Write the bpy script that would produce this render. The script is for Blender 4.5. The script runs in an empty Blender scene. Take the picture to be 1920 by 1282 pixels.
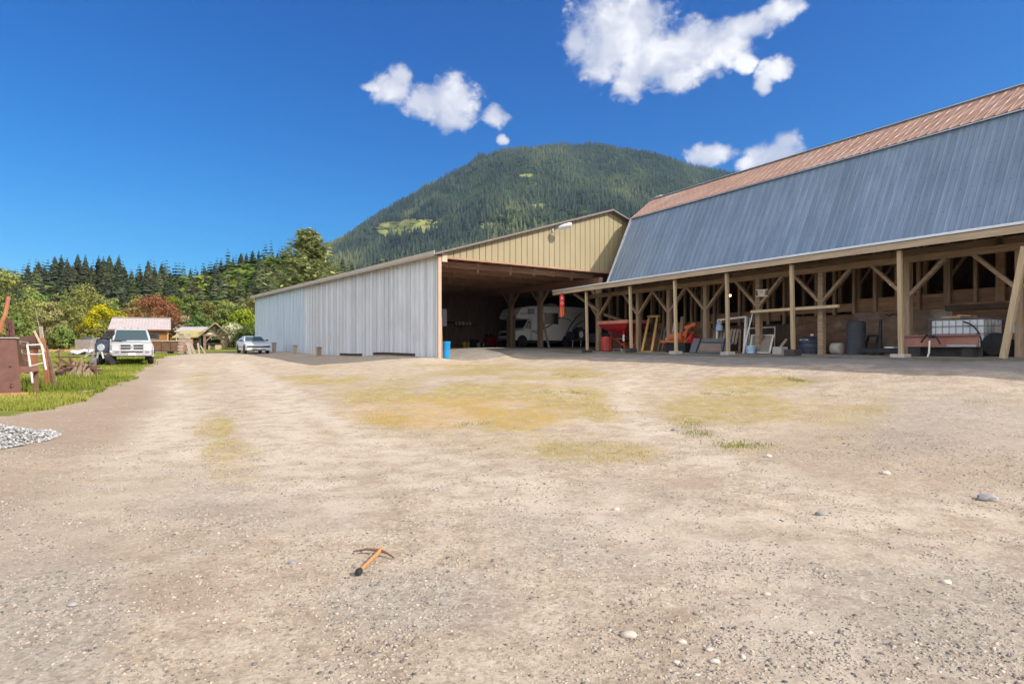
import bpy, bmesh, math, random
import numpy as np
from mathutils import Vector, Matrix

sc = bpy.context.scene
COL = sc.collection
R = math.radians
EYE, F, CX, HY = 1.35, 1176.0, 960.0, 646.0      # eye height, focal length / centre / horizon in photo pixels

# ------------------------------------------------------------------ camera, sky, sun, exposure
cam = bpy.data.cameras.new("camera")
cam.sensor_width = 36.0
cam.lens = 36.0 * F / 1920.0
cam.shift_y = 5.0 / 1920.0
cam.clip_start = 0.05
cam.clip_end = 12000.0
camo = bpy.data.objects.new("camera", cam)
camo.location = (0, 0, EYE)
camo.rotation_euler = (R(90), 0, 0)
COL.objects.link(camo)
sc.camera = camo

SUN_AZ, SUN_EL = R(114.0), R(37.0)               # azimuth clockwise from +Y
SDIR = Vector((math.sin(SUN_AZ) * math.cos(SUN_EL), math.cos(SUN_AZ) * math.cos(SUN_EL), math.sin(SUN_EL)))
sun = bpy.data.lights.new("sun", 'SUN')
sun.energy = 3.7
sun.angle = R(0.5)
sun.color = (1.0, 0.92, 0.80)
suno = bpy.data.objects.new("sun", sun)
suno.rotation_euler = SDIR.to_track_quat('Z', 'Y').to_euler()
suno.location = (40, -20, 60)
COL.objects.link(suno)

sc.view_settings.view_transform = 'Standard'
sc.view_settings.look = 'None'
sc.view_settings.exposure = 0.82
sc.view_settings.gamma = 1.0
sc.cycles.use_denoising = True
sc.cycles.max_bounces = 8
sc.cycles.diffuse_bounces = 5
sc.cycles.transparent_max_bounces = 12
sc.cycles.volume_bounces = 0
sc.cycles.sample_clamp_indirect = 6.0


class NT:
    """small helper for node trees"""
    def __init__(s, tree):
        s.t = tree; s.n = tree.nodes; s.l = tree.links
    def node(s, typ, **kw):
        n = s.n.new(typ)
        for k, v in kw.items():
            setattr(n, k, v)
        return n
    def put(s, sock, v):
        if v is None:
            return
        if hasattr(v, 'is_output'):
            s.l.new(v, sock)
        elif isinstance(v, (tuple, list)) and len(v) == 3 and sock.type == 'RGBA':
            sock.default_value = (*v, 1.0)
        else:
            sock.default_value = v
    def math(s, op, a, b=None, c=None, clamp=False):
        n = s.node('ShaderNodeMath', operation=op, use_clamp=clamp)
        s.put(n.inputs[0], a); s.put(n.inputs[1], b); s.put(n.inputs[2], c)
        return n.outputs[0]
    def mix(s, f, a, b, blend='MIX'):
        n = s.node('ShaderNodeMix', data_type='RGBA', blend_type=blend)
        s.put(n.inputs[0], f); s.put(n.inputs[6], a); s.put(n.inputs[7], b)
        return n.outputs[2]
    def ramp(s, f, stops, interp='LINEAR'):
        n = s.node('ShaderNodeValToRGB')
        cr = n.color_ramp; cr.interpolation = interp
        while len(cr.elements) < len(stops):
            cr.elements.new(0.5)
        for e, (p, c) in zip(cr.elements, stops):
            e.position = p
            e.color = (*c, 1.0) if isinstance(c, (tuple, list)) else (c, c, c, 1.0)
        s.put(n.inputs[0], f)
        return n.outputs[0]
    def smooth(s, f, a, b):
        n = s.node('ShaderNodeMapRange', interpolation_type='SMOOTHSTEP')
        s.put(n.inputs[0], f); s.put(n.inputs[1], a); s.put(n.inputs[2], b)
        return n.outputs[0]
    def noise(s, vec, scale, detail=5.0, rough=0.55, dist=0.0):
        n = s.node('ShaderNodeTexNoise')
        s.put(n.inputs['Vector'], vec)
        n.inputs['Scale'].default_value = scale
        n.inputs['Detail'].default_value = detail
        n.inputs['Roughness'].default_value = rough
        n.inputs['Distortion'].default_value = dist
        return n.outputs[0]
    def voronoi(s, vec, scale, feature='F1', out=0):
        n = s.node('ShaderNodeTexVoronoi', feature=feature)
        s.put(n.inputs['Vector'], vec)
        n.inputs['Scale'].default_value = scale
        return n.outputs[out]
    def mapping(s, vec, scale=(1, 1, 1), loc=(0, 0, 0)):
        n = s.node('ShaderNodeMapping')
        s.put(n.inputs[0], vec)
        n.inputs['Scale'].default_value = scale
        n.inputs['Location'].default_value = loc
        return n.outputs[0]
    def coord(s, which='Object'):
        return s.node('ShaderNodeTexCoord').outputs[which]
    def attr(s, name):
        return s.node('ShaderNodeAttribute', attribute_name=name).outputs['Fac']
    def bump(s, h, strength, dist, nrm=None):
        n = s.node('ShaderNodeBump')
        n.inputs['Strength'].default_value = strength
        n.inputs['Distance'].default_value = dist
        s.put(n.inputs['Height'], h)
        s.put(n.inputs['Normal'], nrm)
        return n.outputs[0]
    def sep(s, vec):
        n = s.node('ShaderNodeSeparateXYZ'); s.put(n.inputs[0], vec)
        return n.outputs


# world: physical sky, pushed to the deep clear blue of the photograph, with procedural cumulus at far directions
world = bpy.data.worlds.new("World")
sc.world = world
world.use_nodes = True
w_ = NT(world.node_tree)
w_.n.clear()
sky = w_.node('ShaderNodeTexSky', sky_type='NISHITA', sun_disc=False)
sky.sun_elevation = SUN_EL
sky.sun_rotation = SUN_AZ
sky.altitude = 50.0
sky.air_density = 1.0
sky.dust_density = 0.3
sky.ozone_density = 3.0
BGS = 0.085
SS = BGS * 2 ** sc.view_settings.exposure
sr = w_.node('ShaderNodeSeparateColor'); w_.put(sr.inputs[0], sky.outputs[0])
cc = w_.node('ShaderNodeCombineColor')
for ch, (pw, kk) in enumerate(((2.9, 0.42), (1.28, 0.60), (0.92, 0.90))):     # clearer, deeper air than the plain model
    w_.put(cc.inputs[ch], w_.math('MULTIPLY', w_.math('POWER', w_.math('MULTIPLY', sr.outputs[ch], SS), pw), kk / SS))
skycol = cc.outputs[0]
gen = w_.coord('Generated')
gx, gy, gzz = w_.sep(gen)
az = w_.math('ARCTAN2', gx, gy)
hyp = w_.math('SQRT', w_.math('ADD', w_.math('MULTIPLY', gx, gx), w_.math('MULTIPLY', gy, gy)))
el = w_.math('ARCTAN2', gzz, hyp)
comb = w_.node('ShaderNodeCombineXYZ')
w_.put(comb.inputs[0], az); w_.put(comb.inputs[1], el)
cv = comb.outputs[0]
n_lo = w_.noise(cv, 14.0, 3.0, 0.5, 0.6)
n_hi = w_.noise(w_.mapping(cv, (1.0, 1.25, 1.0)), 40.0, 10.0, 0.62, 0.25)
CLOUDS = [(1165, 48, 95, 66), (1128, 100, 52, 50), (1240, 112, 105, 46), (1305, 92, 85, 48), (1352, 82, 60, 42),
          (1180, 152, 36, 32), (1268, 150, 36, 24), (1405, 52, 52, 22), (1462, 20, 44, 18), (1080, 78, 24, 30), (1395, 118, 22, 16),
          (735, 168, 42, 26), (752, 142, 22, 20), (800, 192, 46, 28), (846, 190, 50, 40), (848, 225, 44, 22), (700, 165, 26, 8),
          (930, 219, 24, 19), (941, 263, 12, 9), (1456, 130, 32, 19), (1432, 156, 18, 22),
          (1332, 290, 46, 20), (1455, 292, 60, 30), (1474, 264, 30, 18), (1405, 306, 26, 14)]
dens = None
for (px, py, rx, ry) in CLOUDS:
    dx, dz = (px - CX) / F, (HY - py) / F
    a0 = math.atan2(dx, 1.0); e0 = math.atan2(dz, math.hypot(dx, 1.0))
    ca = math.cos(a0)
    ra, re = rx / F * ca * ca, ry / F * ca
    u = w_.math('DIVIDE', w_.math('SUBTRACT', az, a0), ra * 1.15)
    v = w_.math('DIVIDE', w_.math('SUBTRACT', el, e0), re * 1.15)
    q = w_.math('SUBTRACT', 1.0, w_.math('ADD', w_.math('MULTIPLY', u, u), w_.math('MULTIPLY', v, v)))
    dens = q if dens is None else w_.math('SMOOTH_MAX', dens, q, 0.35)
nz = w_.math('ADD', w_.math('MULTIPLY', w_.math('SUBTRACT', n_lo, 0.5), 2.2), w_.math('MULTIPLY', w_.math('SUBTRACT', n_hi, 0.5), 2.7))
dd = w_.math('ADD', dens, w_.math('MULTIPLY', nz, w_.math('MULTIPLY_ADD', w_.math('MAXIMUM', w_.math('MINIMUM', dens, 1.0), 0.0), -0.8, 1.05)))
cmask = w_.smooth(dd, -0.12, 0.85)
cmask = w_.math('MULTIPLY', cmask, w_.smooth(dens, -0.9, -0.1))
cbright = w_.ramp(w_.math('ADD', w_.math('MULTIPLY', dd, 0.42), w_.math('MULTIPLY', w_.math('SUBTRACT', n_lo, 0.5), 1.7)),
                  [(0.08, (4.0, 4.3, 5.2)), (0.36, (5.2, 5.3, 5.9)), (0.66, (7.4, 7.4, 7.5))])
skyc = w_.mix(w_.math('MULTIPLY', cmask, 0.95), skycol, cbright)
# unseen bright clouds added behind the camera as fill light for shaded surfaces
rear = w_.math('MULTIPLY', w_.smooth(gy, 0.05, -0.35), w_.smooth(gzz, 0.02, 0.12))
rn = w_.noise(gen, 2.6, 7.0, 0.6)
rear = w_.math('MULTIPLY', rear, w_.smooth(rn, 0.36, 0.50))
skyc = w_.mix(rear, skyc, w_.ramp(rn, [(0.42, (17.0, 16.8, 16.4)), (0.75, (11.0, 11.0, 11.0))]))
bg = w_.node('ShaderNodeBackground')
w_.put(bg.inputs[0], skyc)
bg.inputs[1].default_value = BGS
wo = w_.node('ShaderNodeOutputWorld')
w_.l.new(bg.outputs[0], wo.inputs[0])


# ------------------------------------------------------------------ materials
def mat(name, c1, c2=None, scale=4.0, stretch=(1, 1, 1), rough=0.65, metal=0.0, bump=0.0, bscale=None, rand=0.12,
        detail=6.0, spec=0.4, lo=0.3, hi=0.7, c3=None, s3=1.5, t3=(0.55, 0.7), emit=None, est=0.0, trans=0.0):
    m = bpy.data.materials.new(name)
    m.use_nodes = True
    k = NT(m.node_tree)
    b = k.n['Principled BSDF']
    tc = k.mapping(k.coord(), stretch)
    n1 = k.noise(tc, scale, detail, 0.6)
    if c2 is None:
        c2 = tuple(x * 0.8 for x in c1)
    col = k.ramp(n1, [(lo, c2), (hi, c1)])
    if c3 is not None:
        n3 = k.noise(k.coord(), s3, 6.0, 0.65)
        col = k.mix(k.smooth(n3, *t3), col, c3)
    if rand:
        oi = k.node('ShaderNodeObjectInfo').outputs['Random']
        h = k.node('ShaderNodeHueSaturation')
        k.put(h.inputs['Value'], k.math('MULTIPLY_ADD', oi, 2 * rand, 1 - rand))
        k.put(h.inputs['Color'], col)
        col = h.outputs[0]
    k.put(b.inputs['Base Color'], col)
    b.inputs['Roughness'].default_value = rough
    b.inputs['Metallic'].default_value = metal
    b.inputs['Specular IOR Level'].default_value = spec
    if trans:
        b.inputs['Transmission Weight'].default_value = trans
    if bump:
        nb = n1 if bscale is None else k.noise(tc, bscale, 5.0, 0.6)
        k.put(b.inputs['Normal'], k.bump(nb, 0.8, bump))
    if emit:
        b.inputs['Emission Color'].default_value = (*emit, 1)
        b.inputs['Emission Strength'].default_value = est
    return m


def leafmat(name, c1, c2, rand=0.25):
    m = bpy.data.materials.new(name)
    m.use_nodes = True
    k = NT(m.node_tree)
    k.n.remove(k.n['Principled BSDF'])
    out = k.n['Material Output']
    n1 = k.noise(k.coord(), 0.9, 3.0, 0.6)
    oi = k.node('ShaderNodeObjectInfo').outputs['Random']
    col = k.ramp(n1, [(0.35, c2), (0.65, c1)])
    h = k.node('ShaderNodeHueSaturation')
    k.put(h.inputs['Value'], k.math('MULTIPLY_ADD', oi, 2 * rand, 1 - rand))
    k.put(h.inputs['Hue'], k.math('MULTIPLY_ADD', oi, 0.03, 0.485))
    k.put(h.inputs['Color'], col)
    d = k.node('ShaderNodeBsdfDiffuse'); k.put(d.inputs[0], h.outputs[0])
    t = k.node('ShaderNodeBsdfTranslucent'); k.put(t.inputs[0], h.outputs[0])
    mx = k.node('ShaderNodeMixShader'); mx.inputs[0].default_value = 0.28
    k.l.new(d.outputs[0], mx.inputs[1]); k.l.new(t.outputs[0], mx.inputs[2])
    k.l.new(mx.outputs[0], out.inputs[0])
    return m


def glassmat(name, tint=(0.02, 0.03, 0.04)):
    return mat(name, tint, tint, rough=0.12, spec=0.25, rand=0)


MT = {}
def defmats():
    g = globals()['mat']
    wd = dict(rough=0.8, bump=0.004, spec=0.25)
    MT['wood_v'] = g('weathered_post_wood', (0.38, 0.275, 0.18), (0.21, 0.14, 0.09), 3, (6, 6, 0.6), **wd)
    MT['wood_pale'] = g('pale_post_wood', (0.52, 0.395, 0.255), (0.35, 0.26, 0.165), 3, (7, 7, 0.5), **wd)
    MT['wood_h'] = g('weathered_beam_wood', (0.41, 0.295, 0.195), (0.23, 0.155, 0.10), 3, (6, 0.6, 6), **wd)
    MT['wood_fascia'] = g('fascia_wood', (0.45, 0.35, 0.245), (0.32, 0.245, 0.17), 3, (6, 0.5, 6), **wd)
    MT['wood_brown'] = g('brown_stall_wood', (0.22, 0.125, 0.075), (0.095, 0.055, 0.036), 2.2, (1, 0.7, 3), c3=(0.30, 0.22, 0.16), s3=0.9, t3=(0.52, 0.75), **wd)
    MT['wood_ply'] = g('stained_plywood', (0.28, 0.19, 0.135), (0.15, 0.10, 0.072), 1.6, (1, 1, 1.6), c3=(0.36, 0.31, 0.27), s3=0.8, t3=(0.5, 0.7), **wd)
    MT['wood_strip'] = g('board_strip_wood', (0.35, 0.205, 0.115), (0.18, 0.10, 0.058), 2.5, (1, 0.5, 3), **wd)
    MT['wood_stud'] = g('stud_wood', (0.33, 0.23, 0.155), (0.19, 0.13, 0.085), 3, (5, 5, 0.6), **wd)
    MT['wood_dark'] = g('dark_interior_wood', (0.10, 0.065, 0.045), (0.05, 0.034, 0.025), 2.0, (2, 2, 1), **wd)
    MT['wood_partition'] = g('partition_boards', (0.25, 0.165, 0.13), (0.15, 0.095, 0.075), 2.0, (5, 1, 0.4), **wd)
    MT['wood_truss'] = g('truss_wood', (0.40, 0.235, 0.155), (0.24, 0.135, 0.09), 2.5, (0.6, 4, 4), **wd)
    MT['wood_grey'] = g('silvered_plank_wood', (0.42, 0.36, 0.30), (0.22, 0.18, 0.14), 3, (6, 6, 0.7), **wd)
    MT['wood_cedar'] = g('cedar_cladding', (0.34, 0.17, 0.07), (0.20, 0.09, 0.035), 3, (5, 5, 0.5), **wd)
    MT['wood_honey'] = g('honey_frame_wood', (0.50, 0.31, 0.12), (0.36, 0.20, 0.07), 3, (4, 4, 1), **wd)
    MT['wood_log'] = g('log_wood', (0.30, 0.22, 0.15), (0.13, 0.09, 0.06), 3, (1, 1, 1), **wd)
    MT['lumber'] = g('fresh_lumber', (0.62, 0.50, 0.32), (0.50, 0.38, 0.23), 3, (4, 0.5, 4), **wd)
    MT['handle'] = g('tool_handle_wood', (0.60, 0.31, 0.13), (0.34, 0.16, 0.06), 30, (3, 1, 3), rough=0.6, bump=0.001)
    MT['rust'] = g('rusty_steel', (0.18, 0.085, 0.065), (0.11, 0.052, 0.042), 3.5, rough=0.75, bump=0.003, c3=(0.27, 0.12, 0.07), s3=2.0)
    MT['rust_light'] = g('orange_rust_steel', (0.42, 0.17, 0.08), (0.26, 0.10, 0.05), 4, rough=0.8, bump=0.003)
    MT['white_paint'] = g('white_vehicle_paint', (0.44, 0.44, 0.44), (0.40, 0.40, 0.40), 2, rough=0.28, spec=0.6, rand=0)
    MT['white_car'] = g('white_coupe_paint', (0.55, 0.575, 0.60), (0.50, 0.525, 0.55), 2, rough=0.3, spec=0.6, rand=0)
    MT['white_tube'] = g('white_enamelled_tube', (0.78, 0.76, 0.72), (0.60, 0.57, 0.52), 6, rough=0.5, rand=0.05)
    MT['rv_white'] = g('cream_fibreglass', (0.88, 0.86, 0.82), (0.83, 0.81, 0.77), 1.5, rough=0.35, rand=0)
    MT['glass'] = glassmat('dark_window_glass')
    MT['windscreen'] = glassmat('windscreen_glass', (0.05, 0.075, 0.085))
    MT['tyre'] = g('tyre_rubber', (0.035, 0.034, 0.034), (0.02, 0.02, 0.02), 9, rough=0.85)
    MT['tyre_old'] = g('worn_grey_tyre', (0.16, 0.145, 0.13), (0.08, 0.07, 0.065), 6, rough=0.9, bump=0.004)
    MT['chrome'] = g('bright_metal', (0.75, 0.75, 0.76), (0.6, 0.6, 0.62), 3, rough=0.22, metal=0.9, rand=0)
    MT['steel'] = g('galvanised_steel', (0.55, 0.56, 0.57), (0.40, 0.41, 0.42), 4, rough=0.45, metal=0.6)
    MT['black'] = g('black_plastic', (0.025, 0.026, 0.03), (0.015, 0.016, 0.018), 5, rough=0.5)
    MT['black_metal'] = g('black_painted_metal', (0.03, 0.03, 0.032), (0.02, 0.018, 0.018), 5, rough=0.6)
    MT['navy'] = g('dark_slate_plastic', (0.055, 0.065, 0.10), (0.035, 0.043, 0.07), 3, rough=0.55, bump=0.002)
    MT['charcoal'] = g('charcoal_felt', (0.075, 0.08, 0.10), (0.05, 0.054, 0.068), 3, (3, 3, 1), rough=0.85)
    MT['lens'] = g('clear_lamp_lens', (0.20, 0.205, 0.21), (0.08, 0.085, 0.09), 16, rough=0.12, spec=0.8, rand=0)
    MT['amber'] = g('amber_lens', (0.55, 0.15, 0.02), (0.45, 0.11, 0.02), 8, rough=0.2, rand=0)
    MT['red'] = g('red_machine_paint', (0.42, 0.02, 0.03), (0.28, 0.012, 0.02), 3, rough=0.45, bump=0.002)
    MT['red_faded'] = g('faded_red_paint', (0.50, 0.075, 0.055), (0.34, 0.04, 0.035), 3, rough=0.6, c3=(0.36, 0.17, 0.12), s3=2.5)
    MT['pink'] = g('sun_faded_rim', (0.66, 0.30, 0.22), (0.55, 0.22, 0.17), 3, rough=0.7)
    MT['orange'] = g('orange_machine_paint', (0.58, 0.15, 0.05), (0.44, 0.10, 0.035), 4, rough=0.5)
    MT['blue_drum'] = g('bright_blue_plastic', (0.01, 0.27, 0.62), (0.008, 0.22, 0.53), 2, rough=0.4, rand=0)
    MT['blue_pale'] = g('pale_blue_plastic', (0.36, 0.52, 0.72), (0.30, 0.45, 0.64), 2, rough=0.5)
    MT['yellow'] = g('yellow_plastic', (0.62, 0.46, 0.05), (0.5, 0.36, 0.04), 3, rough=0.5)
    MT['hdpe'] = g('white_tank_plastic', (0.84, 0.86, 0.89), (0.76, 0.78, 0.82), 1.2, rough=0.5, rand=0)
    MT['cage'] = g('tank_cage_steel', (0.30, 0.31, 0.33), (0.22, 0.22, 0.23), 5, rough=0.55, metal=0.2)
    MT['cardboard'] = g('brown_cardboard', (0.58, 0.36, 0.24), (0.46, 0.27, 0.17), 4, rough=0.9)
    MT['concrete'] = g('grey_concrete', (0.46, 0.43, 0.39), (0.33, 0.31, 0.28), 6, rough=0.9, bump=0.004)
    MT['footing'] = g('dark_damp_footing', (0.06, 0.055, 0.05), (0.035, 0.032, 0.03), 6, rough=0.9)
    MT['paper'] = g('cream_sign_board', (0.72, 0.58, 0.44), (0.60, 0.47, 0.35), 9, rough=0.85)
    MT['ink'] = g('faded_ink', (0.30, 0.22, 0.15), rough=0.9, rand=0)
    MT['letter'] = g('white_lettering', (0.85, 0.72, 0.68), (0.8, 0.66, 0.62), rough=0.7, rand=0)
    MT['board_white'] = g('whiteboard_enamel', (0.55, 0.55, 0.57), (0.48, 0.48, 0.5), 2, rough=0.4)
    MT['banner'] = g('red_nylon', (0.60, 0.03, 0.03), (0.46, 0.02, 0.02), 4, rough=0.7)
    MT['banner_tail'] = g('orange_nylon', (0.72, 0.16, 0.06), (0.58, 0.11, 0.04), 4, rough=0.7)
    MT['grey_panel'] = g('grey_blue_steel_panel', (0.20, 0.215, 0.25), (0.14, 0.15, 0.18), 1.6, rough=0.5, metal=0.2, c3=(0.24, 0.16, 0.11), s3=1.1, t3=(0.58, 0.72))
    MT['rust_panel'] = g('scraped_brown_panel', (0.28, 0.19, 0.13), (0.19, 0.15, 0.14), 2.0, (1, 1, 1), rough=0.6)
    MT['screen'] = g('insect_mesh', (0.26, 0.235, 0.20), (0.20, 0.18, 0.15), 6, rough=0.9)
    MT['frame_cream'] = g('cream_window_frame', (0.68, 0.62, 0.52), (0.55, 0.49, 0.40), 4, rough=0.7)
    MT['beam_red'] = g('primer_red_beam', (0.36, 0.17, 0.13), (0.26, 0.11, 0.085), 3, rough=0.7)
    MT['tan_metal'] = g('tan_metal_siding', (0.285, 0.235, 0.14), (0.255, 0.21, 0.12), 0.9, (1, 1, 0.6), rough=0.5, rand=0)
    MT['trim_dark'] = g('dark_brown_trim', (0.10, 0.08, 0.065), (0.07, 0.056, 0.046), 3, rough=0.6)
    MT['trim_tan'] = g('taupe_metal_trim', (0.47, 0.385, 0.29), (0.40, 0.325, 0.245), 1, rough=0.5, rand=0)
    MT['trim_pink'] = g('pale_corner_board', (0.50, 0.37, 0.285), (0.41, 0.29, 0.22), 3, (4, 4, 0.5), rough=0.8)
    MT['zinc'] = g('bright_zinc_edge', (0.72, 0.72, 0.73), (0.58, 0.58, 0.6), 2, (2, 0.4, 2), rough=0.4, metal=0.25, rand=0)
    MT['roof_grey'] = g('grey_metal_roofing', (0.42, 0.37, 0.36), (0.34, 0.29, 0.28), 1.5, (2, 2, 0.5), rough=0.5)
    MT['shingle'] = g('old_cedar_shingles', (0.33, 0.25, 0.17), (0.17, 0.125, 0.085), 5, (1, 1, 1), rough=0.9, bump=0.02)
    MT['tarp'] = g('white_tarpaulin', (0.80, 0.79, 0.77), (0.68, 0.66, 0.63), 2, rough=0.7, bump=0.02)
    MT['bark'] = g('tree_bark', (0.16, 0.115, 0.08), (0.08, 0.055, 0.04), 4, (3, 3, 0.5), rough=0.95, bump=0.02)
    MT['gray_wall'] = g('grey_block_wall', (0.27, 0.24, 0.225), (0.19, 0.17, 0.16), 2, rough=0.9)
    MT['bulb'] = g('lit_bulb_glass', (1, 0.6, 0.3), emit=(1.0, 0.42, 0.12), est=9.0, rand=0)
    MT['stone_w'] = g('pale_stone', (0.52, 0.46, 0.39), (0.40, 0.345, 0.29), 14, rough=0.85, bump=0.003)
    MT['stone_g'] = g('grey_stone', (0.30, 0.29, 0.28), (0.19, 0.18, 0.18), 14, rough=0.85, bump=0.003)
    MT['turf_roof'] = g('mossy_shake_roof', (0.40, 0.34, 0.12), (0.24, 0.19, 0.08), 5, rough=0.95, bump=0.02)
    MT['stripe'] = g('dark_vinyl_stripe', (0.07, 0.06, 0.06), rough=0.4, rand=0)
    MT['vinyl_ink'] = g('brown_vinyl_lettering', (0.22, 0.16, 0.14), rough=0.5, rand=0)
defmats()


# ------------------------------------------------------------------ mesh builder, frames, things
class MB:
    def __init__(s):
        s.v = []; s.f = []
    def add(s, vs, fs):
        o = len(s.v)
        s.v.extend(Vector(x) for x in vs)
        s.f.extend(tuple(i + o for i in f) for f in fs)
        return s
    def box(s, c, d, M=None):
        hx, hy, hz = d[0] / 2, d[1] / 2, d[2] / 2
        vs = [Vector((x, y, z)) for z in (-hz, hz) for y in (-hy, hy) for x in (-hx, hx)]
        if M is not None:
            vs = [M @ v for v in vs]
        c = Vector(c)
        return s.add([v + c for v in vs], [(0, 2, 3, 1), (4, 5, 7, 6), (0, 1, 5, 4), (2, 6, 7, 3), (0, 4, 6, 2), (1, 3, 7, 5)])
    def bb(s, a, b):
        return s.box([(a[i] + b[i]) / 2 for i in range(3)], [abs(b[i] - a[i]) for i in range(3)])
    def bar(s, p0, p1, w, h=None, up=(0, 0, 1), w1=None):
        p0, p1 = Vector(p0), Vector(p1); h = w if h is None else h
        d = (p1 - p0).normalized(); up = Vector(up)
        if abs(d.dot(up)) > 0.98:
            up = Vector((1, 0, 0)) if abs(d.x) < 0.9 else Vector((0, 1, 0))
        sd = d.cross(up).normalized(); u2 = sd.cross(d)
        vs = []
        for p, k in ((p0, 1.0), (p1, (w1 or w) / w)):
            for a, b in ((-1, -1), (1, -1), (1, 1), (-1, 1)):
                vs.append(p + sd * a * w * k / 2 + u2 * b * h * k / 2)
        return s.add(vs, [(0, 3, 2, 1), (4, 5, 6, 7), (0, 1, 5, 4), (1, 2, 6, 5), (2, 3, 7, 6), (3, 0, 4, 7)])
    def tube(s, pts, r, n=8, cap=True):
        pts = [Vector(p) for p in pts]
        rs = r if isinstance(r, (list, tuple)) else [r] * len(pts)
        vs = []; nrm = None
        for i, p in enumerate(pts):
            t = (pts[min(i + 1, len(pts) - 1)] - pts[max(i - 1, 0)]).normalized()
            if nrm is None:
                nrm = t.cross(Vector((0, 0, 1)) if abs(t.z) < 0.9 else Vector((1, 0, 0))).normalized()
            nrm = (nrm - t * nrm.dot(t)).normalized()
            b = t.cross(nrm)
            for k in range(n):
                a = 2 * math.pi * k / n
                vs.append(p + (nrm * math.cos(a) + b * math.sin(a)) * rs[i])
        fs = []
        for i in range(len(pts) - 1):
            for k in range(n):
                k2 = (k + 1) % n
                fs.append((i * n + k, i * n + k2, (i + 1) * n + k2, (i + 1) * n + k))
        if cap:
            fs.append(tuple(range(n))[::-1]); fs.append(tuple(range((len(pts) - 1) * n, len(pts) * n)))
        return s.add(vs, fs)
    def lathe(s, prof, c=(0, 0, 0), n=20, axis='z', capb=True, capt=True):
        c = Vector(c); vs = []
        for (r, z) in prof:
            for k in range(n):
                a = 2 * math.pi * k / n
                q = (r * math.cos(a), r * math.sin(a), z)
                if axis == 'x': q = (q[2], q[0], q[1])
                elif axis == 'y': q = (q[1], q[2], q[0])
                vs.append(c + Vector(q))
        fs = []
        for i in range(len(prof) - 1):
            for k in range(n):
                k2 = (k + 1) % n
                fs.append((i * n + k, i * n + k2, (i + 1) * n + k2, (i + 1) * n + k))
        if capb: fs.append(tuple(range(n))[::-1])
        if capt: fs.append(tuple(range((len(prof) - 1) * n, len(prof) * n)))
        return s.add(vs, fs)
    def loft(s, rings, cap=True):
        n = len(rings[0]); vs = [p for r in rings for p in r]; fs = []
        for i in range(len(rings) - 1):
            for k in range(n):
                k2 = (k + 1) % n
                fs.append((i * n + k, i * n + k2, (i + 1) * n + k2, (i + 1) * n + k))
        if cap:
            fs.append(tuple(range(n))[::-1]); fs.append(tuple(range((len(rings) - 1) * n, len(rings) * n)))
        return s.add(vs, fs)
    def prism(s, poly, d):
        """closed polygon (3-D points) extruded by vector d"""
        d = Vector(d); a = [Vector(p) for p in poly]; n = len(a)
        vs = a + [p + d for p in a]
        fs = [tuple(range(n))[::-1], tuple(range(n, 2 * n))] + [(i, (i + 1) % n, n + (i + 1) % n, n + i) for i in range(n)]
        return s.add(vs, fs)
    def ball(s, c, r, sub=2, jit=0.0, seed=0, sc3=(1, 1, 1)):
        bm = bmesh.new(); bmesh.ops.create_icosphere(bm, subdivisions=sub, radius=1.0)
        rg = random.Random(seed); c = Vector(c)
        vs = [c + Vector((v.co.x * sc3[0], v.co.y * sc3[1], v.co.z * sc3[2])) * r * (1 + rg.uniform(-jit, jit)) for v in bm.verts]
        fs = [tuple(v.index for v in f.verts) for f in bm.faces]; bm.free()
        return s.add(vs, fs)


FR = {'world': (Vector((0, 0, 0)), 0.0),
      'barn': (Vector((9.71, 15.5, 0)), math.atan2(0.465, 0.885)),
      'shed': (Vector((-3.73, 32.0, 0)), math.atan2(0.588, 0.809))}
OFF = {}
KS = {'barn': 1.17, 'shed': 0.95}         # true size of the two buildings against their first measured frames
def W0(frame, p):
    o, a = FR[frame]; p = Vector(p)
    return o + Vector((p.x * math.cos(a) - p.y * math.sin(a), p.x * math.sin(a) + p.y * math.cos(a), p.z))
def W(frame, p):
    k = KS.get(frame, 1.0); e = Vector((0, 0, EYE))
    return e + (W0(frame, p) - e) * k
def fz(frame, z):
    return EYE + (z - EYE) / KS.get(frame, 1.0)
def toframe(frame, q):
    o, a = FR[frame]; q = Vector(q) - o
    return Vector((q.x * math.cos(a) + q.y * math.sin(a), -q.x * math.sin(a) + q.y * math.cos(a), q.z))

def props(o, label=None, cat=None, group=None, kind=None):
    if label: o['label'] = label
    if cat: o['category'] = cat
    if group: o['group'] = group
    if kind: o['kind'] = kind
    return o

def thing(name, label, cat, p0=(0, 0, 0), frame='world', rz=0.0, group=None):
    o = bpy.data.objects.new(name, None)
    o.empty_display_size = 0.3
    COL.objects.link(o)
    o.location = W(frame, p0); o.scale = (KS.get(frame, 1.0),) * 3
    o.rotation_euler = (0, 0, FR[frame][1] + rz)
    OFF[o.name] = Vector(p0) if rz == 0.0 else Vector((0, 0, 0))
    return props(o, label, cat, group, 'thing')

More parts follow.
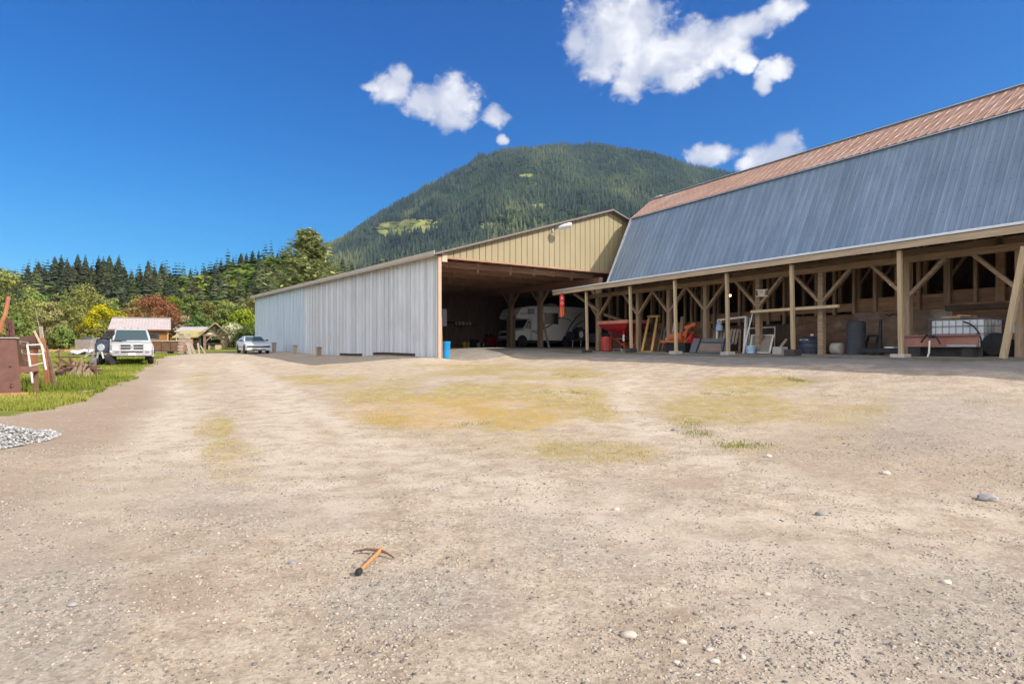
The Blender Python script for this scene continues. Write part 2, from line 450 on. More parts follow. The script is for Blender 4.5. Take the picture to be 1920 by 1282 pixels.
def meshobj(name, mb, m, off=Vector((0, 0, 0)), smooth=False, bevel=0.0):
    me = bpy.data.meshes.new(name)
    me.from_pydata([tuple(v - off) for v in mb.v], [], mb.f)
    me.materials.append(m if not isinstance(m, str) else MT[m])
    if smooth:
        me.polygons.foreach_set('use_smooth', [True] * len(me.polygons))
    me.update()
    bm = bmesh.new(); bm.from_mesh(me)
    bmesh.ops.recalc_face_normals(bm, faces=bm.faces)
    bm.to_mesh(me); bm.free()
    if smooth:
        try: me.set_sharp_from_angle(angle=R(40))
        except Exception: pass
    o = bpy.data.objects.new(name, me)
    COL.objects.link(o)
    if bevel:
        b = o.modifiers.new('bevel', 'BEVEL'); b.width = bevel; b.segments = 2; b.limit_method = 'ANGLE'; b.angle_limit = R(40)
    return o

def part(name, mb, m, parent, label=None, smooth=False, bevel=0.0):
    root = parent
    while root.parent is not None: root = root.parent
    o = meshobj(name, mb, m, OFF[root.name], smooth, bevel)
    o.parent = parent
    if label: o['label'] = label
    return o

def solo(name, mb, m, label, cat, p0=(0, 0, 0), frame='world', group=None, smooth=False, bevel=0.0, kind=None, rz=0.0):
    o = meshobj(name, mb, m, Vector(p0) if rz == 0.0 else Vector((0, 0, 0)), smooth, bevel)
    o.location = W(frame, p0); o.scale = (KS.get(frame, 1.0),) * 3; o.rotation_euler = (0, 0, FR[frame][1] + rz)
    OFF[o.name] = Vector(p0) if rz == 0.0 else Vector((0, 0, 0))
    return props(o, label, cat, group, kind or 'thing')

def structure(name, mb_or_obj, m=None, kind='structure', smooth=False):
    o = mb_or_obj if m is None else meshobj(name, mb_or_obj, m, smooth=smooth)
    o['kind'] = kind
    return o

def copytree(src, loc, rz=None, scale=None):
    c = src.copy(); COL.objects.link(c); c.location = loc
    if rz is not None: c.rotation_euler = (0, 0, rz)
    if scale is not None: c.scale = (scale,) * 3 if not isinstance(scale, tuple) else scale
    for ch in list(src.children):
        k = ch.copy(); COL.objects.link(k); k.parent = c
        for g in list(ch.children):
            q = g.copy(); COL.objects.link(q); q.parent = k
    return c

def textmesh(name, body, size, m, M, parent, ext=0.003, shear=0.0):
    cu = bpy.data.curves.new(name, 'FONT'); cu.body = body; cu.size = size; cu.extrude = ext
    cu.align_x = 'CENTER'; cu.align_y = 'CENTER'; cu.shear = shear
    t = bpy.data.objects.new(name, cu); COL.objects.link(t)
    dg = bpy.context.evaluated_depsgraph_get()
    me = bpy.data.meshes.new_from_object(t.evaluated_get(dg))
    bpy.data.objects.remove(t); bpy.data.curves.remove(cu)
    me.transform(M); me.materials.clear(); me.materials.append(MT[m])
    o = bpy.data.objects.new(name, me); COL.objects.link(o); o.parent = parent
    return o


# ------------------------------------------------------------------ ground height
def bw(w, u, z=0.0):
    return W('barn', (w, u, z))
def sw(s, d, z=0.0):
    return W('shed', (s, d, z))
_pts = []
for u in (-14, -8, -3, 0, 4, 8, 12, 15):
    for w_b, z_b in ((0, 1.04), (3, 1.06), (10, 1.10), (-2.4, 0.84), (-5.0, 0.45 if u < 2 else 0.60)):
        _pts.append((*bw(w_b, u).xy, EYE + (z_b - EYE) * KS['barn']))
for s, d, z in ((0, 0, 0.67), (5, 0, 0.86), (11.4, 0, 1.05), (11.4, 8, 1.14), (2, 8, 1.0), (18, 10, 1.17), (18, 0, 1.12), (0, 10, 0.62), (0, 20, 0.63), (0, 36, 0.64), (10, 30, 1.1),
                (20, 20, 1.15), (-3.3, 6.3, 0.30), (-4, 14, 0.42), (-5, 22, 0.58)):
    _pts.append((*sw(s, d).xy, EYE + (z - EYE) * KS['shed']))
_pts += [(-19.6, 47, 0.70), (-21.9, 36, 0.31), (-13.5, 16.9, 0.0), (-17, 25, 0.12), (-25, 48, 0.58), (-50, 75, 0.6), (-40, 75, 0.62), (-50, 110, 0.75), (-90, 100, 0.5), (-40, 40, 0.3),
         (0, 0, 0.0), (0, 4, 0.0), (4, 4, 0.02), (-5, 5, 0.0), (-7, 9, 0.0), (0, 8, 0.03), (5, 8, 0.14), (0, 12, 0.12), (-6, 14, 0.04), (-5, 22, 0.16), (0, 18, 0.33), (-9, 30, 0.2), (8, 2, 0.1),
         (0, -25, 0), (-30, -20, 0), (30, -20, 0.2), (-40, 10, 0), (30, 10, 1.1), (40, 40, 1.2), (0, 90, 1.0), (60, 110, 1.0), (-120, 60, 0.3), (150, 60, 1.0), (0, 180, 0.8), (-150, 180, 0.6), (150, 180, 0.8)]
_P = np.array(_pts, dtype=float)
def _tps(r2):
    return np.where(r2 > 1e-12, 0.5 * r2 * np.log(np.maximum(r2, 1e-12)), 0.0)
def _solve():
    n = len(_P)
    d2 = ((_P[:, None, :2] - _P[None, :, :2]) ** 2).sum(-1)
    A = np.zeros((n + 3, n + 3)); A[:n, :n] = _tps(d2) + np.eye(n) * 0.4
    A[:n, n] = 1; A[:n, n + 1:] = _P[:, :2]; A[n, :n] = 1; A[n + 1:, :n] = _P[:, :2].T
    return np.linalg.solve(A, np.concatenate([_P[:, 2], np.zeros(3)]))
_C = _solve()
def gz_np(x, y):
    x = np.asarray(x, float); y = np.asarray(y, float)
    sh = x.shape; x = x.ravel(); y = y.ravel(); out = np.empty(len(x)); n = len(_P)
    for i in range(0, len(x), 20000):
        xs, ys = x[i:i + 20000], y[i:i + 20000]
        d2 = (xs[:, None] - _P[None, :, 0]) ** 2 + (ys[:, None] - _P[None, :, 1]) ** 2
        out[i:i + 20000] = _tps(d2) @ _C[:n] + _C[n] + _C[n + 1] * xs + _C[n + 2] * ys
    rr = np.hypot(x, y - 40)
    k = np.clip((rr - 90) / 80, 0, 1); k = k * k * (3 - 2 * k)
    return (np.clip(out, -0.3, 1.4) * (1 - k) + 0.7 * k).reshape(sh)
def gz(x, y):
    return float(gz_np([x], [y])[0])
def G(px, py):
    """ground point seen at a photo pixel"""
    Y = EYE * F / (py - HY)
    for _ in range(60):
        Y2 = (EYE - gz((px - CX) / F * Y, Y)) * F / (py - HY)
        Y = 0.5 * Y + 0.5 * min(max(Y2, 1.0), 400)
    X = (px - CX) / F * Y
    return Vector((X, Y, gz(X, Y)))
def P(px, py, Y):
    return Vector(((px - CX) / F * Y, Y, EYE + (HY - py) / F * Y))
def at(px, Y):
    X = (px - CX) / F * Y
    return Vector((X, Y, gz(X, Y)))
def bu(px, w):
    """position along the barn of a pixel column on the line w"""
    q = (px - CX) / F; o = W0('barn', (w, 0, 0))
    return (o.x - q * o.y) / (0.465 + 0.885 * q)
def L(px, py, w):
    """barn-frame point at depth line w"""
    u = bu(px, w); Y = W0('barn', (w, u, 0)).y
    return Vector((w, u, EYE + (HY - py) / F * Y))
def S(px, py, d):
    """shed-frame point on the line at depth d behind the front plane"""
    q = (px - CX) / F; o = W0('shed', (0, d, 0))
    s = (q * o.y - o.x) / (0.809 - 0.588 * q)
    Y = W0('shed', (s, d, 0)).y
    return Vector((s, d, EYE + (HY - py) / F * Y))

def vnoise(x, y, seed=0):
    xi = np.floor(x).astype(np.int64); yi = np.floor(y).astype(np.int64)
    fx = x - xi; fy = y - yi; fx = fx * fx * (3 - 2 * fx); fy = fy * fy * (3 - 2 * fy)
    def h(a, b):
        n = (a * 374761393 + b * 668265263 + seed * 1274126177) & 0x7fffffff
        n = ((n ^ (n >> 13)) * 1274126177) & 0x7fffffff
        return ((n ^ (n >> 16)) & 0xffff) / 65535.0
    return (h(xi, yi) * (1 - fx) + h(xi + 1, yi) * fx) * (1 - fy) + (h(xi, yi + 1) * (1 - fx) + h(xi + 1, yi + 1) * fx) * fy
def fbm(x, y, oct=4, seed=0):
    s = 0.0; a = 0.5
    for o in range(oct):
        s = s + a * vnoise(x * 2 ** o, y * 2 ** o, seed + o * 17); a *= 0.5
    return s / (1 - 0.5 ** oct)
def npmesh(name, V, Fq, m, smooth=False):
    """numpy arrays -> mesh object (all faces same size)"""
    me = bpy.data.meshes.new(name)
    n = len(Fq); k = Fq.shape[1]
    me.vertices.add(len(V)); me.vertices.foreach_set('co', np.asarray(V, np.float32).ravel())
    me.loops.add(n * k); me.loops.foreach_set('vertex_index', np.asarray(Fq, np.int32).ravel())
    me.polygons.add(n); me.polygons.foreach_set('loop_start', np.arange(0, n * k, k, dtype=np.int32))
    if smooth: me.polygons.foreach_set('use_smooth', np.ones(n, bool))
    me.materials.append(m if not isinstance(m, str) else MT[m])
    me.update(calc_edges=True); me.validate()
    return me
# ------------------------------------------------------------------ the ground: one sheet to the horizon
def axis(segs):
    a = [segs[0][0]]
    for (s, e, st0, st1) in segs:
        x = s; n = max(1, int(round((e - s) / (0.5 * (st0 + st1)))))
        for i in range(1, n + 1):
            t = i / n
            a.append(s + (e - s) * (t * st0 + 0.5 * t * t * (st1 - st0)) / (0.5 * (st0 + st1)))
    return np.array(a)
ys = axis([(-400, -30, 80, 12), (-30, 1.5, 3, 0.2), (1.5, 6, 0.05, 0.05), (6, 14, 0.05, 0.10), (14, 40, 0.10, 0.25), (40, 70, 0.25, 0.6), (70, 200, 0.8, 6), (200, 3000, 10, 250)])
xp = axis([(0, 6, 0.06, 0.06), (6, 14, 0.06, 0.16), (14, 40, 0.16, 0.5), (40, 100, 0.6, 3), (100, 3000, 6, 250)])
xs = np.concatenate([-xp[::-1][:-1], xp])
GX, GY = np.meshgrid(xs, ys)
GZ = gz_np(GX, GY)
near = np.clip(1 - (np.hypot(GX, GY) - 20) / 25, 0, 1)
inb = toframe  # placeholder to keep names short
GZ = GZ + near * ((fbm(GX * 0.55, GY * 0.55, 3, 5) - 0.5) * 0.10 + (fbm(GX * 2.2, GY * 2.2, 3, 9) - 0.5) * 0.018 + (fbm(GX * 7, GY * 7, 2, 19) - 0.5) * 0.012)
ny, nx = GX.shape
idx = np.arange(ny * nx).reshape(ny, nx)
FQ = np.stack([idx[:-1, :-1], idx[:-1, 1:], idx[1:, 1:], idx[1:, :-1]], -1).reshape(-1, 4)
# what grows or lies where, by place on the ground
Yc = np.maximum(GY, 0.3)
PX = CX + F * GX / Yc
PY = HY + F * (EYE - GZ) / Yc
front = GY > 1.0
def blob(lst):
    r = np.zeros_like(GX)
    for (cx, cy, rx, ry, k) in lst:
        q = 1 - ((PX - cx) / rx) ** 2 - ((PY - cy) / ry) ** 2
        r = np.maximum(r, np.clip(q + 0.35, 0, 1) * k)
    return np.where(front, r, 0)
big = fbm(GX * 0.4, GY * 0.4, 4, 3); mid = fbm(GX * 1.5, GY * 1.5, 4, 33)
moss = blob([(900, 765, 330, 50, 1.0), (820, 745, 200, 26, 0.9), (1120, 845, 190, 26, 0.55), (1370, 770, 150, 38, 0.8), (1400, 840, 90, 18, 0.6), (1430, 720, 170, 18, 0.8),
             (1000, 700, 240, 14, 0.7), (600, 712, 110, 11, 0.7), (370, 716, 36, 20, 0.8), (395, 800, 50, 26, 0.75), (430, 865, 70, 45, 0.8), (560, 985, 60, 26, 0.35), (1560, 760, 130, 40, 0.45), (880, 685, 120, 8, 0.6), (600, 690, 100, 5, 0.4)])
patch = fbm(GX * 0.9, GY * 0.55, 5, 57)
moss = np.maximum(moss, blob([(860, 770, 400, 85, 0.55), (1420, 780, 260, 75, 0.5)]) * 0.8)
moss = np.clip(moss * np.clip((patch - 0.22) * 4.0, 0, 1.6) * (0.6 + 0.8 * mid), 0, 1)
rusty = blob([(850, 775, 210, 30, 1.0), (960, 790, 120, 16, 0.8)]) * np.clip(0.3 + mid * 1.2, 0, 1)
dirt = blob([(190, 745, 130, 46, 1.0), (110, 810, 150, 70, 1.0), (60, 960, 220, 110, 0.8), (300, 700, 60, 20, 0.7), (160, 900, 200, 60, 0.5), (330, 1110, 110, 50, 0.75), (1270, 1155, 40, 16, 1.0), (1660, 850, 260, 70, 0.5), (1850, 900, 160, 50, 0.6), (60, 760, 90, 26, 0.7),
             (450, 960, 160, 18, 0.55), (1300, 905, 60, 12, 0.5), (250, 1010, 160, 40, 0.4)])
dirt = np.clip(dirt * (0.45 + 1.2 * big), 0, 1)
coarse = blob([(60, 1150, 180, 220, 1.0), (1700, 1150, 350, 140, 0.9), (1150, 1000, 260, 90, 0.6), (800, 1130, 200, 60, 0.9), (1500, 1120, 200, 90, 0.6), (350, 940, 150, 40, 0.7), (1800, 800, 200, 60, 0.8), (560, 960, 140, 40, 0.7)])
coarse = np.clip(coarse * (0.4 + 1.2 * mid), 0, 1)
# grass: left verge polygon, far field, strip beyond the yard
def verge_edge(py):
    return np.interp(py, [640, 655, 660, 664, 668, 675, 690, 705, 722, 750, 775, 790], [1200, 500, 430, 350, 318, 296, 272, 258, 226, 160, 60, -60])
gr = np.clip((verge_edge(PY) + (mid - 0.5) * 70 - PX) / 14, 0, 1)
gr = np.where((GY > 12) & (PY < 786), gr, 0)
gr = np.where(GY > 58, 1.0, gr)
gr = np.where(GX < -45, 1.0, gr)
gr = np.where((GY < 12) & (GX < -16), 1.0, gr)
Gs, Ht = GX / KS['shed'], GY / KS['shed']
sxy_s = (Gs + 3.73) * 0.809 + (Ht - 32) * 0.588; sxy_d = -(Gs + 3.73) * 0.588 + (Ht - 32) * 0.809
gr = np.where((sxy_s > -0.3) & (sxy_d > -1) & (sxy_d < 38), 0.0, gr)
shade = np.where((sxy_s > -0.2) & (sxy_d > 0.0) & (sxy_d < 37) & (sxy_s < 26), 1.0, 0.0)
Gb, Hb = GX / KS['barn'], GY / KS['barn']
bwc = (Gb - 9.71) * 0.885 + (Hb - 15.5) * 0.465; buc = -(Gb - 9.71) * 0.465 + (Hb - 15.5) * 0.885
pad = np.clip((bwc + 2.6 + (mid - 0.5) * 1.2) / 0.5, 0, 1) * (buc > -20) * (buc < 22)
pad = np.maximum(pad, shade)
padmoss = np.clip(1 - np.abs(bwc + 0.5) / 0.7, 0, 1) * (buc > -20) * (buc < 16)
def track(poly, hw):
    pts = [G(*p) for p in poly]; best = np.full(GX.shape, 1e9)
    for a_, b_ in zip(pts[:-1], pts[1:]):
        dx, dy = b_.x - a_.x, b_.y - a_.y; t = np.clip(((GX - a_.x) * dx + (GY - a_.y) * dy) / (dx * dx + dy * dy), 0, 1)
        best = np.minimum(best, np.hypot(GX - a_.x - t * dx, GY - a_.y - t * dy))
    return np.clip(1.2 - best / hw, 0, 1)
trk = np.zeros_like(GX)
for poly, hw in (([(1900, 925), (1650, 972), (1400, 985), (1150, 955), (900, 895), (700, 830), (570, 765), (490, 705), (440, 676)], 0.55), ([(1720, 965), (1480, 900), (1300, 848), (1210, 800), (1160, 745), (1190, 705)], 0.5),
                 ([(90, 1010), (290, 850), (330, 770), (330, 715), (340, 684)], 0.7), ([(620, 960), (560, 850), (530, 770), (500, 720), (440, 684)], 0.6), ([(1600, 1282), (1400, 1080), (1050, 960), (760, 900)], 0.4), ([(1830, 1010), (1700, 1040), (1450, 1035), (1200, 1000)], 0.3)):
    trk = np.maximum(trk, track(poly, hw))
trk = trk * np.clip(0.25 + 1.1 * mid, 0, 1)
moss = moss * (1 - 0.75 * trk); coarse = coarse * (1 - 0.7 * trk); dirt = dirt * (1 - 0.5 * trk)
straw = np.where((GY > 60) & (GX < -45), np.clip(1 - np.abs(PY - 656) / 5.0, 0, 1), 0) * (PX < 215)
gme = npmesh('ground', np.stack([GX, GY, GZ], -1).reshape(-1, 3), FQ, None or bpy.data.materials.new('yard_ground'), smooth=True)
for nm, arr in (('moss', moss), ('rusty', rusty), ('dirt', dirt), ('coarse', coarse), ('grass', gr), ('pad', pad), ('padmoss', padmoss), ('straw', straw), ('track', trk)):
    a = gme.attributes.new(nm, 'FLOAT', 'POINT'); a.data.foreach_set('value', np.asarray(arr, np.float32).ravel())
ground = bpy.data.objects.new('ground', gme); COL.objects.link(ground); ground['kind'] = 'structure'
gm = gme.materials[0]; gm.use_nodes = True
k = NT(gm.node_tree); b = k.n['Principled BSDF']
pos = k.coord('Object')
nA = k.noise(pos, 0.35, 6, 0.6); nB = k.noise(pos, 2.6, 6, 0.65); nC = k.noise(pos, 14, 6, 0.7); nD = k.noise(pos, 70, 4, 0.7)
base = k.ramp(nA, [(0.30, (0.400, 0.305, 0.225)), (0.5, (0.485, 0.385, 0.295)), (0.72, (0.56, 0.465, 0.37))])
base = k.mix(k.smooth(nB, 0.40, 0.72), base, (0.59, 0.50, 0.405))
base = k.mix(k.math('MULTIPLY', k.smooth(nB, 0.56, 0.36), 0.55), base, (0.36, 0.275, 0.205))
base = k.mix(k.math('MULTIPLY', k.smooth(nC, 0.5, 0.32), 0.65), base, (0.27, 0.215, 0.17))
nG = k.noise(pos, 30, 8, 0.8)
base = k.mix(1.0, base, k.ramp(nG, [(0.34, (0.55, 0.53, 0.52)), (0.5, (1.0, 1.0, 1.0)), (0.68, (1.26, 1.26, 1.26))]), 'MULTIPLY')
# gravel: every pebble its own tint
v1c = k.voronoi(pos, 62, out=1); v1d = k.voronoi(pos, 62, out=0)
v2c = k.voronoi(pos, 24, out=1)
peb = k.ramp(k.sep(v1c)[0], [(0.0, (0.13, 0.115, 0.11)), (0.10, (0.30, 0.245, 0.20)), (0.5, (0.47, 0.385, 0.30)), (0.9, (0.58, 0.50, 0.41)), (1.0, (0.74, 0.68, 0.60))])
peb2 = k.ramp(k.sep(v2c)[1], [(0.0, (0.14, 0.13, 0.13)), (0.15, (0.40, 0.33, 0.27)), (0.85, (0.55, 0.48, 0.41)), (1.0, (0.78, 0.73, 0.66))])
pebble_f = k.math('ADD', k.math('MULTIPLY', k.smooth(nC, 0.40, 0.60), 0.46), k.math('MULTIPLY', k.attr('coarse'), 0.45), clamp=True)
base = k.mix(pebble_f, base, peb)
base = k.mix(k.math('MULTIPLY', k.attr('coarse'), 0.35), base, peb2)
base = k.mix(k.math('MULTIPLY', k.attr('coarse'), 0.14), base, (0.40, 0.385, 0.38))
base = k.mix(k.math('MULTIPLY', k.attr('track'), k.math('MULTIPLY', k.smooth(nB, 0.3, 0.6), 0.75)), base, (0.60, 0.515, 0.43))
spk = k.smooth(k.noise(pos, 95, 5, 0.75), 0.62, 0.72)
base = k.mix(k.math('MULTIPLY', spk, 0.6), base, (0.17, 0.14, 0.12))
df = k.math('MULTIPLY', k.attr('dirt'), k.smooth(nB, 0.25, 0.6))
base = k.mix(k.math('MULTIPLY', df, 0.75), base, (0.31, 0.225, 0.165))
mossn = k.math('MULTIPLY_ADD', k.smooth(k.noise(pos, 24, 6, 0.75), 0.40, 0.58), 0.45, k.math('MULTIPLY', k.smooth(k.noise(pos, 5.5, 7, 0.7), 0.36, 0.60), 0.6))
mf = k.math('MULTIPLY', k.smooth(k.math('ADD', k.attr('moss'), k.math('ADD', k.math('MULTIPLY', k.math('SUBTRACT', nC, 0.5), 1.3), k.math('MULTIPLY', k.math('SUBTRACT', nB, 0.5), 1.2))), 0.15, 1.15), k.math('MULTIPLY_ADD', mossn, 1.05, 0.08), clamp=True)
mosscol = k.ramp(nB, [(0.3, (0.28, 0.215, 0.06)), (0.55, (0.39, 0.30, 0.105)), (0.75, (0.29, 0.265, 0.075))])
base = k.mix(mf, base, mosscol)
base = k.mix(k.math('MULTIPLY', k.attr('rusty'), k.math('MULTIPLY_ADD', mossn, 0.6, 0.15)), base, (0.50, 0.315, 0.095))
greenf = k.math('MULTIPLY', k.smooth(k.attr('moss'), 0.45, 0.9), k.smooth(k.noise(pos, 1.1, 6, 0.7), 0.62, 0.72))
base = k.mix(k.math('MULTIPLY', greenf, 0.7), base, (0.17, 0.22, 0.04))
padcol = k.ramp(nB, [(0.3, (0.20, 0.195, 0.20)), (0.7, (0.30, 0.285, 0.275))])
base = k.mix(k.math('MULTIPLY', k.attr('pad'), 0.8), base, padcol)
base = k.mix(k.math('MULTIPLY', k.attr('padmoss'), k.math('MULTIPLY', k.smooth(nB, 0.3, 0.6), 0.8)), base, (0.075, 0.085, 0.035))
gcol = k.ramp(k.noise(pos, 0.8, 6, 0.65), [(0.3, (0.105, 0.13, 0.022)), (0.5, (0.175, 0.195, 0.035)), (0.72, (0.30, 0.27, 0.075))])
gcol = k.mix(k.attr('straw'), gcol, (0.56, 0.33, 0.13))
gedge = k.smooth(k.math('ADD', k.attr('grass'), k.math('MULTIPLY', k.math('SUBTRACT', nC, 0.5), 0.9)), 0.35, 0.65)
base = k.mix(gedge, base, gcol)
base = k.mix(1.0, base, (0.89, 0.88, 0.84), 'MULTIPLY')
k.put(b.inputs['Base Color'], base)
b.inputs['Roughness'].default_value = 0.95
b.inputs['Specular IOR Level'].default_value = 0.12
nE = k.noise(pos, 38, 9, 0.78)
h = k.math('ADD', k.math('MULTIPLY', nC, 0.35), k.math('MULTIPLY', nE, k.math('MULTIPLY_ADD', k.attr('coarse'), 0.6, 0.75)))
h = k.math('ADD', h, k.math('MULTIPLY', k.sep(v1c)[0], 0.10))
k.put(b.inputs['Normal'], k.bump(h, 0.75, 0.022))

# ------------------------------------------------------------------ loose stones of the yard
def ico0():
    bm = bmesh.new(); bmesh.ops.create_icosphere(bm, subdivisions=1, radius=1.0)
    v = np.array([x.co[:] for x in bm.verts]); f = np.array([[y.index for y in x.verts] for x in bm.faces]); bm.free()
    return v, f
IV, IF = ico0()
rng = np.random.default_rng(11)
def scatter_stones(name, n, ymin, ymax, s0, s1, mat_, power=1.0, xlim=None, keep=None):
    Y = ymin + (ymax - ymin) * rng.random(n) ** power
    X = (rng.random(n) * 2.2 - 1.1) * Y * 0.85
    if xlim is not None: X = xlim[0] + (xlim[1] - xlim[0]) * rng.random(n)
    cl_ = fbm(X * 1.5, Y * 1.5, 3, 33) + 0.7 * fbm(X * 5, Y * 5, 2, 77)
    kp = cl_ > rng.random(n) * 0.5 + 0.62
    X, Y = X[kp], Y[kp]; n = len(X)
    Z = gz_np(X, Y) + (np.clip(1 - (np.hypot(X, Y) - 20) / 25, 0, 1)) * ((fbm(X * 0.55, Y * 0.55, 3, 5) - 0.5) * 0.10 + (fbm(X * 2.2, Y * 2.2, 3, 9) - 0.5) * 0.018 + (fbm(X * 7, Y * 7, 2, 19) - 0.5) * 0.012)
    sz = s0 * (s1 / s0) ** (rng.random(n) ** 2.2)
    sc_ = np.stack([sz * (0.7 + 0.7 * rng.random(n)), sz * (0.6 + 0.5 * rng.random(n)), sz * (0.35 + 0.4 * rng.random(n))], -1)
    a = rng.random(n) * 6.283
    v = (IV[None] + (rng.random((n, len(IV), 3)) - 0.5) * 0.75) * sc_[:, None, :]
    c, s_ = np.cos(a)[:, None], np.sin(a)[:, None]
    vx = v[..., 0] * c - v[..., 1] * s_ + X[:, None]; vy = v[..., 0] * s_ + v[..., 1] * c + Y[:, None]
    vz = v[..., 2] + (Z + sc_[:, 2] * 0.05)[:, None]
    V = np.stack([vx, vy, vz], -1).reshape(-1, 3)
    Fc = (IF[None] + (np.arange(n) * len(IV))[:, None, None]).reshape(-1, 3)
    me = npmesh(name, V, Fc, mat_)
    at_ = me.attributes.new('tint', 'FLOAT', 'POINT'); at_.data.foreach_set('value', np.repeat(rng.random(n), len(IV)).astype(np.float32))
    o = bpy.data.objects.new(name, me); COL.objects.link(o); o['kind'] = 'stuff'
    return o
pm = bpy.data.materials.new('loose_pebbles'); pm.use_nodes = True
k = NT(pm.node_tree); b = k.n['Principled BSDF']
k.put(b.inputs['Base Color'], k.ramp(k.attr('tint'), [(0.0, (0.085, 0.083, 0.085)), (0.15, (0.19, 0.168, 0.152)), (0.4, (0.31, 0.26, 0.212)), (0.8, (0.37, 0.31, 0.255)), (0.985, (0.42, 0.36, 0.30)), (1.0, (0.54, 0.49, 0.43))]))
b.inputs['Roughness'].default_value = 0.9; b.inputs['Specular IOR Level'].default_value = 0.2
o = scatter_stones('gravel', 120000, 2.3, 8.5, 0.0028, 0.0115, pm, 1.0)
o = scatter_stones('gravel', 16000, 2.4, 16.0, 0.005, 0.015, pm, 1.3)
o = scatter_stones('gravel', 3500, 6.0, 26.0, 0.008, 0.022, pm, 1.2)

# bigger stones that can be told apart
STN = [(1178, 1197, 31, 'pale flat stone on the gravel, the largest one in the foreground', 'w'), (1279, 1210, 17, 'pale egg shaped stone to the right of the largest foreground stone', 'w'),
       (1340, 1249, 20, 'round pale pebble near the bottom edge of the gravel yard', 'w'), (1268, 1249, 14, 'small pale pebble beside the round pale pebble', 'w'),
       (1330, 1227, 17, 'buff stone half sunk above the round pale pebble', 'w'), (1773, 1093, 20, 'whitish stone alone on the right of the foreground gravel', 'w'),
       (1437, 1121, 16, 'pale stone beside the brown damp patch', 'w'), (1518, 1197, 15, 'cream stone right of the stone cluster in the foreground', 'w'),
       (1193, 1119, 12, 'dark round stone left of the brown damp patch', 'g'), (1852, 932, 40, 'flat grey rock slab in the dirt at the right', 'g'), (1440, 853, 16, 'flat pale stone on the mossy dirt', 'w'),
       (1155, 957, 16, 'whitish stone in the middle of the yard', 'w'), (1540, 962, 22, 'long brown grey stone on the tyre track', 'g'), (136, 1140, 20, 'flat dark stone at lower left of the yard', 'g'),
       (548, 1062, 18, 'broken grey stone left of the pick', 'g'), (832, 1137, 18, 'dark stone below the pick at right', 'g'), (1060, 1132, 12, 'dark pointed pebble in front of the brown damp patch', 'g'), (1265, 804, 14, 'grey stone beside a green tuft', 'g'), (1660, 885, 18, 'buff rock at the edge of the dark dirt', 'w')]
def gzn(x, y):
    return gz(x, y) + float(np.clip(1 - (math.hypot(x, y) - 20) / 25, 0, 1) * ((fbm(np.array([x * 0.55]), np.array([y * 0.55]), 3, 5) - 0.5) * 0.10 + (fbm(np.array([x * 2.2]), np.array([y * 2.2]), 3, 9) - 0.5) * 0.018 + (fbm(np.array([x * 7.]), np.array([y * 7.]), 2, 19) - 0.5) * 0.012)[0])
for i, (px, py, wpx, lab, t) in enumerate(STN):
    g = G(px, py); r = wpx / F * g.y / 2; g.z = gzn(g.x, g.y)
    mb = MB().ball(g + Vector((0, 0, r * 0.2)), r, 2, 0.13, i, (1.0, 0.72, 0.46))
    solo('stone', mb, 'stone_w' if t == 'w' else 'stone_g', lab, 'stone', g, smooth=True)

# small pick lying on the gravel
a0 = G(676, 1079); a1 = G(716, 1040); a0.z = gzn(*a0.xy) + 0.022; a1.z = gzn(*a1.xy) + 0.03
pk = thing('pick', 'small pick with orange wooden handle lying on the gravel', 'pick', a0)
part('handle', MB().tube([a0, a0.lerp(a1, 0.3), a0.lerp(a1, 0.7), a1], [0.0125, 0.0105, 0.012, 0.014], 10), 'handle', pk, smooth=True)
dv = (a0 - a1).normalized()
part('grip_end', MB().tube([a0 + dv * 0.002, a0 + dv * 0.03, a0 + dv * 0.055], [0.016, 0.022, 0.014], 9), 'black', pk, smooth=True)
h0, h1, h2 = G(662, 1041), a1.copy(), G(739, 1052)
h0.z = gzn(*h0.xy) + 0.012; h2.z = gzn(*h2.xy) + 0.012; h1 = a1 + dv * 0.03
part('head', MB().tube([h0, h0.lerp(h1, 0.5) + Vector((0, 0, 0.012)), h1, h1.lerp(h2, 0.5) + Vector((0, 0, 0.006)), h2], [0.004, 0.008, 0.011, 0.007, 0.005], 7), 'rust', pk, smooth=True)
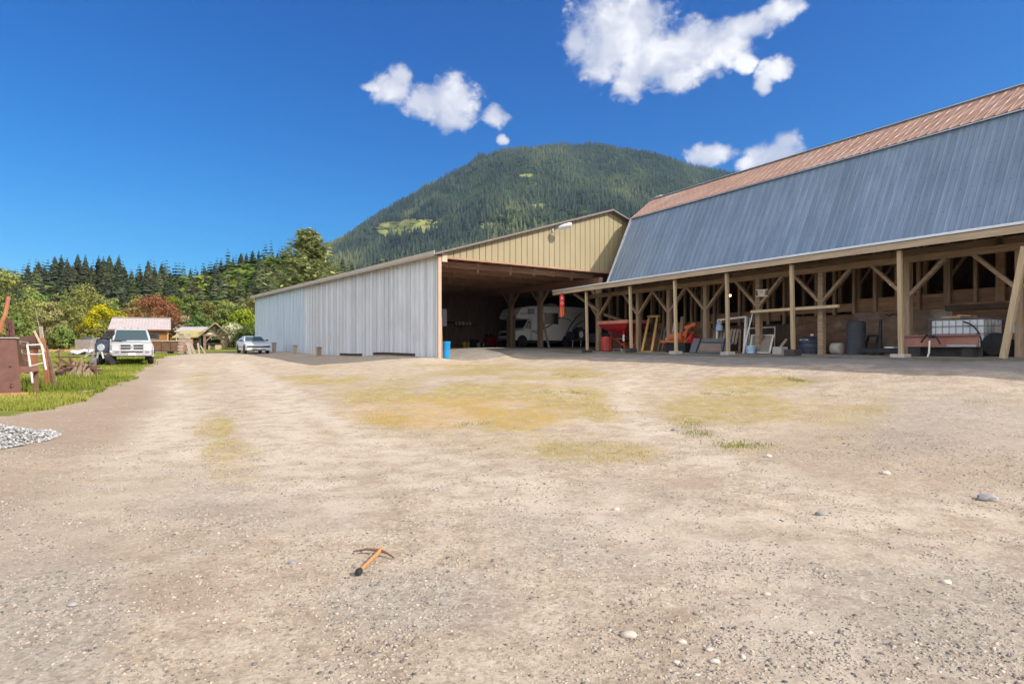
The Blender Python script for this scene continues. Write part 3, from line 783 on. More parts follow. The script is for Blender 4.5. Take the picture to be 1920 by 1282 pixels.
# ------------------------------------------------------------------ special roof and wall materials
def roofmat(name, kind):
    m = bpy.data.materials.new(name); m.use_nodes = True
    k = NT(m.node_tree); b = k.n['Principled BSDF']
    pos = k.coord('Object')
    x, y, z = k.sep(pos)
    if kind == 'steel':
        n = k.noise(k.mapping(pos, (1.0, 3.0, 0.5)), 1.2, 6, 0.65)
        col = k.ramp(n, [(0.3, (0.135, 0.185, 0.255)), (0.7, (0.215, 0.275, 0.355))])
        sheet = k.node('ShaderNodeTexWhiteNoise', noise_dimensions='1D')
        k.put(sheet.inputs['W'], k.math('FLOOR', k.math('DIVIDE', y, 0.9)))
        h = k.node('ShaderNodeHueSaturation'); k.put(h.inputs['Value'], k.math('MULTIPLY_ADD', sheet.outputs[0], 0.16, 0.9)); k.put(h.inputs['Color'], col)
        drip = k.noise(k.mapping(pos, (0.4, 5.0, 0.35)), 1.3, 5, 0.7)
        up = k.smooth(z, 5.6, 7.9)
        rf = k.math('MULTIPLY', k.smooth(k.math('ADD', drip, k.math('MULTIPLY', up, 0.13)), 0.66, 0.80), k.math('MULTIPLY_ADD', up, 0.75, 0.1))
        col = k.mix(rf, h.outputs[0], (0.30, 0.17, 0.10))
        dark = k.noise(k.mapping(pos, (0.5, 7.0, 0.25)), 1.6, 4, 0.6)
        col = k.mix(k.math('MULTIPLY', k.smooth(dark, 0.55, 0.75), 0.35), col, (0.13, 0.17, 0.24))
        seam = k.math('LESS_THAN', k.math('ABSOLUTE', k.math('SUBTRACT', k.math('FRACT', k.math('DIVIDE', y, 0.30)), 0.62)), 0.05)
        col = k.mix(k.math('MULTIPLY', seam, k.math('MULTIPLY_ADD', dark, 0.9, 0.05)), col, (0.10, 0.13, 0.18))
        # rows of screw heads
        fy = k.math('ABSOLUTE', k.math('SUBTRACT', k.math('FRACT', k.math('DIVIDE', y, 0.30)), 0.5))
        fz = k.math('ABSOLUTE', k.math('SUBTRACT', k.math('FRACT', k.math('DIVIDE', z, 0.62)), 0.5))
        dot = k.math('MULTIPLY', k.math('LESS_THAN', fy, 0.07), k.math('LESS_THAN', fz, 0.035))
        col = k.mix(k.math('MULTIPLY', dot, 0.55), col, (0.10, 0.10, 0.12))
        b.inputs['Roughness'].default_value = 0.62; b.inputs['Metallic'].default_value = 0.08
    elif kind == 'rust':
        n = k.noise(k.mapping(pos, (0.8, 2.2, 0.8)), 1.1, 7, 0.68)
        n2 = k.noise(pos, 0.5, 5, 0.65)
        col = k.ramp(n, [(0.28, (0.19, 0.095, 0.062)), (0.5, (0.30, 0.16, 0.102)), (0.75, (0.41, 0.265, 0.18))])
        up = k.smooth(z, 8.2, 9.3)
        wf = k.smooth(k.math('ADD', n2, k.math('MULTIPLY', up, 0.34)), 0.55, 0.80)
        col = k.mix(k.math('MULTIPLY', wf, 0.75), col, (0.46, 0.42, 0.40))
        st = k.math('LESS_THAN', k.math('ABSOLUTE', k.math('SUBTRACT', k.math('FRACT', k.math('DIVIDE', y, 0.30)), 0.88)), 0.09)
        col = k.mix(k.math('MULTIPLY', st, k.math('MULTIPLY_ADD', n, 0.7, 0.25)), col, (0.56, 0.46, 0.39))
        b.inputs['Roughness'].default_value = 0.7; b.inputs['Metallic'].default_value = 0.05
    elif kind == 'boards':
        cell = k.math('FLOOR', k.math('DIVIDE', y, 0.28))
        wn = k.node('ShaderNodeTexWhiteNoise', noise_dimensions='1D'); k.put(wn.inputs['W'], cell)
        n = k.noise(k.mapping(pos, (1, 9, 0.45)), 1.4, 7, 0.7)
        n2 = k.noise(k.mapping(pos, (1, 14, 0.25)), 1.1, 6, 0.72)
        col = k.ramp(n, [(0.28, (0.40, 0.415, 0.44)), (0.62, (0.60, 0.615, 0.64))])
        h = k.node('ShaderNodeHueSaturation'); k.put(h.inputs['Value'], k.math('MULTIPLY_ADD', wn.outputs[0], 0.34, 0.76)); k.put(h.inputs['Color'], col)
        col = k.mix(k.math('MULTIPLY', k.smooth(n2, 0.60, 0.74), 0.7), h.outputs[0], (0.16, 0.155, 0.165))
        big = k.noise(pos, 0.35, 5, 0.65)
        col = k.mix(k.math('MULTIPLY', k.smooth(big, 0.5, 0.72), 0.4), col, (0.40, 0.38, 0.37))
        top = k.smooth(z, 4.4, 5.8)
        stain = k.math('MULTIPLY', k.smooth(k.noise(k.mapping(pos, (1, 6, 0.3)), 1.2, 5, 0.6), 0.42, 0.62), top)
        col = k.mix(k.math('MULTIPLY', stain, 0.5), col, (0.33, 0.29, 0.20))
        b.inputs['Roughness'].default_value = 0.8
    elif kind == 'bluemetal':
        n = k.noise(k.mapping(pos, (1, 4, 0.22)), 1.1, 6, 0.65)
        col = k.ramp(n, [(0.3, (0.33, 0.40, 0.455)), (0.65, (0.51, 0.575, 0.63))])
        n2 = k.noise(k.mapping(pos, (1, 8, 0.2)), 1.0, 5, 0.7)
        col = k.mix(k.math('MULTIPLY', k.smooth(n2, 0.58, 0.72), 0.6), col, (0.18, 0.24, 0.28))
        b.inputs['Roughness'].default_value = 0.6; b.inputs['Metallic'].default_value = 0.1
    k.put(b.inputs['Base Color'], col)
    return m
MT['steel_roof'] = roofmat('blue_grey_steel_roofing', 'steel')
MT['rust_roof'] = roofmat('rusted_ribbed_roofing', 'rust')
MT['old_boards'] = roofmat('bleached_vertical_boards', 'boards')
MT['blue_siding'] = roofmat('bluish_metal_siding', 'bluemetal')

def ribbed(mb, a0, a1, b0, b1, pitch, rh, rw):
    """ribbed sheet between edge a0-a1 (low) and b0-b1 (high); ribs run from a to b"""
    a0, a1, b0, b1 = map(Vector, (a0, a1, b0, b1))
    n = max(1, int(round((a1 - a0).length / pitch)))
    nor = (a1 - a0).cross(b0 - a0).normalized()
    if nor.z < 0: nor = -nor
    def q(t, s_): return a0.lerp(a1, t).lerp(b0.lerp(b1, t), s_)
    prof = []
    for i in range(n):
        t0 = i / n
        for (f, h) in ((0.0, 0.0), (1 - 2 * rw, 0.0), (1 - 1.5 * rw, rh), (1 - 0.5 * rw, rh)):
            prof.append(((i + f) / n, h))
    prof.append((1.0, 0.0))
    vs = []
    for (t, h) in prof:
        vs += [q(t, 0) + nor * h, q(t, 1) + nor * h]
    fs = [(2 * i, 2 * i + 2, 2 * i + 3, 2 * i + 1) for i in range(len(prof) - 1)]
    mb.add(vs, fs)
    # underside so that the sheet has thickness
    d = nor * -0.03
    mb.add([a0 + d, a1 + d, b1 + d, b0 + d], [(0, 1, 2, 3)])
    return mb

# ------------------------------------------------------------------ the barn with its lean-to
UE, UR = 16.0, -9.0                 # left (far) and right (near) ends along the barn
FZ = 1.04
barn = thing('barn', 'large gambrel barn with blue grey steel roof, rusty upper roof and open timber lean-to', 'barn', (0, 0, FZ), 'barn')
WE, ZE = 2.80, 4.42                 # foot of the steep roof
WK, ZK = 4.34, 7.75                 # knee
WR, ZR = 7.0, 9.28                  # ridge
part('steep_roof', ribbed(MB(), (WE, UR, ZE), (WE, UE, ZE), (WK, UR, ZK), (WK, UE, ZK), 0.30, 0.010, 0.10), 'steel_roof', barn)
part('upper_roof', ribbed(MB(), (WK - 0.12, UR, ZK - 0.03), (WK - 0.12, UE, ZK - 0.03), (WR, UR, ZR), (WR, UE + 1.7, ZR), 0.30, 0.014, 0.10), 'rust_roof', barn)
part('ridge_cap', MB().bar((WR, UR, ZR + 0.035), (WR, UE + 1.7, ZR + 0.02), 0.20, 0.03).bar((WK - 0.14, UR, ZK - 0.075), (WK - 0.14, UE, ZK - 0.065), 0.02, 0.03), 'steel', barn)
fr = MB()
fr.add([(WR + 0.02, UR, ZR), (WR + 0.02, UE + 1.7, ZR), (2 * WR - WK, UE, ZK), (2 * WR - WK, UR, ZK)], [(0, 1, 2, 3)])
fr.add([(2 * WR - WK, UR, ZK), (2 * WR - WK, UE, ZK), (2 * WR - WE, UE, ZE), (2 * WR - WE, UR, ZE)], [(0, 1, 2, 3)])
fr.bb((2 * WR - WE - 0.1, UR, 0.9), (2 * WR - WE, UE, ZE))
part('far_roof', fr, 'steel_roof', barn)
def gable_poly(u):
    return [(WE + 0.1, u, 0.9), (WE + 0.1, u, ZE - 0.02), (WK + 0.05, u, ZK - 0.1), (WR, u, ZR - 0.1), (2 * WR - WK - 0.05, u, ZK - 0.1), (2 * WR - WE - 0.12, u, ZE), (2 * WR - WE - 0.12, u, 0.9)]
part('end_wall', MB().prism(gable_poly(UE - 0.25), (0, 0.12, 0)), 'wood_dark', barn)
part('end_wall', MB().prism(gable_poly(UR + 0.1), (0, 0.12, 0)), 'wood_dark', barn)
part('rake_trim', MB().bar((WE - 0.03, UE + 0.02, ZE), (WK - 0.08, UE + 0.02, ZK - 0.03), 0.05, 0.10), 'zinc', barn)
part('vent_hood', MB().box((WR + 0.5, UE + 1.5, ZR + 0.05), (0.5, 0.4, 0.36)), 'roof_grey', barn)
# lean-to roof, its zinc edge, fascia and rafters
part('porch_roof', ribbed(MB(), (-0.40, UR, 3.87), (-0.40, UE, 3.87), (2.86, UR, 4.43), (2.86, UE, 4.43), 0.30, 0.02, 0.14), 'zinc', barn)
part('porch_sheathing', MB().add([(-0.36, UR, 3.832), (-0.36, UE, 3.832), (2.8, UE, 4.375), (2.8, UR, 4.375)], [(0, 1, 2, 3)]).add([(-0.36, UR, 3.82), (-0.36, UE, 3.82), (2.8, UE, 4.363), (2.8, UR, 4.363)], [(0, 1, 2, 3)]), 'wood_stud', barn)
part('roof_edge', MB().box((-0.425, (UE + UR) / 2, 3.868), (0.03, UE - UR + 0.02, 0.045)), 'zinc', barn)
part('fascia', MB().box((-0.385, (UE + UR) / 2, 3.752), (0.045, UE - UR, 0.165)).bar((-0.36, UE - 0.022, 3.745), (1.4, UE - 0.022, 4.05), 0.045, 0.17), 'wood_fascia', barn, bevel=0.006)
u = UR + 0.4
rf0 = None
while u < UE - 0.2:
    part('rafter', MB().bar((-0.34, u, 3.745), (2.78, u, 4.28), 0.05, 0.145), 'wood_stud', barn)
    u += 0.66
# outer posts (round-edged pale timbers) with footings
OP = [13.5, 10.47, 7.94, 5.52, 3.08, 0.0]
for i, u in enumerate(OP):
    g0 = FZ + (0.16 if i in (1, 4) else 0.02)
    rot = 0.07
    p_ = part('post', MB().bar((-0.16, u, g0), (-0.22, u, 3.66), rot + 0.03, rot + 0.03, up=(0, 1, 0)), 'wood_pale', barn, bevel=0.012)
    part('footing', MB().box((-0.18, u, FZ + (0.02 if i not in (1, 4) else 0.06)), (0.34, 0.34, 0.22 if i in (1, 4) else 0.12)), 'footing' if i in (0, 1, 4) else 'concrete', p_, bevel=0.02)
lp0, lp1 = L(1881, 672, -0.15), L(1922, 462, -0.2)
part('leaning_post', MB().bar(lp0, lp1, 0.12, 0.12), 'wood_pale', barn, 'pale post leaning to the right', bevel=0.01)
part('post', MB().bar((-0.16, -4.6, FZ), (-0.2, -4.6, 3.66), 0.14, 0.14, up=(0, 1, 0)), 'wood_pale', barn)
# inner row: posts, beam, braces
IP = [-1.9, 0.62, 3.15, 5.47, 7.85, 9.81, 11.7, 14.55]
WI = 1.2
part('beam', MB().box((WI, (UR + UE - 0.5) / 2, 3.60), (0.16, UE - 0.5 - UR, 0.17)), 'wood_h', barn, bevel=0.01)
for i, u in enumerate(IP):
    p_ = part('inner_post', MB().bar((WI, u, FZ - 0.02), (WI, u, 3.515), 0.17, 0.17, up=(0, 1, 0)), 'wood_v' if i not in (2, 3) else 'wood_h', barn, bevel=0.012)
    dz, du = 0.85, 0.95
    for s_ in (-1, 1):
        if u + s_ * du < UE - 0.3:
            part('brace', MB().bar((WI - 0.02, u + s_ * 0.06, 3.50 - dz), (WI - 0.02, u + s_ * du, 3.53), 0.09, 0.13, up=(1, 0, 0)), 'wood_h', barn, bevel=0.008)
# braces to the left of the first posts, in the porch end
part('brace', MB().bar((0.4, UE - 0.6, 3.75), (WI, 14.5, 2.9), 0.10, 0.14, up=(1, 0, 0)), 'wood_h', barn)
part('brace', MB().bar((WI + 0.1, 14.3, 2.75), (WE, 13.2, 2.1), 0.10, 0.14, up=(1, 0, 0)), 'wood_stud', barn)
# stall front: boarded lower wall, board strip behind the studs, studs, dark interior
SPL = [(UR + 0.3, -2.2), (-2.2, 0.35), (0.35, 3.2), (3.2, 5.4), (5.4, 8.2), (8.2, 12.2), (12.2, UE - 0.4)]
hts = [2.22, 2.28, 2.34, 2.30, 2.06, 2.0, 1.95]
for i, ((u0, u1), hz) in enumerate(zip(SPL, hts)):
    part('stall_wall', MB().bb((WE - 0.02 + 0.01 * (i % 2), u0 + 0.004, FZ - 0.1), (WE + 0.05, u1 - 0.004, hz)), ['wood_brown', 'wood_brown', 'wood_ply', 'wood_brown', 'wood_dark', 'wood_brown', 'wood_brown'][i], barn)
for i, (u0, u1, z0, z1) in enumerate([(UR + 0.3, 0.5, 2.36, 2.85), (0.5, 3.3, 2.36, 2.78), (3.3, 6.1, 2.40, 2.66), (6.1, 9.4, 2.2, 2.58), (9.4, UE - 0.4, 2.0, 2.3)]):
    part('board_strip', MB().bb((WE + 0.20, u0, z0), (WE + 0.26, u1, z1)), 'wood_strip', barn)
STUD = [1875, 1829, 1776, 1722, 1681, 1640, 1601, 1564, 1530, 1470, 1440, 1414, 1386, 1362, 1339, 1316, 1296, 1284, 1244, 1222, 1203, 1173, 1158, 1143]
for i, px in enumerate(STUD):
    u = bu(px, WE + 0.1); w_i = 0.17 if i in (0, 2, 23) else 0.09
    part('stud', MB().bar((WE + 0.12, u, 1.9), (WE + 0.12, u, 4.25), 0.09 if i else 0.12, w_i, up=(0, 1, 0)), 'wood_stud', barn)
REAR = [1781, 1736, 1651, 1612, 1576, 1508, 1479, 1451, 1396, 1348, 1305, 1238, 1227, 1184, 1166]
for i, px in enumerate(REAR):
    u = bu(px, WE + 1.3)
    part('rear_stud', MB().bar((WE + 1.3, u, 1.9), (WE + 1.3, u, 4.6), 0.10, 0.12, up=(0, 1, 0)).bar((WE + 1.3, u, 3.3), (WE + 1.3, u - 0.45, 3.95), 0.06, 0.09, up=(1, 0, 0)), 'wood_stud', barn)
part('wall_plate', MB().box((WE + 0.12, (UR + UE) / 2, 4.0), (0.12, UE - UR - 0.8, 0.22)), 'wood_h', barn)
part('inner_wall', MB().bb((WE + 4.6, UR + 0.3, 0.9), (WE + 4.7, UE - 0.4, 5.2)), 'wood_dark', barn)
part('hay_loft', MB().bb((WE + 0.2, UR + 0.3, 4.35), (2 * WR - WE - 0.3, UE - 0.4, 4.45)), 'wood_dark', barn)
part('rail', MB().tube([(WE + 2.3, -7, 3.0), (WE + 2.3, 2.0, 3.0)], 0.02, 6), 'steel', barn)
part('cladding', MB().bb((WE - 0.06, -3.9, 2.3), (WE + 0.02, -2.25, 3.9)), 'grey_panel', barn)
part('sill', MB().bb((WE - 0.1, -2.3, 2.28), (WE - 0.03, 0.5, 2.42)), 'wood_dark', barn)
part('window_frame', MB().bar((WE + 0.02, bu(1878, WE), 2.42), (WE + 0.02, bu(1878, WE), 3.9), 0.1, 0.14, up=(0, 1, 0)).box((WE + 0.02, bu(1840, WE), 2.44), (0.1, 1.9, 0.05)), 'wood_strip', barn)

# ------------------------------------------------------------------ the long shed
shed = thing('shed', 'long open fronted shed with bleached board side wall and tan metal gable', 'shed', (0, 0, 0.67), 'shed')
SE, SR, SD = 5.95, 12.1, 36.4            # eave z, ridge position, length
ZRG = 9.60
slope = (ZRG - SE) / SR
def zroof(s): return SE + slope * s if s <= SR else ZRG - slope * (s - SR)
# left wall
def boards(mb, d0, d1, pitch, z0f, z1, off, thick):
    d = d0; i = 0
    while d < d1 - 0.01:
        e = min(d + pitch - 0.022, d1)
        o_ = off - (0.014 if i % 2 else 0.0)
        mb.bb((o_, d, z0f(d)), (o_ + thick, e, z1)); d += pitch; i += 1
    return mb
rgb_ = random.Random(4)
def zb(d):
    g = fz('shed', gz(*sw(-0.1, d).xy))
    if 2.4 < d < 8.0 or 9.6 < d < 13.5: return g + 0.17
    return g - 0.05
part('side_wall', boards(MB(), 0.05, 21.4, 0.28, zb, SE - 0.06, -0.03, 0.03), 'old_boards', shed)
mbs = MB(); d = 21.4
while d < SD - 0.01:
    gg = fz('shed', gz(*sw(-0.1, d).xy)); mbs.bb((-0.045, d, gg - 0.05), (-0.02, min(d + 0.9, SD), SE - 0.06)); mbs.bb((-0.075, d - 0.03, gg), (-0.045, d + 0.03, SE - 0.06)); d += 0.9
part('side_wall', mbs, 'blue_siding', shed, 'bluish metal clad far part of the side wall')
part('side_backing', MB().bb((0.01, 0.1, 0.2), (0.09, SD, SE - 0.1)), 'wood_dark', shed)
part('corner_board', MB().bb((-0.09, -0.10, 0.5), (0.10, 0.04, SE - 0.08)), 'trim_pink', shed, bevel=0.008)
part('eave_fascia', MB().bb((-0.42, -0.25, SE - 0.13), (-0.38, SD + 0.3, SE + 0.14)).add([(-0.4, -0.2, SE - 0.12), (0.0, -0.2, SE - 0.05), (0.0, SD + 0.3, SE - 0.05), (-0.4, SD + 0.3, SE - 0.12)], [(0, 1, 2, 3)]), 'trim_tan', shed, bevel=0.006)
def roof_slab(s0, s1, dd0, dd1, t):
    return MB().prism([(s0, dd0, zroof(s0) + 0.08), (s1, dd0, zroof(s1) + 0.08), (s1, dd0, zroof(s1) + 0.08 + t), (s0, dd0, zroof(s0) + 0.08 + t)], (0, dd1 - dd0, 0))
part('roof', roof_slab(-0.45, SR, -0.32, SD + 0.3, 0.06), 'roof_grey', shed)
part('roof', MB().prism([(SR, -0.32, ZRG + 0.08), (2 * SR + 0.4, -0.32, zroof(2 * SR + 0.4) + 0.08), (2 * SR + 0.4, -0.32, zroof(2 * SR + 0.4) + 0.14), (SR, -0.32, ZRG + 0.14)], (0, SD + 0.6, 0)), 'roof_grey', shed)
part('rake_trim', MB().bar((-0.40, -0.30, zroof(-0.4) + 0.045), (SR, -0.30, ZRG + 0.045), 0.05, 0.13, up=(0, 1, 0)).bar((-0.40, -0.325, zroof(-0.4) + 0.135), (SR, -0.325, ZRG + 0.135), 0.03, 0.05, up=(0, 1, 0)), 'trim_dark', shed)
part('rake_trim', MB().bar((SR, -0.30, ZRG + 0.045), (2 * SR + 0.4, -0.30, zroof(2 * SR + 0.4) + 0.045), 0.05, 0.2, up=(0, 1, 0)), 'trim_dark', shed)
part('rake_soffit', MB().prism([(0, -0.26, zroof(0) + 0.03), (SR, -0.26, ZRG + 0.03), (SR, -0.26, ZRG + 0.06), (0, -0.26, zroof(0) + 0.06)], (0, 0.24, 0)), 'trim_dark', shed)
# gable of ribbed tan metal
gm_ = MB(); s = 0.05; pt = 0.40
HZ = 5.86
while s < 2 * SR - 0.4:
    e = s + pt - 0.035
    def q(x): return zroof(x) + 0.02
    if s < SR < e:
        poly = [(s, -0.05, HZ), (e, -0.05, HZ), (e, -0.05, q(e)), (SR, -0.05, q(SR)), (s, -0.05, q(s))]
    else:
        poly = [(s, -0.05, HZ), (e, -0.05, HZ), (e, -0.05, q(e)), (s, -0.05, q(s))]
    gm_.prism(poly, (0, 0.03, 0)); s += pt
part('gable_siding', gm_, 'tan_metal', shed)
part('gable_backing', MB().prism([(0.02, -0.018, HZ + 0.01), (2 * SR, -0.018, HZ + 0.01), (2 * SR, -0.018, zroof(2 * SR)), (SR, -0.018, ZRG), (0.02, -0.018, zroof(0.02))], (0, 0.05, 0)), 'trim_dark', shed)  # dark sheet that makes the gaps between panels read as shadow
part('header', MB().bb((0.1, -0.10, HZ - 0.10), (2 * SR, 0.10, HZ - 0.003)), 'wood_truss', shed)
part('header_end', MB().bb((0.12, -0.13, HZ - 0.28), (0.42, 0.05, HZ + 0.16)), 'trim_tan', shed)
# trusses: bottom chords, webs and blocks
for i in range(8):
    d = 0.9 + i * 2.1
    part('truss', MB().bb((0.1, d - 0.05, 5.46), (2 * SR - 0.2, d + 0.05, 5.76)), 'wood_truss', shed)
bl = MB()
rg = random.Random(8)
for i in range(0):
    d = 0.75 + i * 1.25
    s = 0.6 + rg.random()
    while s < 19:
        part_w = 0.10 + 0.12 * (rg.random() > 0.6)
        bl.bb((s, d, 5.60), (s + part_w, d + 1.15, 5.74)); s += 1.15 + 0.5 * rg.random()
s = 0.5
while s < 20:
    bl.bb((s, 0.3, 5.78), (s + 0.06, 16.0, 5.95)); s += 0.8
for i in range(7):
    d = 0.9 + i * 2.1; s = 0.7 + 0.9 * rg.random()
    while s < 19:
        bl.bb((s, d - 0.07, 5.30 + 0.12 * rg.random()), (s + 0.10 + 0.1 * rg.random(), d + 0.07, 5.80)); s += 1.3 + 0.9 * rg.random()
part('purlins', bl, 'wood_truss', shed, smooth=False)['kind'] = 'stuff'
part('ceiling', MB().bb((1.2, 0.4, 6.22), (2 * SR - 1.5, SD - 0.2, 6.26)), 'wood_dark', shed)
SB = 11.45
part('beam', MB().bb((SB - 0.12, 0.02, 5.12), (SB + 0.12, SD - 1, 5.50)), 'wood_truss', shed, bevel=0.01)
for i, d in enumerate((0.25, 6.06, 9.54)):
    z0 = fz('shed', gz(*sw(SB, d).xy))
    part('inner_post', MB().bar((SB, d, z0 - 0.05), (SB, d, 5.12), 0.30, 0.30, up=(0, 1, 0)), 'wood_v', shed, bevel=0.012)
    for s_ in ((1, -1) if i else (1,)):
        part('brace', MB().bar((SB, d + s_ * 0.1, 4.2), (SB, d + s_ * 0.95, 5.12), 0.12, 0.16, up=(1, 0, 0)), 'wood_v', shed)
# small side props on the two visible posts
for d, o_ in ((9.54, -0.33), (9.54, 0.33)):
    part('side_prop', MB().bar((SB, d + o_ * 1.3, 1.1), (SB, d + o_ * 1.3, 3.5), 0.10, 0.10, up=(0, 1, 0)), 'wood_v', shed)
part('side_prop', MB().bar((SB + 0.55, 5.75, 1.1), (SB + 0.12, 6.0, 3.2), 0.13, 0.13), 'wood_grey', shed)
# partitions
wbk = MB(); s = 1.2
while s < 21:
    wbk.bb((s, 15.6, 0.6), (s + 0.29, 15.64 + 0.01 * (int(s * 10) % 2), 5.6)); s += 0.30
part('partition', wbk, 'wood_partition', shed)
part('partition_rail', MB().bb((1.2, 15.45, 3.05), (11.0, 15.58, 3.2)), 'wood_dark', shed)
part('dark_partition', MB().bb((0.1, 9.0, 0.6), (1.75, 9.1, 5.6)), 'navy', shed)
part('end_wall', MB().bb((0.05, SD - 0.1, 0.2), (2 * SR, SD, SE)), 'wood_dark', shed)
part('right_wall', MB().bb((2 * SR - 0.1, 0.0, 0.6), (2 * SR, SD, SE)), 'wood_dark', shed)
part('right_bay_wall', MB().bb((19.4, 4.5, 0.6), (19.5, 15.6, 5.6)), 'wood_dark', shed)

# flood lamp on the gable
lt = S(1036, 432, -0.06)
fl = thing('flood_lamp', 'white flood lamp on a short arm fixed to the tan gable', 'lamp', lt, 'shed')
part('arm', MB().tube([lt, lt + Vector((0.02, -0.25, 0.02)), lt + Vector((0.1, -0.45, 0.08))], 0.03, 8).box(lt + Vector((0, -0.02, 0)), (0.16, 0.05, 0.2)), 'steel', fl)
hd = lt + Vector((0.30, -0.72, 0.16))
ax = Vector((0.72, -0.55, 0.22)).normalized()
part('lamp_head', MB().loft([[hd + ax * t + Vector((0, 0, 1)) * (hh * math.sin(a)) + ax.cross(Vector((0, 0, 1))).normalized() * (ww * math.cos(a)) for a in [2 * math.pi * i / 10 for i in range(10)]] for t, hh, ww in ((-0.36, 0.07, 0.07), (-0.30, 0.12, 0.12), (0.0, 0.15, 0.19), (0.3, 0.15, 0.2), (0.42, 0.10, 0.13))]), 'board_white', fl, smooth=True)
# bulbs burning under the lean-to
for px, py, lab in ((1671, 533, 'lit bulb on a stud near the pale right hand post'), (1369, 554, 'lit bulb hanging by the fourth pale post from the left')):
    q = L(px, py, 2.5)
    t = thing('light_bulb', lab, 'bulb', q, 'barn', group='lit bulbs under the lean-to')
    part('bulb', MB().ball(q, 0.045, 2), 'bulb', t, smooth=True)
    part('socket', MB().tube([q + Vector((0, 0, 0.035)), q + Vector((0, 0, 0.11))], 0.025, 8), 'black', t)
    part('cord', MB().tube([q + Vector((0, 0, 0.1)), (q.x + 0.05, q.y, 4.2)], 0.008, 5), 'black', t)
# ------------------------------------------------------------------ hillside and mountain terrain
def prof(xs_, pts):
    return np.interp(xs_, [p[0] for p in pts], [p[1] for p in pts])
MRIDGE = [(-600, 640), (100, 615), (300, 590), (420, 560), (480, 535), (530, 508), (600, 470), (640, 446), (700, 407), (760, 371), (800, 345), (850, 319), (900, 297), (950, 282), (1000, 273), (1045, 270), (1100, 273), (1150, 280), (1220, 291), (1290, 305), (1340, 317), (1390, 327), (1500, 352), (1600, 378), (1800, 440), (2100, 520), (2600, 620)]
HRIDGE = [(-500, 585), (-100, 572), (0, 566), (100, 556), (200, 556), (300, 560), (370, 556), (430, 540), (480, 528), (530, 520), (580, 530), (640, 555), (720, 590), (820, 640), (2600, 646)]
YM0, YM1 = 900.0, 2600.0
YH0, YH1 = 150.0, 330.0
def h_mount(X, Y):
    px = CX + F * X / np.maximum(Y, 1)
    ang = prof(px, MRIDGE) + 9.0
    H = (HY - ang) / F * YM1
    t = np.clip((Y - YM0) / (YM1 - YM0), 0, 1.0)
    pr = np.where(t < 1, 0.55 * t + 0.45 * t * t * (3 - 2 * t), 1)
    back = np.clip(1 - (Y - YM1) / 1500, 0, 1)
    gul = (fbm(X / 240, Y / 520, 4, 51) - 0.5) * 0.62 + (fbm(X / 80, Y / 160, 3, 61) - 0.5) * 0.14
    return H * pr * back * (1 + gul * (1 - t ** 3) * np.clip(t * 4, 0, 1))
def h_hill(X, Y):
    px = CX + F * X / np.maximum(Y, 1)
    H = np.maximum((HY - prof(px, HRIDGE)) / F * YH1, 0)
    t = np.clip((Y - YH0) / (YH1 - YH0), 0, 1)
    back = np.clip(1 - (Y - YH1) / 260, 0, 1)
    return 0.7 + H * (t * t * (3 - 2 * t)) * back * (1 + (fbm(X / 40, Y / 40, 3, 71) - 0.5) * 0.25)
def polar(name, pxs, Ys, hf, m, z0=-2.0):
    PXg, Yg = np.meshgrid(pxs, Ys)
    Xg = (PXg - CX) / F * Yg
    Z = hf(Xg, Yg); Z = np.where(Z < 0.72, z0, Z)
    ny_, nx_ = Xg.shape; ii = np.arange(ny_ * nx_).reshape(ny_, nx_)
    q = np.stack([ii[:-1, :-1], ii[:-1, 1:], ii[1:, 1:], ii[1:, :-1]], -1).reshape(-1, 4)
    o = bpy.data.objects.new(name, npmesh(name, np.stack([Xg, Yg, Z], -1).reshape(-1, 3), q, m, smooth=True))
    COL.objects.link(o); o['kind'] = 'structure'
    return o
def terrmat(name, stops, scale, clear=None):
    m = bpy.data.materials.new(name); m.use_nodes = True
    k = NT(m.node_tree); b = k.n['Principled BSDF']
    k.put(b.inputs['Base Color'], k.ramp(k.noise(k.coord(), scale, 7, 0.65), stops))
    b.inputs['Roughness'].default_value = 1.0; b.inputs['Specular IOR Level'].default_value = 0.0
    return m
TM = terrmat('mountain_floor', [(0.35, (0.022, 0.036, 0.018)), (0.6, (0.045, 0.066, 0.026)), (0.75, (0.085, 0.10, 0.04))], 0.012)
TH = terrmat('hillside_floor', [(0.35, (0.03, 0.05, 0.015)), (0.6, (0.07, 0.10, 0.02)), (0.75, (0.12, 0.15, 0.03))], 0.05)
polar('mountain', np.linspace(-600, 2600, 320), np.concatenate([np.linspace(880, 2600, 110), np.linspace(2650, 4000, 20)]), h_mount, TM)
polar('hillside', np.linspace(-700, 900, 160), np.linspace(150, 590, 60), h_hill, TH)

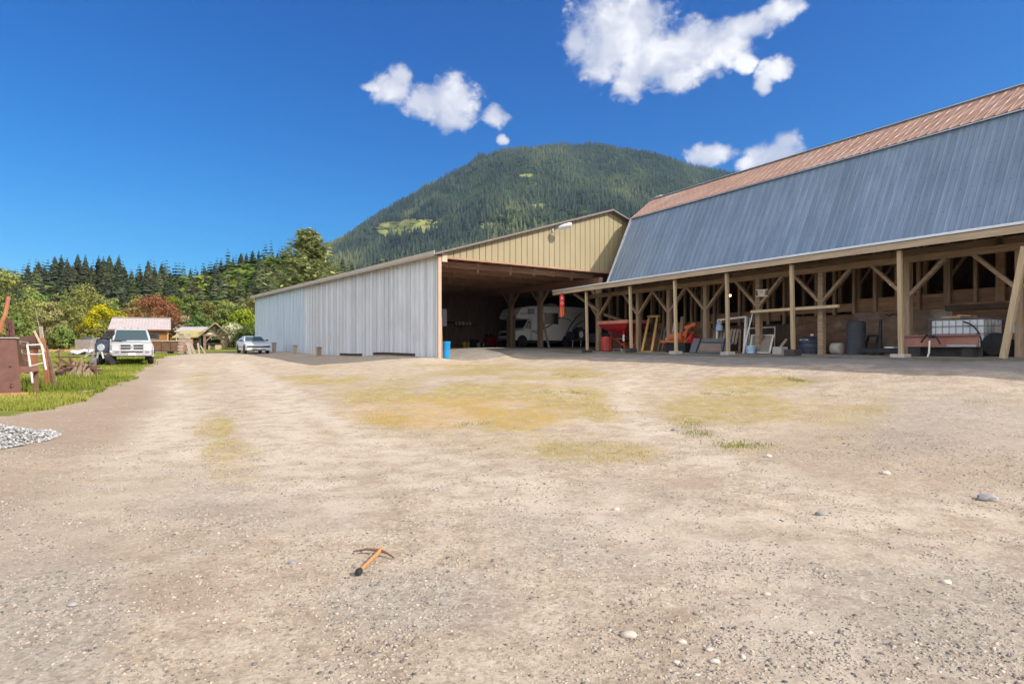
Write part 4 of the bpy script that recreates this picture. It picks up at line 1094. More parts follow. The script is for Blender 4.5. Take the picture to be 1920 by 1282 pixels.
# clearings: pale meadow sheets that follow the slope
def clearing_mask(px, py):
    m = np.full(np.shape(px), -9.0)
    for cx, cy, rx, ry in ((770, 424, 60, 11), (735, 436, 40, 8), (700, 446, 24, 6), (925, 424, 26, 5), (1010, 388, 14, 5), (1000, 412, 16, 4), (1040, 402, 12, 4), (985, 330, 16, 3)):
        m = np.maximum(m, 1 - ((px - cx) / rx) ** 2 - ((py - cy) / ry) ** 2)
    return m
def meadow(name, cx, cy, rx, ry, m):
    pts = []; n = 26
    best = []
    Ysamp = np.linspace(930, 2560, 700)
    def hit(px, py):
        X = (px - CX) / F * Ysamp; z = h_mount(X, Ysamp)
        ray = EYE + (HY - py) / F * Ysamp
        ok = z >= ray
        i = np.argmax(ok) if ok.any() else int(np.argmax(z - ray))
        return Vector((X[i], Ysamp[i], z[i] + 0.8))
    mb = MB(); g = 10
    vs = []
    for j in range(g + 1):
        for i in range(n):
            a = 2 * math.pi * i / n; r = (j + 0.01) / g * (1 + 0.22 * math.sin(3 * a + cx) + 0.1 * math.sin(7 * a))
            vs.append(hit(cx + rx * r * math.cos(a), cy + ry * r * math.sin(a)))
    fs = [(j * n + i, j * n + (i + 1) % n, (j + 1) * n + (i + 1) % n, (j + 1) * n + i) for j in range(g) for i in range(n)]
    mb.add(vs, fs)
    return structure(name, mb, m, smooth=True)
MM = terrmat('meadow_grass', [(0.3, (0.16, 0.19, 0.045)), (0.55, (0.26, 0.26, 0.075)), (0.75, (0.36, 0.31, 0.14))], 0.03)
for c in ((765, 424, 62, 12), (738, 437, 30, 7), (925, 424, 26, 6), (1010, 388, 14, 5), (985, 330, 16, 3)):
    meadow('field', *c, MM)

# ------------------------------------------------------------------ far forest (reads as one mass)
def conifer_parts(seed, H, Rb, tiers=20, nb=9, ragged=0.3, z_start=0.12, blunt=0.0):
    rg = random.Random(seed); mb = MB()
    V, Fc = [], []
    for t in range(tiers):
        f = (t / (tiers - 1)) ** 0.85
        z = H * (z_start + (0.985 - z_start) * f)
        r = Rb * ((1 - f) ** (0.8 - blunt * 0.4)) * (1 - ragged * 0.5 + ragged * rg.random()) + 0.02 * H * (1 - f) + 0.014 * H * (1.02 - f) ** 0.3
        n = max(6, int(nb * (1 - 0.40 * f)))
        for i in range(n):
            a = 2 * math.pi * (i + rg.random() * 0.9) / n + t * 1.7
            L_ = r * (0.6 + 0.55 * rg.random()); dr = L_ * (0.35 + 0.5 * rg.random())
            ca, sa = math.cos(a), math.sin(a)
            w = L_ * 0.40 + 0.004 * H
            o = len(V)
            V += [(0, 0, z + 0.12 * L_), (ca * L_ * .5 - sa * w, sa * L_ * .5 + ca * w, z - dr * .55), (ca * L_, sa * L_, z - dr * 0.75 + 0.08 * L_),
                  (ca * L_ * .5 + sa * w, sa * L_ * .5 - ca * w, z - dr * .55), (ca * L_ * .55, sa * L_ * .55, z - dr * .25 + 0.05 * L_)]
            Fc += [(o, o + 1, o + 4), (o + 1, o + 2, o + 4), (o + 4, o + 2, o + 3), (o, o + 4, o + 3)]
            p = len(V); hg = L_ * (0.35 + 0.3 * rg.random()); tw = rg.uniform(-.25, .25) * L_
            V += [(ca * L_ * .25, sa * L_ * .25, z - dr * .05), (ca * L_ * .95, sa * L_ * .95, z - dr * .7), (ca * L_ * .6 - sa * tw, sa * L_ * .6 + ca * tw, z - dr * .5 - hg)]
            Fc.append((p, p + 1, p + 2))
    mb.add(V, Fc)
    tr = MB().tube([(0, 0, -0.5), (0, 0, H * 0.5), (0, 0, H * 0.97)], [H * 0.016 + 0.05, H * 0.012, 0.05], 7)
    return mb, tr
def tiny_conifer(seed):
    rg = np.random.default_rng(seed); V = []; Fc = []
    nt, n = 5, 7
    for t in range(nt):
        z0 = 0.06 + 0.80 * t / nt; z1 = min(1.0, z0 + 0.36); r = 0.155 * (1 - t / nt) ** 0.9 * (0.75 + 0.5 * rg.random()) + 0.018
        b0 = len(V); V.append((0, 0, z1))
        for i in range(n):
            a = 2 * math.pi * i / n + t * 0.5; rr = r * (1.05 if i % 2 else 0.66) * (0.8 + 0.4 * rg.random())
            V.append((rr * math.cos(a), rr * math.sin(a), z0 - 0.03 * (i % 2)))
        for i in range(n):
            Fc.append((b0, b0 + 1 + i, b0 + 1 + (i + 1) % n))
    return np.array(V), np.array(Fc)
def round_tree(seed):
    rg = np.random.default_rng(seed)
    V, Fc = [], []
    for i in range(150):
        d = rg.normal(size=3); d /= np.linalg.norm(d)
        r = (0.45 + 0.6 * rg.random())
        c = d * r * np.array([0.36, 0.36, 0.48]) * (1 + 0.25 * math.sin(5 * d[0] + seed) * math.cos(4 * d[2])) + np.array([0, 0, 0.5])
        u = np.cross(d + rg.normal(size=3) * 0.5, [0.2, 0.1, 1.0]); u /= np.linalg.norm(u); v = np.cross(d, u) + rg.normal(size=3) * 0.25
        s_ = 0.10 + 0.08 * rg.random(); o = len(V)
        V += [c - u * s_, c - v * s_ * 0.7 , c + u * s_]; Fc.append((o, o + 1, o + 2))
    return np.array(V), np.array(Fc)
def forest(name, pos, hts, protos, m, wid=None, dark=None):
    Vs, Fs, Ts = [], [], []; off = 0
    rg = np.random.default_rng(5)
    which = rg.integers(0, len(protos), len(pos))
    for k_, (V, Fc) in enumerate(protos):
        sel = np.where(which == k_)[0]; n = len(sel)
        if n == 0: continue
        a = rg.random(n) * 6.283; c, s_ = np.cos(a)[:, None], np.sin(a)[:, None]
        h_ = hts[sel][:, None]; w_s = h_ * (wid if wid else 1.0) * (0.8 + 0.5 * rg.random((n, 1)))
        x = (V[None, :, 0] * c - V[None, :, 1] * s_) * w_s + pos[sel, 0][:, None]
        y = (V[None, :, 0] * s_ + V[None, :, 1] * c) * w_s + pos[sel, 1][:, None]
        z = V[None, :, 2] * h_ + pos[sel, 2][:, None]
        Vs.append(np.stack([x, y, z], -1).reshape(-1, 3))
        Fs.append((Fc[None] + (np.arange(n) * len(V))[:, None, None]).reshape(-1, 3) + off)
        Ts.append(np.repeat(dark[sel] if dark is not None else rg.random(n), len(V)))
        off += n * len(V)
    me = npmesh(name, np.concatenate(Vs), np.concatenate(Fs), m)
    t = me.attributes.new('tint', 'FLOAT', 'POINT'); t.data.foreach_set('value', np.concatenate(Ts).astype(np.float32))
    o = bpy.data.objects.new(name, me); COL.objects.link(o); o['kind'] = 'stuff'
    return o
def tintmat(name, stops):
    m = bpy.data.materials.new(name); m.use_nodes = True
    k = NT(m.node_tree); k.n.remove(k.n['Principled BSDF'])
    d = k.node('ShaderNodeBsdfDiffuse')
    k.put(d.inputs[0], k.ramp(k.attr('tint'), stops))
    k.l.new(d.outputs[0], k.n['Material Output'].inputs[0])
    return m
FM = tintmat('far_conifers', [(0.0, (0.026, 0.037, 0.027)), (0.45, (0.041, 0.055, 0.035)), (0.75, (0.060, 0.075, 0.041)), (0.93, (0.085, 0.098, 0.046)), (1.0, (0.11, 0.12, 0.05))])
FD = tintmat('far_broadleaf', [(0.0, (0.055, 0.085, 0.025)), (0.5, (0.085, 0.12, 0.032)), (1.0, (0.14, 0.165, 0.045))])
rng = np.random.default_rng(21)
N = 42000
Y = YM0 + 40 + (YM1 + 40 - YM0) * rng.random(N) ** 0.8
px = 330 + (1760 - 330) * rng.random(N)
X = (px - CX) / F * Y
Z = h_mount(X, Y)
py = HY - (Z - EYE) / Y * F
clump = fbm(X / 70, Y / 100, 4, 91)
keep = (clearing_mask(px, py) < 0) & (py > 255) & (Z > 3) & (rng.random(N) < np.clip((clump - 0.22) * 5, 0.35, 1))
X, Y, Z, px, py, clump = X[keep], Y[keep], Z[keep], px[keep], py[keep], clump[keep]
hts = (11 + 17 * rng.random(len(X)) ** 1.4) * np.where(py > 380, 1.12, 0.9)
dark = np.clip(0.30 + 2.0 * (fbm(X / 170, Y / 260, 4, 14) - 0.45) + 0.3 * (rng.random(len(X)) - 0.4) + 0.25 * np.clip((py - 400) / 80, 0, 1), 0, 1)
forest('mountain_forest', np.stack([X, Y, Z], -1), hts, [tiny_conifer(i) for i in range(5)], FM, 1.0, dark)
# broadleaf strip at the foot of the mountain and around the clearings
N = 6500
Y = 910 + 700 * rng.random(N); px = 520 + 640 * rng.random(N); X = (px - CX) / F * Y; Z = h_mount(X, Y); py = HY - (Z - EYE) / Y * F
keep = (clearing_mask(px, py) < 0.2) & (fbm(X / 70, Y / 90, 3, 44) > 0.60 - 0.10 * np.clip((py - 400) / 60, 0, 1)) & (py > 392)
forest('broadleaf_wood', np.stack([X, Y, Z - 1], -1)[keep], (10 + 8 * rng.random(N))[keep], [round_tree(i) for i in range(4)], FD, 1.2)
# understorey of the near hillside
N = 1900
Y = 172 + 330 * rng.random(N) ** 0.9; px = -150 + 800 * rng.random(N); X = (px - CX) / F * Y; Z = h_hill(X, Y)
forest('hillside_undergrowth', np.stack([X, Y, Z - 1.5], -1), 6 + 7 * rng.random(N), [round_tree(i + 9) for i in range(4)], tintmat('undergrowth', [(0.0, (0.030, 0.055, 0.014)), (0.6, (0.065, 0.10, 0.020)), (0.9, (0.12, 0.16, 0.028)), (1.0, (0.20, 0.21, 0.03))]), 1.2)
def rich_conifer(seed):
    mb, _ = conifer_parts(seed, 1.0, 0.15, 13, 7, 0.5, 0.08)
    return np.array([tuple(v) for v in mb.v]) * np.array([1, 1, 1.0]), np.array(mb.f)
N = 1300
Y = 300 + 290 * rng.random(N); px = -150 + 860 * rng.random(N); X = (px - CX) / F * Y; Z = h_hill(X, Y)
forest('hillside_forest', np.stack([X, Y, Z - 1], -1), 13 + 9 * rng.random(N), [rich_conifer(i + 20) for i in range(3)], tintmat('hill_conifers', [(0.0, (0.045, 0.062, 0.034)), (0.5, (0.075, 0.095, 0.042)), (1.0, (0.13, 0.15, 0.055))]), 1.0, np.clip(rng.random(N) * 0.8, 0, 1))

# ------------------------------------------------------------------ single trees
def leaf_parts(seed, H, Rw, clumps=34, per=46, leaf=0.4, low=0.12, flat=1.0, gap=0.0):
    rg = np.random.default_rng(seed)
    V, Fc = [], []; cs = []
    for c in range(clumps):
        f = rg.random() ** 0.8
        z = H * (low + (0.94 - low) * f)
        env = Rw * math.sqrt(max(0.05, 1 - (2 * (f - 0.42)) ** 2 * (0.9 if f > 0.42 else 0.75)))
        a = rg.random() * 6.283; rr = env * rg.random() ** 0.45 * 0.86
        cr = Rw * (0.17 + 0.20 * rg.random())
        cs.append((rr * math.cos(a), rr * math.sin(a), z, cr))
        m = per
        d = rg.normal(size=(m, 3)); d /= np.linalg.norm(d, axis=1)[:, None]
        p = np.array([rr * math.cos(a), rr * math.sin(a), z]) + d * cr * (0.55 + 0.55 * rg.random((m, 1))) * np.array([1, 1, 0.8 * flat])
        for q, dd in zip(p, d):
            u = np.cross(dd + rg.normal(size=3) * 0.6, [0.1, 0.3, 1.0]); u /= np.linalg.norm(u) + 1e-9
            v = np.cross(dd, u) + rg.normal(size=3) * 0.25
            s_ = leaf * (0.6 + 0.8 * rg.random())
            o = len(V); V += [q - u * s_ * .5, q - v * s_ * .45, q + u * s_ * .5, q + v * s_ * .45]; Fc.append((o, o + 1, o + 2, o + 3))
    tr = MB().tube([(0, 0, -0.4), (0.1, 0, H * 0.3), (0, 0.1, H * 0.62)], [H * 0.025 + 0.03, H * 0.018, H * 0.008], 7)
    for c in sorted(cs, key=lambda q: -q[3])[:9]:
        tr.tube([(0.05, 0.03, H * 0.22 + 0.1 * c[2]), (c[0] * .5, c[1] * .5, 0.6 * c[2] + 0.2 * H * 0.5), (c[0], c[1], c[2])], [H * 0.010, H * 0.006, 0.02], 5)
    return (np.array(V), np.array(Fc)), tr
class TreeKind:
    def __init__(s, name, crown, trunk, m):
        if isinstance(crown, MB):
            crown = (np.array([tuple(v) for v in crown.v]), np.array(crown.f))
        s.name = name
        s.cme = npmesh('crown', crown[0], crown[1], m)
        to = meshobj('trunk', trunk, 'bark', smooth=True); s.tme = to.data; bpy.data.objects.remove(to)
    def place(s, loc, label, cat, rz=0, scale=1.0, group=None, m=None, name=None):
        e = bpy.data.objects.new(name or s.name, None); COL.objects.link(e)
        e.location = loc; e.rotation_euler = (0, 0, rz); e.scale = scale if isinstance(scale, tuple) else (scale,) * 3
        c = bpy.data.objects.new('crown', s.cme); COL.objects.link(c); c.parent = e
        if m is not None:
            c.material_slots[0].link = 'OBJECT'; c.material_slots[0].material = m
        t = bpy.data.objects.new('trunk', s.tme); COL.objects.link(t); t.parent = e
        return props(e, label, cat, group, 'thing')
LM_dark = leafmat('dark_conifer_needles', (0.095, 0.113, 0.065), (0.055, 0.07, 0.043))
LM_mid = leafmat('mid_conifer_needles', (0.165, 0.18, 0.085), (0.10, 0.12, 0.056))
LM_spruce = leafmat('spruce_needles', (0.42, 0.43, 0.20), (0.25, 0.275, 0.115), 0.05)
LM_olive = leafmat('olive_leaves', (0.31, 0.315, 0.095), (0.19, 0.20, 0.06))
LM_green = leafmat('fresh_green_leaves', (0.235, 0.30, 0.085), (0.14, 0.19, 0.05))
LM_deep = leafmat('deep_green_leaves', (0.14, 0.195, 0.06), (0.085, 0.125, 0.04))
LM_yel = leafmat('yellow_spring_leaves', (0.52, 0.47, 0.02), (0.34, 0.33, 0.015), 0.05)
LM_ygr = leafmat('yellow_green_leaves', (0.30, 0.33, 0.035), (0.17, 0.21, 0.025))
LM_red = leafmat('copper_leaves', (0.34, 0.165, 0.075), (0.22, 0.105, 0.052), 0.05)
LM_tan = leafmat('budding_tan_leaves', (0.32, 0.285, 0.12), (0.20, 0.185, 0.08))
LM_blos = leafmat('blossom_white_leaves', (0.58, 0.55, 0.40), (0.22, 0.25, 0.08), 0.05)
KC = [TreeKind('conifer', *conifer_parts(40 + i, 26.0, 4.0 + 0.35 * i, 36, 13, 0.55, 0.10 + 0.05 * (i % 3)), LM_dark) for i in range(5)]
KD = [TreeKind('broadleaf_tree', *leaf_parts(60 + i, 12.0, 4.2 + 0.4 * i, 44, 70, 0.45), LM_green) for i in range(5)]
rg = random.Random(77)
# tall firs standing along the skyline of the near hill: (pixel x, top pixel y, distance)
SKY = [(28, 503, 235), (52, 492, 245), (72, 486, 250), (84, 494, 240), (103, 477, 260), (115, 474, 262), (126, 480, 258), (146, 473, 265), (160, 474, 262), (171, 494, 250), (185, 476, 265), (194, 478, 262), (205, 475, 268), (223, 474, 270), (233, 496, 255),
       (247, 502, 260), (263, 500, 262), (278, 485, 275), (290, 496, 268), (303, 490, 275), (320, 505, 270), (336, 509, 275), (12, 512, 235), (-6, 505, 235), (-20, 500, 240), (357, 501, 300), (370, 505, 305), (384, 498, 310), (402, 491, 315), (414, 487, 318), (428, 480, 320), (437, 479, 325),
       (452, 472, 328), (462, 471, 330), (474, 467, 335), (485, 466, 335), (497, 479, 335), (510, 473, 340), (520, 471, 342), (530, 470, 345), (448, 485, 320), (418, 499, 312), (394, 506, 305), (542, 474, 345), (642, 480, 350), (660, 486, 350)]
for i, (px, py, D) in enumerate(SKY):
    X = (px - CX) / F * D; z = float(h_hill(np.array([X]), np.array([D]))[0]) - 1
    top = EYE + (HY - py) / F * D
    s_ = (top - z) / 26.0
    KC[i % 5].place((X, D, z), 'tall dark fir rising above the hilltop skyline', 'conifer', rg.random() * 6, (s_ * (0.85 + 0.25 * rg.random()), s_ * (0.85 + 0.25 * rg.random()), s_), 'firs along the skyline')
n_ = 0
while n_ < 165:
    px = -40 + 690 * rg.random(); D = 185 + 130 * rg.random()
    X = (px - CX) / F * D; z = float(h_hill(np.array([X]), np.array([D]))[0]) - 1
    hh = 15 + 11 * rg.random()
    topy = HY - (z + hh - EYE) / D * F
    lim = np.interp(px, [s[0] for s in sorted(SKY)], [s[1] for s in sorted(SKY)])
    if topy < lim + 10 or px > 640: continue
    s_ = hh / 26
    KC[rg.randrange(5)].place((X, D, z), 'dark conifer among others on the wooded hillside', 'conifer', rg.random() * 6, (s_ * 1.15, s_ * 1.15, s_), 'conifers on the hillside', m=LM_mid if rg.random() < (0.8 if px > 340 else 0.4) else None)
    n_ += 1
for i in range(46):
    px = 20 + 600 * rg.random(); D = 160 + 80 * rg.random()
    if rg.random() < 0.5: px = 250 + 260 * rg.random()
    X = (px - CX) / F * D; z = float(h_hill(np.array([X]), np.array([D]))[0]) - 0.6
    hh = 8 + 6 * rg.random(); s_ = hh / 12
    KD[rg.randrange(5)].place((X, D, z), 'round pale green broadleaf tree among conifers on the hillside', 'broadleaf tree', rg.random() * 6, s_, 'broadleaf trees on the hillside', m=rg.choice([LM_green, LM_ygr, LM_olive, LM_ygr, LM_tan]))
# trees of the valley floor, each at its own place: px, base y, top y, width px, distance
VAL = [(8, 505, 118, 92, LM_olive, 'tall olive green tree at the far left edge of the valley'),
       (66, 546, 84, 118, LM_green, 'dense green tree between the olive tree and the tan budding tree'),
       (93, 566, 62, 104, LM_tan, 'tan budding tree in front of the darker trees on the left'),
       (150, 534, 112, 120, LM_olive, 'broad olive tree behind the pale green bushes'),
       (128, 556, 60, 126, LM_deep, 'dark green tree squeezed between tan and olive trees'),
       (116, 612, 46, 98, LM_green, 'bright green rounded bush at the edge of the straw field'),
       (78, 620, 50, 112, LM_deep, 'dark low bush beside the bright green bush'),
       (196, 572, 84, 110, LM_yel, 'bright yellow tree left of the brown cabin'),
       (186, 604, 66, 108, LM_olive, 'olive shrub under the bright yellow tree'),
       (290, 556, 118, 116, LM_red, 'large copper brown tree behind the brown cabin'),
       (354, 550, 56, 128, LM_green, 'light green tree right of the copper tree'),
       (343, 590, 44, 118, LM_blos, 'white blossoming tree right of the brown cabin'),
       (392, 562, 54, 132, LM_olive, 'olive tree behind the timber shelter'),
       (372, 590, 60, 118, LM_deep, 'dark green tree between the blossoming tree and the shelter'),
       (420, 578, 56, 124, LM_green, 'fresh green tree just right of the shelter roof'),
       (455, 581, 72, 112, LM_ygr, 'yellow green tree beside the long shed'),
       (438, 606, 52, 106, LM_blos, 'pale blossoming bush behind the white coupe'),
       (470, 612, 56, 104, LM_deep, 'dark green bush touching the shed corner'),
       (318, 568, 50, 124, LM_red, 'copper tinted tree at the right shoulder of the large copper tree'),
       (20, 590, 90, 84, LM_green, 'light green shrub mass behind the rusty tank'),
       (-40, 520, 110, 88, LM_deep, 'dark green tree cut by the left edge of the picture'),
       (236, 590, 44, 122, LM_ygr, 'yellow green shrub behind the cabin roof')]
for i, (px, top, wpx, D, m, lab) in enumerate(VAL):
    X = (px - CX) / F * D; z = gz(X, D)
    hh = EYE + (HY - top) / F * D - z; rr = wpx / F * D / 2
    bush = hh < 4.2
    kd = TreeKind('bush' if bush else 'broadleaf_tree', *leaf_parts(200 + i, hh, rr, 60, 110, min(0.30, 0.06 * hh + 0.08), 0.02 if bush else 0.10), m)
    kd.place((X, D, z), lab, 'bush' if bush else 'broadleaf tree', 0)
# big spruce behind the long shed
def spruce():
    rg_ = np.random.default_rng(3); H, Rb = 16.2, 5.4; V, Fc = [], []
    for t in range(64):
        f = (t + rg_.random()) / 64; z = H * (0.05 + 0.93 * f)
        r = Rb * min(1.0, (1 - f) * 2.1 + 0.03) ** 0.62
        for i in range(int(14 * (1 - 0.6 * f)) + 4):
            a = rg_.random() * 6.283; L_ = r * (0.72 + 0.36 * rg_.random()); ca, sa = math.cos(a), math.sin(a)
            for j in range(9):
                q = 0.28 + 0.72 * (j + rg_.random()) / 9; d = L_ * q
                c = np.array([ca * d, sa * d, z - L_ * 0.16 * math.sin(q * 2.2) + 0.22 * L_ * q * q]) + rg_.normal(size=3) * 0.13
                w = 0.17 + 0.26 * (1 - q) + 0.1 * rg_.random(); l_ = 0.30 + 0.25 * rg_.random()
                dr = np.array([ca, sa, 0.12]) + rg_.normal(size=3) * 0.3; sd = np.array([-sa, ca, 0]) + rg_.normal(size=3) * 0.3
                o = len(V); V += [c - dr * l_ * .6, c + sd * w, c + dr * l_, c - sd * w]; Fc.append((o, o + 1, o + 2, o + 3))
    return (np.array(V), np.array(Fc)), MB().tube([(0, 0, -0.5), (0, 0, 8), (0, 0, 15.5)], [0.4, 0.25, 0.04], 8)
D = 84.0; X = (578 - CX) / F * D
TreeKind('spruce', *spruce(), LM_spruce).place((X, D, gz(X, D)), 'big full spruce standing behind the long shed roof', 'spruce', 0.6)

# ------------------------------------------------------------------ grass of the verge
rng = np.random.default_rng(31)
def grassfield(name, X, Y, h0, h1, m, lean=0.5, wid=0.012):
    n = len(X); Z = gz_np(X, Y)
    hh = h0 + (h1 - h0) * rng.random(n); a = rng.random(n) * 6.283; la = rng.random(n) * 6.283; ll = hh * lean * rng.random(n)
    w = wid * (0.6 + 0.8 * rng.random(n)) * (1 + Y / 25)
    b0 = np.stack([X - np.cos(a) * w, Y - np.sin(a) * w, Z - 0.02], -1); b1 = np.stack([X + np.cos(a) * w, Y + np.sin(a) * w, Z - 0.02], -1)
    tp = np.stack([X + np.cos(la) * ll, Y + np.sin(la) * ll, Z + hh], -1)
    V = np.stack([b0, b1, tp], 1).reshape(-1, 3); Fc = np.arange(3 * n).reshape(-1, 3)
    me = npmesh(name, V, Fc, m)
    t = me.attributes.new('tint', 'FLOAT', 'POINT'); t.data.foreach_set('value', np.repeat(np.clip(fbm(X * 0.5, Y * 0.5, 3, 8) * 1.3 - 0.15 + 0.25 * (rng.random(n) - 0.5), 0, 1), 3).astype(np.float32))
    o = bpy.data.objects.new(name, me); COL.objects.link(o); o['kind'] = 'stuff'
    return o
GMt = tintmat('grass_blades', [(0.0, (0.10, 0.135, 0.022)), (0.45, (0.175, 0.20, 0.036)), (0.75, (0.25, 0.25, 0.055)), (1.0, (0.40, 0.32, 0.12))])
n = 150000
Y = 12.5 + 40 * rng.random(n) ** 1.5; X = -0.98 * Y * 0.9 + (0.66 * Y) * rng.random(n)
px = CX + F * X / Y; py = HY + F * (EYE - gz_np(X, Y)) / Y
mid_ = fbm(X * 1.5, Y * 1.5, 4, 33)
kp = (px < verge_edge(py) + (mid_ - 0.5) * 70 - 6) & (py < 770) & (px > -60)
grassfield('grass', X[kp], Y[kp], 0.03, 0.12, GMt)
n = 5000
X = -16.5 + 7 * rng.random(n); Y = 17.5 + 6 * rng.random(n)
px = CX + F * X / Y; py = HY + F * (EYE - gz_np(X, Y)) / Y
kp = (px < verge_edge(py) - 30) & (fbm(X * 0.8, Y * 0.8, 2, 4) > 0.5)
grassfield('grass', X[kp], Y[kp], 0.15, 0.36, GMt)
# tufts in the yard
TF = [(1285, 795, 30, 6), (1020, 735, 70, 4), (890, 793, 26, 4), (1175, 732, 22, 4), (1350, 735, 44, 6), (1400, 718, 50, 4), (1560, 741, 30, 3), (1310, 812, 26, 4), (980, 742, 24, 3), (1390, 832, 40, 5), (1050, 703, 40, 3), (1500, 695, 60, 3), (1870, 752, 60, 4)]
TX, TY = [], []
for cx, cy, rx, ry in TF:
    for _ in range(int(rx * 2)):
        a = rg.random() * 6.283; r = rg.random() ** 0.5
        g = at(0, 10); py_ = cy + ry * r * math.sin(a); px_ = cx + rx * r * math.cos(a)
        TX.append(px_); TY.append(py_)
tufts = [G(x, y) for x, y in zip(TX[::6], TY[::6])]
X = np.array([t.x for t in tufts for _ in range(22)]); Y = np.array([t.y for t in tufts for _ in range(22)])
X = X + rng.normal(size=len(X)) * 0.07; Y = Y + rng.normal(size=len(Y)) * 0.12
grassfield('grass', X, Y, 0.008, 0.03, GMt, 1.2, 0.0035)

# dry stems standing in the mossy patches
sel = np.where((moss.ravel() > 0.30) & (GY.ravel() > 6) & (GY.ravel() < 30) & (np.abs(GX.ravel()) < 16))[0]
wt = (moss.ravel()[sel] ** 1.5) * (0.2 + fbm(GX.ravel()[sel] * 3, GY.ravel()[sel] * 3, 3, 41)) ** 3; wt /= wt.sum()
pick_ = rng.choice(sel, 26000, p=wt)
X = GX.ravel()[pick_] + rng.normal(size=26000) * 0.09; Y = GY.ravel()[pick_] + rng.normal(size=26000) * 0.09
grassfield('dry_grass', X, Y, 0.006, 0.030, tintmat('dry_stems', [(0.0, (0.20, 0.20, 0.05)), (0.35, (0.38, 0.29, 0.09)), (1.0, (0.50, 0.38, 0.16))]), 1.3, 0.0022)
# ------------------------------------------------------------------ vehicles (local frame: forward is -y, x to the vehicle's left seen from the front)
def rring(hw, zb, zt, y, rb=0.10, rt=0.12, tw=None):
    """rounded cross-section of a car body at station y"""
    tw = hw if tw is None else tw
    pts = []
    for (cx, cz, r, a0) in ((hw - rb, zb + rb, rb, -90), (tw - rt, zt - rt, rt, 0)):
        for i in range(4):
            a = R(a0 + 30 * i); pts.append((cx + r * math.cos(a), cz + r * math.sin(a)))
    full = pts + [(-x, z) for (x, z) in reversed(pts)]
    return [Vector((x, y, z)) for (x, z) in full]
def zring(x, y0, y1, z, r=0.12):
    pts = []
    for (cx, cy, a0) in ((x - r, y1 - r, 0), (-x + r, y1 - r, 90), (-x + r, y0 + r, 180), (x - r, y0 + r, 270)):
        for i in range(4):
            a = R(a0 + 30 * i); pts.append(Vector((cx + r * math.cos(a), cy + r * math.sin(a), z)))
    return pts
def wheel(parent, x, y, r, wdt, rimm='steel', side=1, tm='tyre'):
    c = (x, y, r)
    prof = [(r * 0.66, -wdt / 2), (r * 0.90, -wdt / 2), (r * 0.985, -wdt * 0.38), (r, -wdt * 0.2), (r, wdt * 0.2), (r * 0.985, wdt * 0.38), (r * 0.90, wdt / 2), (r * 0.66, wdt / 2)]
    w = part('wheel', MB().lathe(prof, c, 24, 'x'), tm, parent, smooth=True)
    m = MB().lathe([(r * 0.68, -wdt * 0.46), (r * 0.68, wdt * 0.40), (r * 0.56, wdt * 0.43), (r * 0.50, wdt * 0.30), (r * 0.20, wdt * 0.34), (r * 0.16, wdt * 0.46)] if side > 0 else [(r * 0.16, -wdt * 0.46), (r * 0.20, -wdt * 0.34), (r * 0.50, -wdt * 0.30), (r * 0.56, -wdt * 0.43), (r * 0.68, -wdt * 0.40), (r * 0.68, wdt * 0.46)], c, 24, 'x')
    part('rim', m, rimm, w, smooth=True)
    return w
def panel(mb, pts, t):
    """thin slab through 3-4 points, thickness t along its normal (both sides proud)"""
    p = [Vector(q) for q in pts]; n = (p[1] - p[0]).cross(p[2] - p[0]).normalized()
    return mb.prism([q - n * t / 2 for q in p], n * t)

# white pickup
tp = at(246, 36.2)
pick = thing('pickup_truck', 'white heavy pickup truck parked on the grass facing the yard', 'pickup truck', tp, 'world', rz=R(32))
B = MB()
B.loft([rring(0.90, 0.66, 1.04, -2.98, .06, .10), rring(0.985, 0.58, 1.10, -2.86, .08, .13), rring(1.0, 0.56, 1.15, -2.3, .08, .12), rring(1.0, 0.56, 1.22, -1.45, .08, .10), rring(1.0, 0.56, 1.27, 0.9, .08, .07), rring(1.0, 0.56, 1.38, 2.8, .08, .05), rring(0.98, 0.6, 1.37, 2.9, .06, .05)])
B.loft([zring(0.93, -1.46, 1.15, 1.19, .10), zring(0.90, -1.12, 1.10, 1.50, .12), zring(0.80, -0.66, 1.02, 1.86, .14), zring(0.70, -0.50, 0.92, 1.945, .14)])
B.bb((-0.34, -2.7, 1.24), (0.34, -1.6, 1.345)) if False else None
for s_ in (-1, 1):
    for y in (-1.98, 1.85):   # flared arches
        B.loft([[Vector((s_ * (0.93 + dx), y + rr * math.cos(a), 0.46 + rr * math.sin(a))) for (dx, rr) in ((0, .60), (.105, .56), (.105, .49), (0, .46))] for a in [R(-8 + 196 * i / 12) for i in range(13)]])
part('body', B, 'white_paint', pick, smooth=True)
hd_ = MB().loft([rring(0.44, 1.00, 1.13, -2.75, .03, .05), rring(0.46, 1.05, 1.19, -2.2, .03, .06), rring(0.5, 1.1, 1.235, -1.6, .03, .05)])
part('hood_bulge', hd_, 'white_paint', pick, smooth=True)
part('windscreen', panel(MB(), [(-0.83, -1.36, 1.27), (0.83, -1.36, 1.27), (0.70, -0.70, 1.85), (-0.70, -0.70, 1.85)], 0.03), 'windscreen', pick)
